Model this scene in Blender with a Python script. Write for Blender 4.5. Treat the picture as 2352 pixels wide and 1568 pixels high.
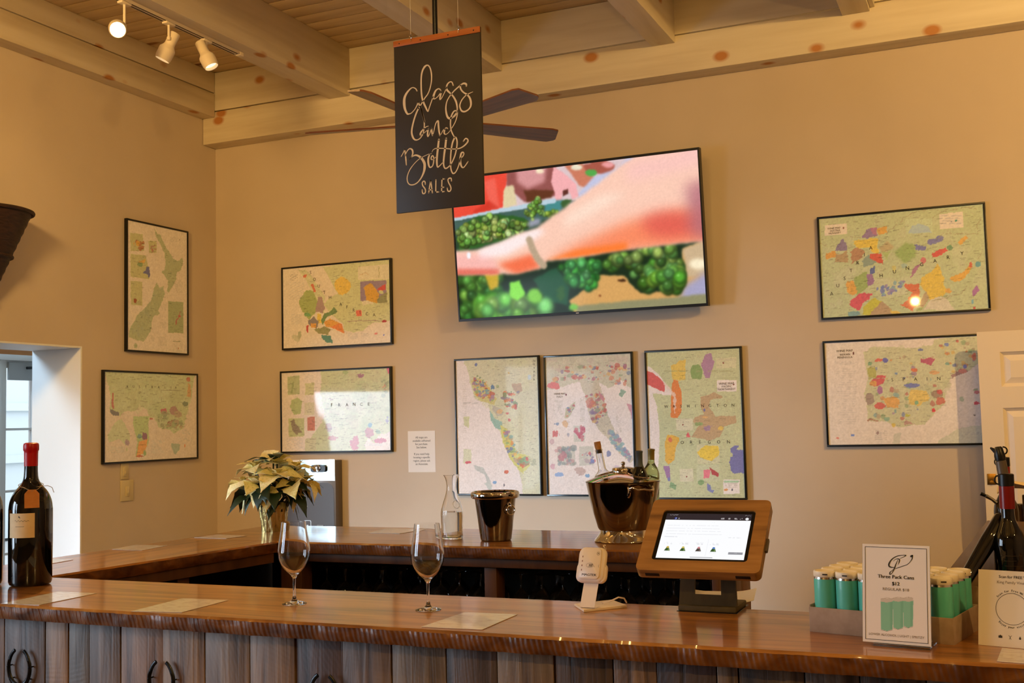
import bpy, bmesh, math, random
import numpy as np
from mathutils import Matrix, Vector
random.seed(7)
rng = np.random.default_rng(7)
PI = math.pi
S = bpy.context.scene
COL = S.collection
for o in list(bpy.data.objects): bpy.data.objects.remove(o)

# ---------------------------------------------------------------- camera
CF, CYAW, CPIT, CROL = 2550.687, 0.413301, 0.0714158, -0.02399
CC = np.array([5.51192, -6.90038, 1.6])
_fw = np.array([-math.sin(CYAW)*math.cos(CPIT), math.cos(CYAW)*math.cos(CPIT), math.sin(CPIT)])
_r0 = np.array([math.cos(CYAW), math.sin(CYAW), 0]); _u0 = np.cross(_r0, _fw)
_r = math.cos(CROL)*_r0 + math.sin(CROL)*_u0
_u = -math.sin(CROL)*_r0 + math.cos(CROL)*_u0
cam = bpy.data.cameras.new('camera'); camo = bpy.data.objects.new('camera', cam); COL.objects.link(camo)
cam.sensor_width = 36; cam.lens = CF/2352*36; cam.clip_start = 0.05; cam.clip_end = 200
camo.matrix_world = Matrix(((_r[0], _u[0], -_fw[0], CC[0]), (_r[1], _u[1], -_fw[1], CC[1]), (_r[2], _u[2], -_fw[2], CC[2]), (0, 0, 0, 1)))
S.camera = camo

def project(P):      # world -> photograph pixels; only used to digitise flat prints
    d = np.asarray(P, float) - CC
    z = d @ _fw
    return 1176 + CF*(d @ _r)/z, 784 - CF*(d @ _u)/z

# ---------------------------------------------------------------- view, world, light
vs = S.view_settings
vs.view_transform = 'Standard'; vs.look = 'None'; vs.exposure = 0.0; vs.gamma = 1.0; vs.use_curve_mapping = False
S.cycles.use_denoising = True
S.cycles.max_bounces = 12; S.cycles.transmission_bounces = 10; S.cycles.transparent_max_bounces = 12
S.cycles.diffuse_bounces = 5; S.cycles.glossy_bounces = 5
S.cycles.caustics_reflective = False; S.cycles.caustics_refractive = False
S.cycles.sample_clamp_indirect = 6.0
W = bpy.data.worlds.new('overcast_sky'); S.world = W; W.use_nodes = True
_n = W.node_tree.nodes; _bg = _n['Background']
_bg.inputs[0].default_value = (0.80, 0.90, 1.0, 1); _bg.inputs[1].default_value = 2.6

DAY = (0.66, 0.82, 1.0)
WARM = (1.0, 0.60, 0.185)
def area(name, loc, target, sx, sy, power, col, spread=PI):
    l = bpy.data.lights.new(name, 'AREA'); l.shape = 'RECTANGLE'; l.size = sx; l.size_y = sy
    l.energy = power; l.color = col; l.spread = spread
    o = bpy.data.objects.new(name, l); COL.objects.link(o); o.location = loc
    o.rotation_euler = (Vector(target)-Vector(loc)).to_track_quat('-Z', 'Y').to_euler()
    return o
def spot(name, loc, target, power, col, ang=100, blend=0.8, r=0.04):
    l = bpy.data.lights.new(name, 'SPOT'); l.energy = power; l.color = col
    l.spot_size = math.radians(ang); l.spot_blend = blend; l.shadow_soft_size = r
    o = bpy.data.objects.new(name, l); COL.objects.link(o); o.location = loc
    o.rotation_euler = (Vector(target)-Vector(loc)).to_track_quat('-Z', 'Y').to_euler()
    return o
# daylight through the windows of the tasting room (window openings are built below)
LEFTW = [(-6.05, 1.50), (-7.6, 1.50)]
for i, (y, z) in enumerate(LEFTW):
    area('window_daylight', (-0.11, y, z), (3.6, y+2.2, 0.4), 0.95, 1.6, (34, 26)[i], DAY, math.radians(130))
def portal(loc, sx, sy):    # guides sky sampling through an opening towards +x
    o = area('sky_portal', loc, (loc[0]+1, loc[1], loc[2]), sx, sy, 1.0, (1, 1, 1)); o.data.cycles.is_portal = True
for y, z in LEFTW: portal((-0.42, y, z), 1.1, 1.8)
portal((-2.32, -5.44, 1.1), 0.92, 2.0); portal((-2.32, -4.69, 1.1), 0.38, 2.0); portal((-2.32, 0.44, 1.1), 0.98, 2.2)
# daylight in the side room beyond the opening
area('side_room_daylight', (-1.75, -3.3, 3.5), (-0.25, -1.37, 1.35), 0.9, 0.9, 95, (0.52, 0.76, 1.0))
area('side_room_window_daylight', (-2.12, -5.2, 1.15), (3.3, 0.0, -1.15), 1.30, 1.8, 105, DAY, math.radians(58))
# warm track spots: three seen, the others on the same kind of track nearer the camera
SPOTS = [((1.30, -2.40, 3.74), (3.4, -5.2, 1.6), 260), ((1.14, -1.99, 3.73), (0.0, -2.1, 2.2), 6), ((1.27, -1.58, 3.73), (2.2, -0.6, 1.0), 10),
         ((1.9, -5.2, 3.70), (0.0, -2.7, 3.0), 430), ((3.65, -3.6, 3.80), (1.6, 0, 2.3), 55),
         ((6.05, -3.4, 3.80), (3.7, 0, 2.6), 15), ((6.05, -4.0, 3.80), (5.4, 0, 2.6), 75),
         ((3.65, -5.4, 3.80), (3.9, -4.0, 1.0), 25), ((6.05, -5.6, 3.80), (5.2, -4.0, 1.0), 15), ((7.3, -3.2, 3.80), (5.4, 0, 2.4), 330)]
for a, b, p in SPOTS: spot('track_spot_light', a, b, p, WARM, r=0.3 if p == 430 else 0.05)
for x, y in ((4.6, -7.6), (7.4, -5.6)):
    l = bpy.data.lights.new('room_lamp', 'POINT'); l.energy = 84; l.color = WARM; l.shadow_soft_size = 0.03
    o = bpy.data.objects.new('room_lamp', l); COL.objects.link(o); o.location = (x, y, 2.95)

# ---------------------------------------------------------------- helpers
def lin(c):
    c = np.asarray(c, float)/255.0
    return np.where(c <= 0.04045, c/12.92, ((c+0.055)/1.055)**2.4)
def rgba(c): return tuple(lin(c)) + (1.0,)

def mat(name, col=(200, 200, 200), rough=0.5, metal=0.0, spec=0.5, coat=0.0, coat_rough=0.05, trans=0.0, ior=1.45, emit=None, estr=1.0, alpha=1.0):
    m = bpy.data.materials.new(name); m.use_nodes = True
    b = m.node_tree.nodes['Principled BSDF']
    b.inputs['Base Color'].default_value = rgba(col); b.inputs['Roughness'].default_value = rough
    b.inputs['Metallic'].default_value = metal; b.inputs['Specular IOR Level'].default_value = spec
    b.inputs['Coat Weight'].default_value = coat; b.inputs['Coat Roughness'].default_value = coat_rough
    b.inputs['Transmission Weight'].default_value = trans; b.inputs['IOR'].default_value = ior
    b.inputs['Alpha'].default_value = alpha
    if emit is not None:
        b.inputs['Emission Color'].default_value = rgba(emit); b.inputs['Emission Strength'].default_value = estr
    return m
def nd(m, t, **kw):
    n = m.node_tree.nodes.new(t)
    for k, v in kw.items(): setattr(n, k, v)
    return n
def lk(m, a, b): m.node_tree.links.new(a, b)
def bsdf(m): return m.node_tree.nodes['Principled BSDF']
def ramp(m, stops):
    r = nd(m, 'ShaderNodeValToRGB'); e = r.color_ramp.elements
    e[0].position, e[0].color = stops[0][0], rgba(stops[0][1]); e[1].position, e[1].color = stops[-1][0], rgba(stops[-1][1])
    for p, c in stops[1:-1]:
        x = e.new(p); x.color = rgba(c)
    return r
def noise_mat(name, stops, scale=(5, 5, 5), detail=6, rough=0.6, bump=0.0, bump_scale=1.0, rnd=True, tint=False, distort=0.0, knots=None, **kw):
    m = mat(name, rough=rough, **kw); b = bsdf(m)
    tc = nd(m, 'ShaderNodeTexCoord'); mp = nd(m, 'ShaderNodeMapping'); lk(m, tc.outputs['Object'], mp.inputs['Vector'])
    src = tc.outputs['Object']
    if rnd:
        oi = nd(m, 'ShaderNodeObjectInfo'); mul = nd(m, 'ShaderNodeMath', operation='MULTIPLY'); mul.inputs[1].default_value = 37.0
        lk(m, oi.outputs['Random'], mul.inputs[0])
        add = nd(m, 'ShaderNodeVectorMath', operation='ADD'); lk(m, tc.outputs['Object'], add.inputs[0]); lk(m, mul.outputs[0], add.inputs[1])
        lk(m, add.outputs[0], mp.inputs['Vector']); src = add.outputs[0]
    mp.inputs['Scale'].default_value = scale
    nz = nd(m, 'ShaderNodeTexNoise'); nz.inputs['Scale'].default_value = 1.0; nz.inputs['Detail'].default_value = detail; nz.inputs['Distortion'].default_value = distort
    lk(m, mp.outputs[0], nz.inputs['Vector'])
    r = ramp(m, stops); lk(m, nz.outputs['Fac'], r.inputs[0]); out = r.outputs[0]
    if knots:
        kscale, kcol, kthr, krad = knots
        mk = nd(m, 'ShaderNodeMapping'); mk.inputs['Scale'].default_value = kscale; lk(m, src, mk.inputs['Vector'])
        vo = nd(m, 'ShaderNodeTexVoronoi'); vo.inputs['Scale'].default_value = 1.0; lk(m, mk.outputs[0], vo.inputs['Vector'])
        sep = nd(m, 'ShaderNodeSeparateColor'); lk(m, vo.outputs['Color'], sep.inputs[0])
        g = nd(m, 'ShaderNodeMath', operation='GREATER_THAN'); g.inputs[1].default_value = kthr; lk(m, sep.outputs[0], g.inputs[0])
        mr = nd(m, 'ShaderNodeMapRange'); mr.inputs[1].default_value = krad*0.55; mr.inputs[2].default_value = krad; mr.inputs[3].default_value = 1.0; mr.inputs[4].default_value = 0.0
        lk(m, vo.outputs['Distance'], mr.inputs[0])
        mm = nd(m, 'ShaderNodeMath', operation='MULTIPLY'); lk(m, g.outputs[0], mm.inputs[0]); lk(m, mr.outputs[0], mm.inputs[1])
        mx = nd(m, 'ShaderNodeMix', data_type='RGBA'); lk(m, mm.outputs[0], mx.inputs[0]); lk(m, out, mx.inputs[6]); mx.inputs[7].default_value = rgba(kcol)
        out = mx.outputs[2]
    if tint:
        oi2 = nd(m, 'ShaderNodeObjectInfo'); mt = nd(m, 'ShaderNodeMix', data_type='RGBA', blend_type='MULTIPLY'); mt.inputs[0].default_value = 1.0
        lk(m, out, mt.inputs[6]); lk(m, oi2.outputs['Color'], mt.inputs[7]); out = mt.outputs[2]
    lk(m, out, b.inputs['Base Color'])
    if bump:
        bp = nd(m, 'ShaderNodeBump'); bp.inputs['Strength'].default_value = bump; bp.inputs['Distance'].default_value = 0.002*bump_scale
        lk(m, nz.outputs['Fac'], bp.inputs['Height']); lk(m, bp.outputs[0], b.inputs['Normal'])
    return m
def attr_mat(name, rough=0.35, spec=0.5, coat=0.0, emit=0.0):
    m = mat(name, rough=rough, spec=spec, coat=coat); b = bsdf(m)
    a = nd(m, 'ShaderNodeAttribute', attribute_name='Col')
    if emit:
        b.inputs['Base Color'].default_value = (0.01, 0.01, 0.01, 1)
        lk(m, a.outputs['Color'], b.inputs['Emission Color']); b.inputs['Emission Strength'].default_value = emit
    else:
        lk(m, a.outputs['Color'], b.inputs['Base Color'])
    return m

class MB:
    def __init__(s): s.v = []; s.f = []
    def add(s, v, f, M=None):
        k = len(s.v)
        if M is not None: v = [tuple(M @ Vector(p)) for p in v]
        s.v += [tuple(p) for p in v]; s.f += [tuple(i+k for i in q) for q in f]; return s
    def box(s, c, d, M=None, b=0.0):
        x, y, z = d[0]/2, d[1]/2, d[2]/2
        if b <= 0 or b >= min(x, y, z):
            v = [(c[0]+i*x, c[1]+j*y, c[2]+k*z) for i in (-1, 1) for j in (-1, 1) for k in (-1, 1)]
            return s.add(v, [(0, 1, 3, 2), (4, 6, 7, 5), (0, 4, 5, 1), (2, 3, 7, 6), (0, 2, 6, 4), (1, 5, 7, 3)], M)
        bm = bmesh.new(); bmesh.ops.create_cube(bm, size=1.0)
        for p in bm.verts: p.co = Vector((p.co.x*2*x, p.co.y*2*y, p.co.z*2*z))
        bmesh.ops.bevel(bm, geom=bm.edges[:], offset=b, segments=2, profile=0.5, affect='EDGES')
        for p in bm.verts: p.co += Vector(c)
        s.bm(bm, M); bm.free(); return s
    def bm(s, bm, M=None):
        bm.verts.index_update()
        return s.add([tuple(p.co) for p in bm.verts], [tuple(p.index for p in q.verts) for q in bm.faces], M)
    def lathe(s, prof, n=40, M=None, c=(0, 0, 0), a0=0.0, a1=2*PI):
        full = abs(a1-a0-2*PI) < 1e-6; m = n if full else n+1
        v = []; f = []; ids = []
        for (r, z) in prof:
            if r < 1e-6: ids.append([len(v)]); v.append((c[0], c[1], c[2]+z))
            else:
                ids.append(list(range(len(v), len(v)+m)))
                for i in range(m):
                    a = a0+(a1-a0)*i/n; v.append((c[0]+r*math.cos(a), c[1]+r*math.sin(a), c[2]+z))
        for A, B in zip(ids[:-1], ids[1:]):
            for i in range(n):
                j = (i+1) % m
                if len(A) == 1 and len(B) == 1: continue
                if len(A) == 1: f.append((A[0], B[j], B[i]))
                elif len(B) == 1: f.append((A[i], A[j], B[0]))
                else: f.append((A[i], A[j], B[j], B[i]))
        return s.add(v, f, M)
    def tube(s, pts, r, n=10, M=None, flat=1.0, up=None):
        pts = [Vector(p) for p in pts]; v = []; f = []; prev = None
        R = r if hasattr(r, '__len__') else [r]*len(pts)
        for i, p in enumerate(pts):
            t = (pts[min(i+1, len(pts)-1)]-pts[max(i-1, 0)]).normalized()
            if up is not None: a = Vector(up)
            else: a = prev if prev is not None else (Vector((0, 0, 1)) if abs(t.z) < 0.9 else Vector((1, 0, 0)))
            a = (a-t*a.dot(t)).normalized(); prev = a; b = t.cross(a)
            for k in range(n):
                q = 2*PI*k/n; v.append(tuple(p+a*(math.cos(q)*R[i]*flat)+b*(math.sin(q)*R[i])))
        for i in range(len(pts)-1):
            for k in range(n):
                f.append((i*n+k, i*n+(k+1) % n, (i+1)*n+(k+1) % n, (i+1)*n+k))
        f.append(tuple(range(n))[::-1]); f.append(tuple(range((len(pts)-1)*n, len(pts)*n)))
        return s.add(v, f, M)
    def prism(s, poly, z0, z1, M=None):
        n = len(poly); v = [(p[0], p[1], z0) for p in poly]+[(p[0], p[1], z1) for p in poly]
        f = [tuple(range(n))[::-1], tuple(range(n, 2*n))]+[(i, (i+1) % n, n+(i+1) % n, n+i) for i in range(n)]
        return s.add(v, f, M)
    def build(s, name, m, parent=None, smooth=40, loc=(0, 0, 0), rot=(0, 0, 0)):
        me = bpy.data.meshes.new(name); me.from_pydata(s.v, [], s.f); me.validate(); me.update()
        bm = bmesh.new(); bm.from_mesh(me); bmesh.ops.recalc_face_normals(bm, faces=bm.faces[:]); bm.to_mesh(me); bm.free()
        if smooth:
            me.polygons.foreach_set('use_smooth', [True]*len(me.polygons)); me.set_sharp_from_angle(angle=math.radians(smooth))
        if m is not None:
            for q in (m if isinstance(m, (list, tuple)) else [m]): me.materials.append(q)
        o = bpy.data.objects.new(name, me); COL.objects.link(o)
        o.location = loc; o.rotation_euler = rot
        if parent is not None: o.parent = parent
        return o
def rrect(w, h, r, n=5, cx=0, cy=0):
    out = []
    for (sx, sy, a) in ((1, 1, 0), (-1, 1, PI/2), (-1, -1, PI), (1, -1, 1.5*PI)):
        for i in range(n+1):
            q = a+PI/2*i/n; out.append((cx+sx*(w/2-r)+r*math.cos(q), cy+sy*(h/2-r)+r*math.sin(q)))
    return out
def frame_prism(mb, outer, inner, z0, z1, M=None):   # ring between two outlines with the same point count
    n = len(outer); v = []
    for z in (z0, z1):
        v += [(p[0], p[1], z) for p in outer]+[(p[0], p[1], z) for p in inner]
    f = []
    for i in range(n):
        j = (i+1) % n
        f += [(i, j, 2*n+j, 2*n+i), (n+i, 3*n+i, 3*n+j, n+j), (2*n+i, 2*n+j, 3*n+j, 3*n+i), (i, n+i, n+j, j)]
    return mb.add(v, f, M)
def tag(o, label, cat, group=None):
    o['label'] = label; o['category'] = cat
    if group: o['group'] = group
    return o
def thing(name, label, cat, loc=(0, 0, 0), rot=(0, 0, 0), group=None):
    o = bpy.data.objects.new(name, None); COL.objects.link(o); o.empty_display_size = 0.05
    o.location = loc; o.rotation_euler = rot if hasattr(rot, '__len__') else (0, 0, rot)
    return tag(o, label, cat, group)
def struct(o): o['kind'] = 'structure'; return o
def sempty(name, loc=(0, 0, 0)):
    o = bpy.data.objects.new(name, None); COL.objects.link(o); o.location = loc; o['kind'] = 'structure'; return o
def piece(me_obj, name, parent, loc, rot=(0, 0, 0), scale=(1, 1, 1), color=None):
    o = me_obj.copy(); o.name = name; COL.objects.link(o); o.parent = parent; o.location = loc; o.rotation_euler = rot; o.scale = scale
    if color: o.color = color
    return o
def copy_tree(root, loc, rot=None, label=None):
    r = root.copy(); COL.objects.link(r); r.location = loc
    if rot is not None: r.rotation_euler = rot
    if label: r['label'] = label
    for ch in root.children:
        c = ch.copy(); COL.objects.link(c); c.parent = r
        for g in ch.children:
            d = g.copy(); COL.objects.link(d); d.parent = c
    return r
_tc = {}
def glyphs(s):
    if s in _tc: return _tc[s]
    cu = bpy.data.curves.new('t', 'FONT'); cu.body = s; cu.size = 1.0; cu.resolution_u = 2
    ob = bpy.data.objects.new('t', cu); me = ob.to_mesh()
    v = np.array([p.co[:2] for p in me.vertices]).reshape(-1, 2); f = [tuple(q.vertices) for q in me.polygons]
    ob.to_mesh_clear(); bpy.data.objects.remove(ob); bpy.data.curves.remove(cu)
    _tc[s] = (v, f); return v, f
def text(mb, s, x, y, size, z=0.0, align='C', sx=1.0, rot=0.0, bold=0.0):
    v, f = glyphs(s)
    if len(v) == 0: return
    w0, w1 = v[:, 0].min(), v[:, 0].max()
    off = {'C': (w0+w1)/2, 'L': w0, 'R': w1}[align]
    c, sn = math.cos(rot), math.sin(rot)
    for d in ((0,) if not bold else (-bold, 0, bold)):
        P = []
        for (a, b) in v:
            a = (a-off)*size*sx+d*size; b = b*size
            P.append((x+c*a-sn*b, y+sn*a+c*b, z))
        mb.add(P, f)
    return (w1-w0)*size*sx
def ribbon(mb, pts, widths, z=0.0, sub=8):   # pen stroke of varying width through the points
    P = np.array(pts, float); n = len(P)
    Wd = np.interp(np.linspace(0, 1, n), np.linspace(0, 1, len(widths)), widths) if len(widths) != n else np.array(widths, float)
    E = np.vstack([2*P[0]-P[1], P, 2*P[-1]-P[-2]]); Q = []; Ws = []
    for i in range(n-1):
        p0, p1, p2, p3 = E[i:i+4]
        for t in np.linspace(0, 1, sub, endpoint=False):
            Q.append(0.5*((2*p1)+(-p0+p2)*t+(2*p0-5*p1+4*p2-p3)*t*t+(-p0+3*p1-3*p2+p3)*t**3)); Ws.append(Wd[i]*(1-t)+Wd[i+1]*t)
    Q.append(P[-1]); Ws.append(Wd[-1]); Q = np.array(Q); Ws = np.array(Ws)
    T = np.gradient(Q, axis=0); T /= np.linalg.norm(T, axis=1)[:, None]+1e-9; N = np.stack([-T[:, 1], T[:, 0]], 1)
    v = []; f = []
    for q, nn, w in zip(Q, N, Ws):
        v += [(*(q+nn*w/2), z), (*(q-nn*w/2), z)]
    for i in range(len(Q)-1): f.append((2*i, 2*i+1, 2*i+3, 2*i+2))
    mb.add(v, f)
    for e, w in ((Q[0], Ws[0]), (Q[-1], Ws[-1])):
        k = [(e[0]+w/2*math.cos(a), e[1]+w/2*math.sin(a), z) for a in np.linspace(0, 2*PI, 10, endpoint=False)]
        mb.add(k, [tuple(range(10))])

# ---------------------------------------------------------------- flat prints: a fine grid of coloured quads, painted in numpy
def _blur(a, r):
    if r <= 0: return a
    k = np.exp(-0.5*(np.arange(-int(3*r)-1, int(3*r)+2)/r)**2); k /= k.sum(); h = len(k)//2
    for ax in (0, 1):
        pad = [(0, 0)]*a.ndim; pad[ax] = (h, h); b = np.pad(a, pad, mode='edge'); o = np.zeros_like(a)
        for i, w in enumerate(k): o += w*(b[i:i+a.shape[0]] if ax == 0 else b[:, i:i+a.shape[1]])
        a = o
    return a
class Art:
    def __init__(s, w, h, nx, ny, to_world, crop, base, wp=None):
        s.w, s.h, s.nx, s.ny = w, h, nx, ny
        u, v = np.meshgrid(np.linspace(0, 1, nx+1), np.linspace(0, 1, ny+1))
        px, py = project(to_world(u, v)); ox, oy, sc = crop
        s.X, s.Y = (px-ox)*sc, (py-oy)*sc; s.px = max((s.X.max()-s.X.min())/nx, 1e-6)
        s.img = np.empty(u.shape+(3,)); s.img[:] = base; s.wp = wp
        s.n = [s.fbm(k) for k in range(3)]
    def fbm(s, k):
        r = np.random.default_rng(k+int(s.w*1000)); o = np.zeros(s.X.shape); a = 1.0; tot = 0
        for c in (6, 14, 30, 60, 110):
            g = r.uniform(-1, 1, (c+2, c+2)); yy = np.linspace(0, c, s.ny+1); xx = np.linspace(0, c, s.nx+1)
            y0 = yy.astype(int); x0 = xx.astype(int); fy = (yy-y0)[:, None]; fx = (xx-x0)[None]
            G = lambda i, j: g[np.ix_(np.minimum(y0+i, c+1), np.minimum(x0+j, c+1))]
            o += a*((G(0, 0)*(1-fx)+G(0, 1)*fx)*(1-fy)+(G(1, 0)*(1-fx)+G(1, 1)*fx)*fy); tot += a; a *= 0.85
        return o/tot*2.6
    def put(s, m, col, a=1.0, soft=0.0):
        m = m.astype(float)
        if soft: m = _blur(m, soft/s.px)
        s.img += (m*a)[..., None]*(np.asarray(col, float)-s.img)
    def mask(s, pts, rag=0.0):
        X = s.X+s.n[0]*rag if rag else s.X; Y = s.Y+s.n[1]*rag if rag else s.Y
        m = np.zeros(X.shape, bool); n = len(pts)
        for i in range(n):
            x0, y0 = pts[i]; x1, y1 = pts[(i+1) % n]
            if y0 == y1: continue
            c = ((Y >= min(y0, y1)) & (Y < max(y0, y1)))
            m ^= c & (X < x0+(Y-y0)*(x1-x0)/(y1-y0))
        return m
    def poly(s, pts, col, rag=6, a=1.0, soft=0.0): s.put(s.mask(pts, rag), col, a, soft)
    def blob(s, x, y, rx, ry, col, rag=0.5, a=1.0, soft=0.0):
        s.put(((s.X-x)/rx)**2+((s.Y-y)/ry)**2 < 1+1.5*rag*s.n[2], col, a, soft)
    def rect(s, x0, y0, x1, y1, col, a=1.0): s.put((s.X > x0) & (s.X < x1) & (s.Y > y0) & (s.Y < y1), col, a)
    def line(s, pts, w, col, a=1.0, rag=0.0, soft=0.0):
        X = s.X+s.n[0]*rag; Y = s.Y+s.n[1]*rag; m = np.zeros(X.shape, bool)
        for (x0, y0), (x1, y1) in zip(pts[:-1], pts[1:]):
            dx, dy = x1-x0, y1-y0; t = np.clip(((X-x0)*dx+(Y-y0)*dy)/(dx*dx+dy*dy+1e-9), 0, 1)
            m |= (X-x0-t*dx)**2+(Y-y0-t*dy)**2 < (w/2)**2
        s.put(m, col, a, soft)
    def scatter(s, pts, n, cols, r0, r1, rag=0.6, a=0.85):
        m = s.mask(pts); ys, xs = np.nonzero(m)
        if len(ys) == 0: return
        for i in range(n):
            k = rng.integers(len(ys)); r = rng.uniform(r0, r1)
            s.blob(s.X[ys[k], xs[k]], s.Y[ys[k], xs[k]], r*rng.uniform(.7, 1.5), r*rng.uniform(.7, 1.3), cols[rng.integers(len(cols))], rag, a)
    def fine(s, x0, y0, x1, y1, step, col=(150, 140, 125), a=0.45):   # print too small to read
        y = y0
        while y < y1:
            m = (np.abs(s.Y-y) < step*0.22) & (s.X > x0) & (s.X < x1) & (s.n[2]+0.6*np.sin(s.X*1.7/step+y) > -0.35)
            s.put(m, col, a); y += step
    def detail(s, n=260):   # hairline roads, place names too small to read, paper grain
        r = np.random.default_rng(int(s.w*977)); lum = s.img.mean(-1); land = (s.img[..., 1]/np.maximum(s.img[..., 2], 1) > 1.07*s.wp[1]/s.wp[2])
        s.put((np.abs(s.n[1]-0.12) < 0.018) & land, (150, 136, 100), 0.35); s.put((np.abs(s.n[2]+0.2) < 0.014) & land, (158, 120, 96), 0.3)
        for _ in range(n):
            j = r.integers(2, s.ny-2); k = int(r.integers(3, 9)); i = r.integers(2, s.nx-k-2)
            if land[j, i]: s.img[j, i:i+k] *= r.uniform(0.72, 0.9, (k, 1))
        g = _blur(r.normal(0, 1, s.X.shape), 0.7); s.img *= (1+0.06*g)[..., None]
    def build(s, name, m, parent, z=0.0):
        nx, ny = s.nx, s.ny
        x = np.linspace(-s.w/2, s.w/2, nx+1); y = np.linspace(s.h/2, -s.h/2, ny+1)
        co = np.zeros((ny+1, nx+1, 3)); co[..., 0] = x[None]; co[..., 1] = y[:, None]; co[..., 2] = z
        i = np.arange((ny+1)*(nx+1)).reshape(ny+1, nx+1)
        q = np.stack([i[1:, :-1], i[1:, 1:], i[:-1, 1:], i[:-1, :-1]], -1).reshape(-1, 4)
        me = bpy.data.meshes.new(name); me.vertices.add(co.size//3); me.vertices.foreach_set('co', co.ravel())
        me.loops.add(q.size); me.loops.foreach_set('vertex_index', q.ravel().astype(np.int32))
        me.polygons.add(len(q)); me.polygons.foreach_set('loop_start', np.arange(0, q.size, 4, dtype=np.int32))
        me.update(calc_edges=True)
        c = lin(np.clip(s.img, 0, 255))
        if s.wp is not None: c = np.clip(np.clip(c/lin(s.wp), 0, 1.15)**0.74*np.array([1.02, 0.975, 1.0])*0.84, 0, 0.95)
        at = me.color_attributes.new('Col', 'FLOAT_COLOR', 'POINT')
        at.data.foreach_set('color', np.concatenate([c, np.ones(c.shape[:2]+(1,))], -1).astype(np.float32).ravel())
        me.materials.append(m); o = bpy.data.objects.new(name, me); COL.objects.link(o); o.parent = parent
        return o
    def local(s, x, y):    # crop point -> local plane coordinates, nearest grid vertex refined linearly
        k = np.argmin((s.X-x)**2+(s.Y-y)**2); j, i = divmod(k, s.nx+1)
        i = min(max(i, 1), s.nx-1); j = min(max(j, 1), s.ny-1)
        J = np.array([[(s.X[j, i+1]-s.X[j, i-1])/2, (s.X[j+1, i]-s.X[j-1, i])/2], [(s.Y[j, i+1]-s.Y[j, i-1])/2, (s.Y[j+1, i]-s.Y[j-1, i])/2]])
        d = np.linalg.solve(J, [x-s.X[j, i], y-s.Y[j, i]])
        return (-s.w/2+s.w*(i+d[0])/s.nx, s.h/2-s.h*(j+d[1])/s.ny)
# ---------------------------------------------------------------- materials
PINE = [(0.30, (212, 198, 172)), (0.50, (224, 212, 188)), (0.72, (232, 221, 200))]
M_pine_y = noise_mat('whitewashed_pine_along_y', PINE, (14, 1.0, 14), rough=0.55, bump=0.15, knots=((6, 3.4, 6), (190, 130, 74), 0.35, 0.22))
M_pine_x = noise_mat('whitewashed_pine_along_x', PINE, (1.0, 14, 14), rough=0.55, bump=0.15, knots=((3.4, 5, 5), (190, 130, 74), 0.5, 0.21))
M_ceil = noise_mat('ceiling_pine', [(0.3, (206, 182, 140)), (0.5, (216, 192, 150)), (0.7, (224, 202, 160))], (1.2, 20, 20), rough=0.6, bump=0.1, knots=((1.3, 5, 5), (150, 100, 56), 0.86, 0.14))
M_wall = noise_mat('beige_paint', [(0.3, (199, 183, 164)), (0.7, (205, 189, 170))], (2, 2, 2), rough=0.85, bump=0.05, rnd=False)
M_white = mat('white_paint', (232, 232, 230), 0.45)
M_door = mat('white_door_paint', (226, 214, 200), 0.4)
M_floor = noise_mat('dark_floor', [(0.3, (70, 48, 32)), (0.7, (104, 74, 50))], (1.5, 14, 1), rough=0.35)
TOP = [(0.28, (106, 62, 20)), (0.42, (142, 88, 32)), (0.56, (166, 108, 42)), (0.75, (186, 128, 56))]
M_top_x = noise_mat('varnished_oak_along_x', TOP, (2.2, 26, 26), rough=0.34, bump=0.25, distort=0.6, coat=0.6, coat_rough=0.09, knots=((0.9, 2.2, 2.2), (64, 32, 12), 0.6, 0.16))
M_top_y = noise_mat('varnished_oak_along_y', TOP, (26, 2.2, 26), rough=0.34, bump=0.25, distort=0.6, coat=0.6, coat_rough=0.09)
def saw_marks(m, scale, strength, dist, rot=(0, 0, 0), rnd=False):   # circular-saw scoring as fine relief
    tc = nd(m, 'ShaderNodeTexCoord'); mp = nd(m, 'ShaderNodeMapping'); mp.inputs['Rotation'].default_value = rot; lk(m, tc.outputs['Object'], mp.inputs['Vector'])
    if rnd:
        oi = nd(m, 'ShaderNodeObjectInfo'); cx = nd(m, 'ShaderNodeCombineXYZ'); mr = nd(m, 'ShaderNodeMapRange'); mr.inputs[3].default_value = -1.1; mr.inputs[4].default_value = 1.1
        lk(m, oi.outputs['Random'], mr.inputs[0]); lk(m, mr.outputs[0], cx.inputs['Y']); lk(m, cx.outputs[0], mp.inputs['Rotation'])
    wv = nd(m, 'ShaderNodeTexWave', bands_direction='Z' if rnd else 'X'); wv.inputs['Scale'].default_value = scale; wv.inputs['Distortion'].default_value = 3.0; wv.inputs['Detail'].default_value = 3.0; wv.inputs['Detail Scale'].default_value = 0.7
    lk(m, mp.outputs[0], wv.inputs['Vector'])
    nz = nd(m, 'ShaderNodeTexNoise'); nz.inputs['Scale'].default_value = 7.0; lk(m, tc.outputs['Object'], nz.inputs['Vector'])
    mu = nd(m, 'ShaderNodeMath', operation='MULTIPLY'); lk(m, wv.outputs['Fac'], mu.inputs[0]); lk(m, nz.outputs['Fac'], mu.inputs[1])
    bp = nd(m, 'ShaderNodeBump'); bp.inputs['Strength'].default_value = strength; bp.inputs['Distance'].default_value = dist; lk(m, mu.outputs[0], bp.inputs['Height'])
    b = bsdf(m)
    if b.inputs['Normal'].links: lk(m, b.inputs['Normal'].links[0].from_socket, bp.inputs['Normal'])
    lk(m, bp.outputs[0], b.inputs['Normal'])
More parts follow.
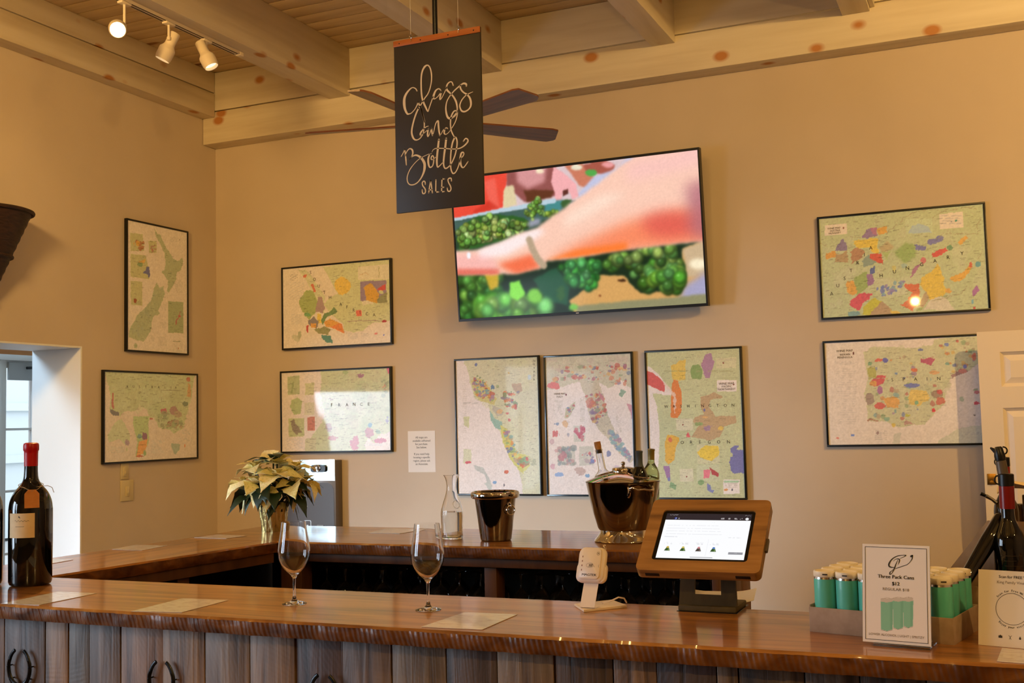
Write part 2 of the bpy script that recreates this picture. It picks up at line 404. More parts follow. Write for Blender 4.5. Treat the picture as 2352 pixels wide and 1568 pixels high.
EDGE = [(0.30, (70, 36, 10)), (0.5, (106, 60, 20)), (0.7, (134, 82, 34))]
M_edge = noise_mat('rough_sawn_varnished_edge', EDGE, (9, 9, 22), rough=0.38, bump=0.4, bump_scale=2, distort=0.8, coat=0.2, coat_rough=0.2)
saw_marks(M_edge, 22, 0.7, 0.004, (0, 0.25, 0))
M_barn = noise_mat('weathered_barn_wood', [(0.30, (110, 96, 84)), (0.44, (186, 170, 154)), (0.56, (218, 204, 188)), (0.72, (250, 240, 226))], (34, 34, 2.2), detail=10, rough=0.5, bump=1.0, bump_scale=1.8, distort=0.8, tint=True, knots=((3, 3, 1.6), (30, 20, 16), 0.7, 0.09))
saw_marks(M_barn, 23, 0.22, 0.0012, rnd=True)
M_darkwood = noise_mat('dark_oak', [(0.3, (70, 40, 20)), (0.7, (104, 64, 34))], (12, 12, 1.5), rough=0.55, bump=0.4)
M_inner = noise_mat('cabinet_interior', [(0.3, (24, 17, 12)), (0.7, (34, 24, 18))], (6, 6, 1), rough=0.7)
M_black = mat('black_frame_lacquer', (14, 15, 13), 0.35)
M_blackplastic = mat('black_plastic', (12, 12, 13), 0.35)
M_print = attr_mat('glazed_map_print', rough=0.035, spec=0.17)
M_matte = attr_mat('matte_print', rough=0.5)
M_screen = attr_mat('lit_screen', rough=0.10, spec=0.12, emit=1.0)
M_ink = mat('printing_ink', (48, 42, 36), 0.5)
M_inkgrey = mat('grey_ink', (120, 108, 98), 0.5)
M_paper = mat('white_paper', (232, 226, 220), 0.6)
M_lampaper = noise_mat('laminated_menu', [(0.42, (214, 204, 196)), (0.5, (226, 220, 214))], (30, 90, 1), rough=0.14, coat=0.3)
M_darksteel = mat('dark_mirror_steel', (138, 130, 122), 0.09, metal=1.0)
M_chrome = mat('polished_steel', (205, 200, 195), 0.06, metal=1.0)
M_chrome2 = mat('brushed_steel', (150, 145, 138), 0.28, metal=1.0)
M_glass = mat('clear_glass', (255, 255, 255), 0.0, trans=1.0, ior=1.47)
M_water = mat('water', (250, 252, 252), 0.0, trans=1.0, ior=1.33)
M_darkglass = mat('near_black_bottle_glass', (8, 9, 8), 0.05, spec=0.6, coat=0.4, coat_rough=0.02)
M_brown_glass = mat('brown_bottle_glass', (70, 46, 18), 0.04, trans=0.55, ior=1.4)
M_green_glass = mat('pale_green_glass', (196, 214, 150), 0.02, trans=0.95, ior=1.35)
M_redwax = mat('red_sealing_wax', (186, 14, 22), 0.32)
M_cork = noise_mat('cork', [(0.3, (150, 100, 52)), (0.7, (196, 142, 84))], (60, 60, 60), rough=0.8)
M_kraft = noise_mat('kraft_board', [(0.3, (150, 124, 98)), (0.7, (166, 140, 112))], (40, 40, 40), rough=0.8)
M_tray = noise_mat('grey_kraft_board', [(0.3, (158, 138, 120)), (0.7, (174, 154, 136))], (40, 40, 40), rough=0.75)
M_teal = mat('teal_can_lacquer', (92, 198, 184), 0.38, coat=0.2)
M_alu = mat('can_aluminium', (220, 216, 208), 0.2, metal=1.0)
M_cream = mat('cream_plastic', (238, 230, 212), 0.4)
M_cardwhite = mat('reader_white_plastic', (238, 226, 214), 0.3)
M_tabwood = noise_mat('oiled_ash', [(0.3, (112, 76, 38)), (0.5, (158, 112, 58)), (0.75, (180, 134, 76))], (3, 30, 30), rough=0.4, bump=0.3)
M_tabbase = noise_mat('grey_stained_wood', [(0.3, (56, 46, 26)), (0.7, (104, 88, 52))], (10, 10, 3), rough=0.6, spec=0.25)
M_iron = noise_mat('dark_forged_iron', [(0.3, (26, 28, 30)), (0.7, (62, 64, 66))], (30, 30, 30), rough=0.3, bump=0.5, metal=0.8)
M_brass = mat('aged_brass', (176, 134, 60), 0.3, metal=1.0)
M_copper = noise_mat('copper_coloured_strip', [(0.3, (178, 92, 26)), (0.7, (206, 116, 40))], (6, 60, 60), rough=0.45)
M_board = noise_mat('chalkboard', [(0.3, (48, 40, 28)), (0.7, (60, 50, 36))], (4, 4, 4), rough=0.5)
M_chalk = mat('cream_chalk_paint', (236, 214, 180), 0.7)
M_fan = noise_mat('walnut_fan_blade', [(0.3, (96, 52, 26)), (0.7, (136, 80, 44))], (3, 40, 40), rough=0.35)
M_trackwhite = mat('white_enamel', (226, 212, 192), 0.4)
M_bulb = mat('lit_bulb', (255, 240, 210), 0.3, emit=(255, 232, 190), estr=14)
M_goldfoil = noise_mat('gold_foil', [(0.3, (150, 128, 70)), (0.7, (206, 186, 128))], (60, 60, 12), rough=0.22, bump=1.0, bump_scale=3, metal=0.9)
M_bract = noise_mat('cream_bract', [(0.25, (206, 204, 110)), (0.5, (244, 234, 178)), (0.8, (250, 242, 208))], (14, 14, 14), rough=0.5, tint=True)
M_leaf = noise_mat('dark_green_leaf', [(0.3, (12, 28, 12)), (0.7, (26, 56, 22))], (20, 20, 20), rough=0.45, tint=True)
M_ivory = mat('ivory_switch_plate', (206, 190, 148), 0.4)
M_sconce = noise_mat('dark_woven_cane', [(0.35, (34, 18, 10)), (0.65, (58, 34, 22))], (20, 20, 90), rough=0.6, bump=1.0, bump_scale=2)
M_grey = mat('grey_enamel', (104, 94, 84), 0.35, metal=0.3)
M_twine = mat('twine', (176, 150, 112), 0.8)
M_tagcard = noise_mat('orange_kraft_tag', [(0.3, (196, 126, 62)), (0.7, (212, 142, 76))], (40, 40, 40), rough=0.7)
M_label = noise_mat('cream_label', [(0.3, (226, 200, 150)), (0.7, (236, 212, 164))], (30, 30, 30), rough=0.6)
M_acrylic = mat('clear_acrylic', (255, 255, 255), 0.02, trans=1.0, ior=1.3)
M_lid_off = mat('olive_capsule', (150, 132, 72), 0.35, metal=0.4)
M_slate = mat('slate_grey_capsule', (74, 84, 90), 0.45)
M_redfilm = mat('dark_red_collar', (120, 22, 20), 0.25)
M_pane = bpy.data.materials.new('window_pane'); M_pane.use_nodes = True
_t = M_pane.node_tree; _t.nodes.remove(_t.nodes['Principled BSDF']); _o = _t.nodes['Material Output']
_a = _t.nodes.new('ShaderNodeBsdfTransparent'); _b = _t.nodes.new('ShaderNodeBsdfGlossy'); _b.inputs['Roughness'].default_value = 0.02
_f = _t.nodes.new('ShaderNodeFresnel'); _f.inputs[0].default_value = 1.3; _x = _t.nodes.new('ShaderNodeMixShader')
_t.links.new(_f.outputs[0], _x.inputs[0]); _t.links.new(_a.outputs[0], _x.inputs[1]); _t.links.new(_b.outputs[0], _x.inputs[2]); _t.links.new(_x.outputs[0], _o.inputs['Surface'])
M_oakheader = noise_mat('orange_oak_header', [(0.3, (176, 112, 56)), (0.7, (204, 140, 76))], (20, 2, 20), rough=0.5)

# ---------------------------------------------------------------- setting
b = MB(); b.box((3, -5.5, -0.05), (18, 15, 0.1)); struct(b.build('floor', M_floor))
HB = 4.33
b = MB(); b.box((4.79, 0.1, HB/2), (10.42, 0.2, HB)); struct(b.build('wall_back', M_wall))
b = MB(); b.box((10.1, -6.15, HB/2), (0.2, 12.7, HB)); struct(b.build('wall_right', M_wall))
# left wall, 0.43 m thick, with a cased opening and two windows
OY0, OY1, OZ = -4.25, -1.368, 2.157
def wall_with_holes(name, a0, a1, holes, plane, t0, t1):
    mb = MB(); cuts = sorted(holes)
    def seg(u0, u1, z0, z1):
        if u1-u0 < 1e-4 or z1-z0 < 1e-4: return
        if plane == 'x': mb.box(((t0+t1)/2, (u0+u1)/2, (z0+z1)/2), (t1-t0, u1-u0, z1-z0))
        else: mb.box(((u0+u1)/2, (t0+t1)/2, (z0+z1)/2), (u1-u0, t1-t0, z1-z0))
    c = a0
    for (u0, u1, z0, z1) in cuts:
        seg(c, u0, 0, HB); seg(u0, u1, 0, z0); seg(u0, u1, z1, HB); c = u1
    seg(c, a1, 0, HB)
    return struct(mb.build(name, M_wall))
wl = wall_with_holes('wall_left', -12.5, 0.0, [(OY0, OY1, 0, OZ)]+[(y-0.55, y+0.55, z-0.9, z+0.9) for y, z in LEFTW], 'x', -0.43, 0.0)
wall_with_holes('wall_rear', -0.43, 10.0, [], 'y', -12.7, -12.5)
# white painted jamb and soffit lining of the opening
b = MB(); b.box((-0.215, OY1-0.006, OZ/2), (0.428, 0.012, OZ)); struct(b.build('trim_1', M_white, smooth=0))
b = MB(); b.box((-0.215, (OY0+OY1)/2, OZ-0.006), (0.428, OY1-OY0-0.026, 0.012)); struct(b.build('trim_2', M_white, smooth=0))
def glazed(name, plane, t, u0, u1, z0, z1, nu, nz, depth=0.05, bar=0.03, rail=0.06, glass_off=0.0):
    w = sempty(name); mb = MB()
    def bx(a0, a1, c0, c1, d=depth):
        if plane == 'x': mb.box((t, (a0+a1)/2, (c0+c1)/2), (d, a1-a0, c1-c0))
        else: mb.box(((a0+a1)/2, t, (c0+c1)/2), (a1-a0, d, c1-c0))
    bx(u0, u0+rail, z0, z1); bx(u1-rail, u1, z0, z1); bx(u0+rail, u1-rail, z0, z0+rail); bx(u0+rail, u1-rail, z1-rail, z1)
    mb.build('window_frame', M_white, w, smooth=0)
    U = np.linspace(u0+rail, u1-rail, nu+1); Z = np.linspace(z0+rail, z1-rail, nz+1)
    for i in range(1, nu): mb = MB(); bx(U[i]-bar/2, U[i]+bar/2, z0+rail, z1-rail, depth*0.8); mb.build('muntin', M_white, w, smooth=0)
    for k in range(1, nz): mb = MB(); bx(u0+rail, u1-rail, Z[k]-bar/2, Z[k]+bar/2, depth*0.7); mb.build('muntin', M_white, w, smooth=0)
    for i in range(nu):
        for k in range(nz):
            mb = MB(); d = 0.004; e = bar/2-0.002
            a0, a1, c0, c1 = U[i]+(e if i else 0), U[i+1]-(e if i < nu-1 else 0), Z[k]+(e if k else 0), Z[k+1]-(e if k < nz-1 else 0)
            if plane == 'x': mb.box((t+glass_off, (a0+a1)/2, (c0+c1)/2), (d, a1-a0, c1-c0))
            else: mb.box(((a0+a1)/2, t+glass_off, (c0+c1)/2), (a1-a0, d, c1-c0))
            mb.build('pane', M_pane, w, smooth=0)
    return w
for i, (y, z) in enumerate(LEFTW): glazed('window_%d' % (i+1), 'x', -0.06, y-0.55, y+0.55, z-0.9, z+0.9, 2, 2, glass_off=-0.10)
# side room seen through the opening
b = MB()
b.box((-1.3, 1.4, HB/2), (2.3, 0.2, HB)); b.box((-1.42, -7.1, HB/2), (1.96, 0.2, HB)); b.box((-1.3, -2.85, HB+0.05), (2.0, 8.7, 0.1)); b.box((-0.33, 0.75, HB/2), (0.2, 1.1, HB))
struct(b.build('wall_side_room', M_white, smooth=0))
GY0, GY1 = -0.055, 0.93
mb = MB()
for (u0, u1, z0, z1) in [(-7.0, -5.90, 0, HB), (-5.90, -4.98, 2.1, HB), (-5.90, -4.98, 0, 0.1), (-4.98, -4.88, 0, HB), (-4.88, -4.50, 2.1, HB), (-4.88, -4.50, 0, 0.1), (-4.50, GY0, 0, HB), (GY1, 1.3, 0, HB), (GY0, GY1, 2.215, HB)]:
    mb.box((-2.3, (u0+u1)/2, (z0+z1)/2), (0.2, u1-u0, z1-z0))
struct(mb.build('wall_side_room_far', M_white, smooth=0))
b = MB(); b.box((-2.185, 0.0, 2.40), (0.03, 2.4, 0.27)); struct(b.build('trim_3', M_oakheader, smooth=0))
b = MB(); b.box((-2.18, 0.0, 2.24), (0.04, 2.4, 0.05), b=0.006); struct(b.build('trim_4', M_white))
dw = glazed('door_2', 'x', -2.24, GY0, GY1, 0.0, 2.215, 3, 4, bar=0.02, rail=0.06)
glazed('window_3', 'x', -2.24, -5.90, -4.98, 0.1, 2.1, 2, 2, rail=0.05)
glazed('window_4', 'x', -2.24, -4.88, -4.50, 0.1, 2.1, 1, 1, rail=0.05)
b = MB(); b.box((-2.20, 0.44, 2.125), (0.02, 0.86, 0.15)); b.build('transom_rail', mat('grey_rail_paint', (170, 172, 172), 0.5), dw)
b = MB(); b.tube([(-2.16, 0.17, 2.155), (-2.15, 0.24, 2.16), (-2.15, 0.34, 2.16)], 0.012, 8); b.build('door_closer', M_blackplastic, dw)
# outside the side-room door
b = MB(); b.box((-3.6, 0.12, 1.4), (0.16, 0.30, 2.8), b=0.01); b.box((-3.6, 0.12, 0.1), (0.22, 0.36, 0.2), b=0.01); b.box((-3.6, 0.12, 2.7), (0.22, 0.36, 0.2), b=0.01)
tag(b.build('porch_column', mat('grey_exterior_paint', (150, 158, 160), 0.6)), 'grey square porch column outside the glazed door of the side room', 'column')
mb = MB()
for i in range(420):
    a = rng.normal(size=3); a /= np.linalg.norm(a); rr = rng.uniform(0.6, 1.0)
    c = np.array([-4.2, 0.35, 0.75])+a*rr*np.array([0.3, 0.35, 0.5]); d1 = rng.normal(size=3)*0.05; d2 = rng.normal(size=3)*0.03
    mb.add([c-d1, c+d2, c+d1, c-d2], [(0, 1, 2, 3)])
tag(mb.build('shrub', M_leaf, smooth=0), 'dark leafy shrub outside behind the glazed door pane', 'shrub')
b = MB(); b.box((-9.0, 4.5, 1.5), (1.0, 4.5, 3.0)); b.box((-8.46, 4.5, 2.0), (0.08, 4.5, 0.12)); b.box((-8.46, 4.5, 1.2), (0.08, 4.5, 0.12))
o = b.build('outbuilding', mat('pale_siding', (196, 204, 206), 0.7), smooth=0); tag(o, 'pale sided building seen through the glazed door', 'building')
b = MB(); b.box((-7, 0, -0.1), (8, 16, 0.1)); struct(b.build('terrace_floor', mat('pale_paving', (170, 172, 170), 0.8), smooth=0))

# ceiling: boards running along the back wall, joists running away from it, stacked wall plates
ceil = sempty('ceiling'); bw = 0.14
b = MB(); b.box((0, 0, 0), (10.6, bw-0.006, 0.03), b=0.004); b0 = b.build('ceiling_board', M_ceil, ceil, loc=(4.8, -0.07, 4.33))
for i in range(1, 90): piece(b0, 'ceiling_board', ceil, (4.8+0.02*(i % 3), -0.07-bw*i, 4.33+0.0006*((i*7) % 3)))
b = MB(); b.box((4.8, -6.2, 4.40), (10.8, 13.0, 0.1)); b.build('backing', M_inner, ceil, smooth=0)
for k, (x0, x1) in enumerate([(1.148, 1.325), (2.352, 2.530), (3.579, 3.733), (4.757, 4.916), (5.96, 6.13), (7.16, 7.33), (8.36, 8.53)]):
    b = MB(); b.box(((x0+x1)/2, -6.25, (3.964+4.315)/2), (x1-x0, 12.19, 0.351), b=0.006); struct(b.build('ceiling_beam', M_pine_y))
b = MB(); b.box((4.931, -0.8, 4.15), (0.026, 1.28, 0.33), b=0.003); struct(b.build('ceiling_beam_board', M_pine_y))
for nm, z0, z1 in (('trim_5', 3.767, 4.011), ('trim_6', 4.018, 4.315)):
    b = MB(); b.box((4.99, -0.078, (z0+z1)/2), (9.97, 0.156, z1-z0), b=0.005); struct(b.build(nm, M_pine_x))
for nm, z0, z1 in (('trim_7', 3.966, 4.150), ('trim_8', 4.156, 4.315)):
    b = MB(); b.box((0.061, -6.33, (z0+z1)/2), (0.122, 12.34, z1-z0), b=0.005); struct(b.build(nm, M_pine_y))

# white panelled door swung open against the back wall
DX0, DX1, DZ0, DZ1, DY = 5.404, 6.22, 0.02, 2.031, -0.20
dr = sempty('door_1', (DX0, DY, 0))
b = MB()
def bar(x0, x1, z0, z1): b.box(((x0+x1)/2-DX0, 0.0, (z0+z1)/2), (x1-x0, 0.040, z1-z0), b=0.0)
xs = [DX0, DX0+0.112, (DX0+DX1)/2-0.055, (DX0+DX1)/2+0.055, DX1-0.112, DX1]; zs = [DZ0, 0.25, 0.80, 0.92, 1.607, 1.723, 1.915, DZ1]
bar(xs[0], xs[1], DZ0, DZ1); bar(xs[4], xs[5], DZ0, DZ1); bar(xs[2], xs[3], DZ0, DZ1)
for i in (1, 3):
    for k in (0, 2, 4, 6): bar(xs[i], xs[i+1], zs[k], zs[k+1])
b.build('door_frame', M_door, dr, smooth=0)
for i in (1, 3):
    for k in (1, 3, 5):
        w, h = xs[i+1]-xs[i], zs[k+1]-zs[k]; cx, cz = (xs[i]+xs[i+1])/2-DX0, (zs[k]+zs[k+1])/2
        p = MB(); O = [(-w/2, -h/2), (w/2, -h/2), (w/2, h/2), (-w/2, h/2)]; q = 0.018; e = 0.05
        I = [(-w/2+q, -h/2+q), (w/2-q, -h/2+q), (w/2-q, h/2-q), (-w/2+q, h/2-q)]; J = [(-w/2+e, -h/2+e), (w/2-e, -h/2+e), (w/2-e, h/2-e), (-w/2+e, h/2-e)]
        v = [(x, -0.018, z) for x, z in O]+[(x, -0.002, z) for x, z in I]+[(x, -0.015, z) for x, z in J]
        f = [(a, (a+1) % 4, 4+(a+1) % 4, 4+a) for a in range(4)]+[(4+a, 4+(a+1) % 4, 8+(a+1) % 4, 8+a) for a in range(4)]+[(8, 9, 10, 11)]
        p.add(v, f); p.build('door_panel', M_door, dr, smooth=0, loc=(cx, 0, cz))
b = MB(); b.box((0.036, -0.022, 1.218), (0.045, 0.006, 0.06), b=0.002); b.lathe([(0, 0), (0.011, 0), (0.011, 0.006), (0, 0.008)], 16, Matrix.Translation((0.036, -0.025, 1.20)) @ Matrix.Rotation(PI/2, 4, 'X'))
b.build('brass_lock', M_brass, dr)

# ---------------------------------------------------------------- the bar
ZT = 1.07
wt = thing('bar_worktop', 'glossy brown rough-edged wooden worktop running round three sides of the bar', 'worktop', (1.79, -4.35, ZT))
def slab(name, poly, m, rough_edges, th=0.045, amp=0.0035, step=0.012):
    # polygon outline, edges named in rough_edges get saw-marked faces
    top = []; n = len(poly); mb = MB(); out = []; nrm = []
    for i in range(n):
        p, q = np.array(poly[i]), np.array(poly[(i+1) % n]); d = q-p; Ln = np.linalg.norm(d); k = max(1, int(Ln/step)) if i in rough_edges else 1
        for j in range(k): out.append(p+d*j/k); nrm.append(np.array([d[1], -d[0]])/Ln if i in rough_edges and j > 0 else None)
    rows = []
    prev = 0
    for lev, (z, ex) in enumerate([(0.0, -0.006), (-0.007, 0.0), (-0.02, 0.0), (-th*0.75, 0.0), (-th, -0.003)]):
        row = []
        for i, (p, nn) in enumerate(zip(out, nrm)):
            o = 0.0
            if nn is not None:
                o = ex+amp*(math.sin(i*1.9)*0.35+math.sin(i*0.53+lev*0.35)*0.5+rng.uniform(-.35, .35))*(0.4 if lev == 0 else 1.0)
                p = p+nn*o
            row.append((p[0], p[1], z))
        rows.append(row)
    v = [p for r_ in rows for p in r_]; m_ = len(out); f = []
    for a in range(4):
        for i in range(m_): f.append((a*m_+i, a*m_+(i+1) % m_, (a+1)*m_+(i+1) % m_, (a+1)*m_+i))
    f.append(tuple(range(m_))); f.append(tuple(range(4*m_, 5*m_))[::-1]); mb.add(v, f)
    o = mb.build(name, [m, M_edge], wt, smooth=30)
    for k, q in enumerate(o.data.polygons): q.material_index = 1 if m_ <= k < 4*m_ else 0
    return o
ox, oy = 1.79, -4.35
def rel(P): return [(x-ox, y-oy) for x, y in P]
slab('worktop_slab', rel([(1.70, -4.342), (6.7, -4.332), (6.7, -3.812), (1.70, -3.822)]), M_top_x, {0})
slab('worktop_slab', rel([(1.780, -3.8235), (2.262, -3.8225), (2.412, -2.590), (1.856, -2.590)]), M_top_y, {1}, th=0.05)
slab('worktop_slab', rel([(1.856, -2.588), (4.485, -2.580), (4.485, -1.885), (1.862, -1.885)]), M_top_x, {0}, th=0.05)

PL = [(1.72, 1.86, (150, 128, 112)), (1.86, 2.02, (120, 104, 98)), (2.02, 2.18, (150, 124, 104)), (2.18, 2.30, (118, 104, 98)), (2.30, 2.44, (138, 118, 104)),
      (2.44, 2.576, (168, 142, 126)), (2.576, 2.749, (118, 102, 96)), (2.749, 2.843, (172, 140, 112)), (2.843, 2.927, (126, 118, 112)), (2.927, 3.051, (140, 122, 112)), (3.051, 3.213, (170, 138, 118)),
      (3.213, 3.368, (168, 140, 114)), (3.368, 3.527, (156, 136, 120)), (3.527, 3.680, (168, 144, 126)), (3.680, 3.834, (112, 92, 90)), (3.834, 3.987, (138, 120, 112)),
      (3.987, 4.150, (144, 126, 106)), (4.150, 4.297, (120, 102, 94)), (4.297, 4.454, (164, 142, 118)), (4.454, 4.608, (116, 92, 72)), (4.608, 4.719, (170, 138, 110)),
      (4.719, 4.866, (106, 92, 94)), (4.866, 4.917, (148, 126, 106)), (4.917, 5.069, (118, 100, 82)), (5.069, 5.190, (128, 112, 98)), (5.190, 5.330, (104, 88, 74)), (5.330, 5.470, (138, 116, 96)), (5.47, 5.62, (116, 100, 88)), (5.62, 5.78, (140, 120, 100)), (5.78, 5.94, (110, 98, 90))]
fc = thing('front_bar_cabinet', 'front of the bar clad in upright weathered barn boards under the near worktop', 'bar cabinet', (1.72, -4.27, 0))
for i, (x0, x1, c) in enumerate(PL):
    mb = MB(); h = 1.022; w = x1-x0-0.0025
    mb.box((0, 0, 0), (w, 0.022, h), b=0.002)
    o = mb.build('plank', M_barn, fc, loc=((x0+x1)/2-1.72, 0.004+0.006*rng.random(), h/2+0.001)); o.color = tuple(lin(c))+(1,)
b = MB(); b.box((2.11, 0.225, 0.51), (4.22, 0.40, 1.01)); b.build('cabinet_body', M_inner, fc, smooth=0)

bc = thing('back_bar_cabinet', 'open dark cabinet with posts and a glass shelf under the far worktop', 'bar cabinet', (1.9, -2.56, 0))
bx0, by0 = 1.9, -2.56
def bpart(name, x0, x1, y0, y1, z0, z1, m, par, o=(1.9, -2.56), bev=0.003):
    mb = MB(); mb.box(((x0+x1)/2-o[0], (y0+y1)/2-o[1], (z0+z1)/2), (x1-x0, y1-y0, z1-z0), b=bev); return mb.build(name, m, par)
bpart('apron', 2.44, 4.458, -2.552, -2.530, 0.978, 1.0185, M_darkwood, bc)
bpart('post', 2.385, 2.50, -2.527, -2.44, 0.0, 0.976, M_darkwood, bc)
bpart('post', 3.437, 3.495, -2.527, -2.44, 0.0, 0.976, M_darkwood, bc)
for y0, y1 in ((-2.53, -2.345), (-2.342, -2.125), (-2.122, -1.945)): bpart('end_plank', 4.430, 4.458, y0, y1, 0.0, 1.018, M_darkwood, bc)
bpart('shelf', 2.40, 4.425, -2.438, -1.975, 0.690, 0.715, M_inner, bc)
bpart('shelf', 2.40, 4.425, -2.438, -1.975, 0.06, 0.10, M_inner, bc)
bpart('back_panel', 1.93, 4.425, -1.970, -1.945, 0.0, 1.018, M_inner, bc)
lc = thing('left_bar_cabinet', 'dark open cabinet under the worktop on the left side of the bar', 'bar cabinet', (2.2, -3.2, 0))
b = MB(); b.prism([(2.232-2.2, -3.80+3.2), (2.252-2.2, -3.80+3.2), (2.398-2.2, -2.60+3.2), (2.378-2.2, -2.60+3.2)], 0.975, 1.0185); b.build('apron', M_darkwood, lc, smooth=0)
b = MB(); b.box((2.28-2.2, -3.115+3.2, 0.487), (0.06, 0.075, 0.974), b=0.003); b.build('post', M_darkwood, lc)
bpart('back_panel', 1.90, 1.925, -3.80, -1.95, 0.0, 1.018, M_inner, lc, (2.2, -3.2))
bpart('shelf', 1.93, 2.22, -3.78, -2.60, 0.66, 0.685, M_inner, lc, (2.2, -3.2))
# ---------------------------------------------------------------- things on the walls
WR = {'back': (PI/2, 0, 0), 'left': (PI/2, 0, PI/2)}
def wall_map(wall, a0, a1, z0, z1, nx, crop, wp, base, paint, label, lab_extra=None, fw=0.012, frame_mat=None, dep=0.024):
    w, h = a1-a0, z1-z0; ac, zc = (a0+a1)/2, (z0+z1)/2
    loc = (ac, 0, zc) if wall == 'back' else (0, ac, zc)
    t = thing('framed_map', label, 'framed map', loc, WR[wall], 'framed wine maps on the walls')
    pw, ph = w-2*fw+0.002, h-2*fw+0.002; zs = dep-0.006
    if wall == 'back': tw = lambda u, v: np.stack([ac-pw/2+pw*u, np.full(u.shape, -zs), zc+ph/2-ph*v], -1)
    else: tw = lambda u, v: np.stack([np.full(u.shape, zs), ac-pw/2+pw*u, zc+ph/2-ph*v], -1)
    A = Art(pw, ph, nx, int(nx*ph/pw), tw, crop, base, wp)
    L = paint(A) or []
    A.detail()
    A.build('map_print', M_print, t, zs)
    fm = frame_mat or M_black
    for (cx, cy, sx, sy) in ((0, h/2-fw/2, w, fw), (0, -h/2+fw/2, w, fw), (-w/2+fw/2, 0, fw, h-2*fw), (w/2-fw/2, 0, fw, h-2*fw)):
        mb = MB(); mb.box((cx, cy, dep/2+0.001), (sx, sy, dep), b=0.0015); mb.build('frame_bar', fm, t)
    mb = MB(); mb.box((0, 0, 0.004), (w-2*fw, h-2*fw, 0.006)); mb.build('backing_board', M_inner, t, smooth=0)
    if L:
        mb = MB()
        for (s_, x, y, size) in L:
            lx, ly = A.local(x, y); text(mb, s_, lx, ly-size*0.35, size, zs+0.0012)
        mb.build('lettering', M_ink, t, smooth=0)
    return t
PAL = [(96, 104, 140), (172, 84, 70), (204, 160, 78), (126, 146, 92), (142, 104, 128), (200, 120, 62), (110, 146, 136), (170, 140, 100)]
PALR = [(168, 72, 66), (150, 84, 96), (190, 110, 86), (120, 100, 130), (130, 140, 110), (96, 110, 140), (200, 150, 90)]
def spaced(s, P, size): return [(c, x, y, size) for c, (x, y) in zip(s, P)]

def p_nz(A):
    g = (150, 152, 116)
    A.poly([(1390, 180), (1412, 215), (1440, 225), (1470, 290), (1500, 350), (1530, 400), (1560, 450), (1600, 465), (1638, 435), (1645, 480), (1628, 550), (1590, 580), (1585, 640), (1560, 700), (1525, 750), (1505, 735), (1520, 650), (1490, 600), (1460, 565), (1490, 540), (1495, 470), (1480, 390), (1445, 320), (1410, 250)], g, 7)
    A.poly([(1410, 660), (1440, 720), (1475, 685), (1485, 760), (1465, 830), (1420, 910), (1440, 940), (1390, 960), (1365, 1010), (1360, 1090), (1320, 1160), (1290, 1190), (1240, 1185), (1160, 1150), (1165, 1100), (1200, 1030), (1240, 960), (1310, 890), (1360, 830), (1370, 760), (1395, 690)], g, 7)
    A.scatter([(1200, 1100), (1420, 700), (1460, 700), (1300, 1180)], 40, [(132, 138, 106), (164, 162, 126), (140, 146, 124)], 6, 18, a=0.5)
    A.blob(1222, 1228, 14, 22, g)
    for q in ([(1175, 212), (1285, 226), (1300, 378), (1175, 378)], [(1340, 284), (1410, 290), (1410, 395), (1340, 392)], [(1175, 402), (1310, 420), (1350, 570), (1345, 632), (1175, 606)], [(1175, 645), (1282, 655), (1282, 870), (1180, 862)]):
        A.poly(q, (168, 160, 112), 3)
    A.poly([(1515, 828), (1650, 838), (1650, 1118), (1515, 1112)], (140, 144, 104), 1)
    A.scatter([(1190, 290), (1290, 290), (1300, 370), (1200, 360)], 14, [(196, 140, 60), (150, 90, 60)], 5, 14)
    A.scatter([(1350, 320), (1400, 320), (1400, 385), (1350, 385)], 8, [(170, 80, 70), (150, 110, 90)], 5, 10)
    A.poly([(1320, 515), (1345, 520), (1352, 590), (1340, 625), (1330, 590), (1285, 570), (1310, 550)], (88, 86, 130), 4)
    A.poly([(1260, 470), (1310, 450), (1300, 485), (1250, 490)], (196, 146, 74), 4); A.blob(1260, 500, 22, 18, (110, 128, 84)); A.blob(1217, 822, 12, 18, (128, 60, 40))
    A.line([(1620, 930), (1605, 975), (1590, 1005), (1584, 1040)], 8, (156, 78, 74), rag=6); A.blob(1615, 965, 12, 10, (156, 78, 74))
    for bx_ in ((1530, 255, 1615, 300), (1355, 205, 1400, 235), (1420, 1155, 1500, 1235), (1570, 640, 1640, 760), (1450, 860, 1500, 920), (1440, 1020, 1500, 1080), (1340, 1140, 1390, 1190), (1560, 1180, 1640, 1290)): A.fine(*bx_, 12)
    A.line([(1560, 1190), (1625, 1192)], 6, (120, 120, 100)); A.blob(1606, 1250, 4, 10, (150, 70, 50)); A.blob(1618, 278, 4, 6, (60, 30, 30))
wall_map('left', -0.988, -0.348, 2.142, 3.068, 140, (0, 480, 3.92), (204, 182, 164), (204, 182, 164), p_nz, 'tall black framed map of two long green islands, upper one on the left wall')

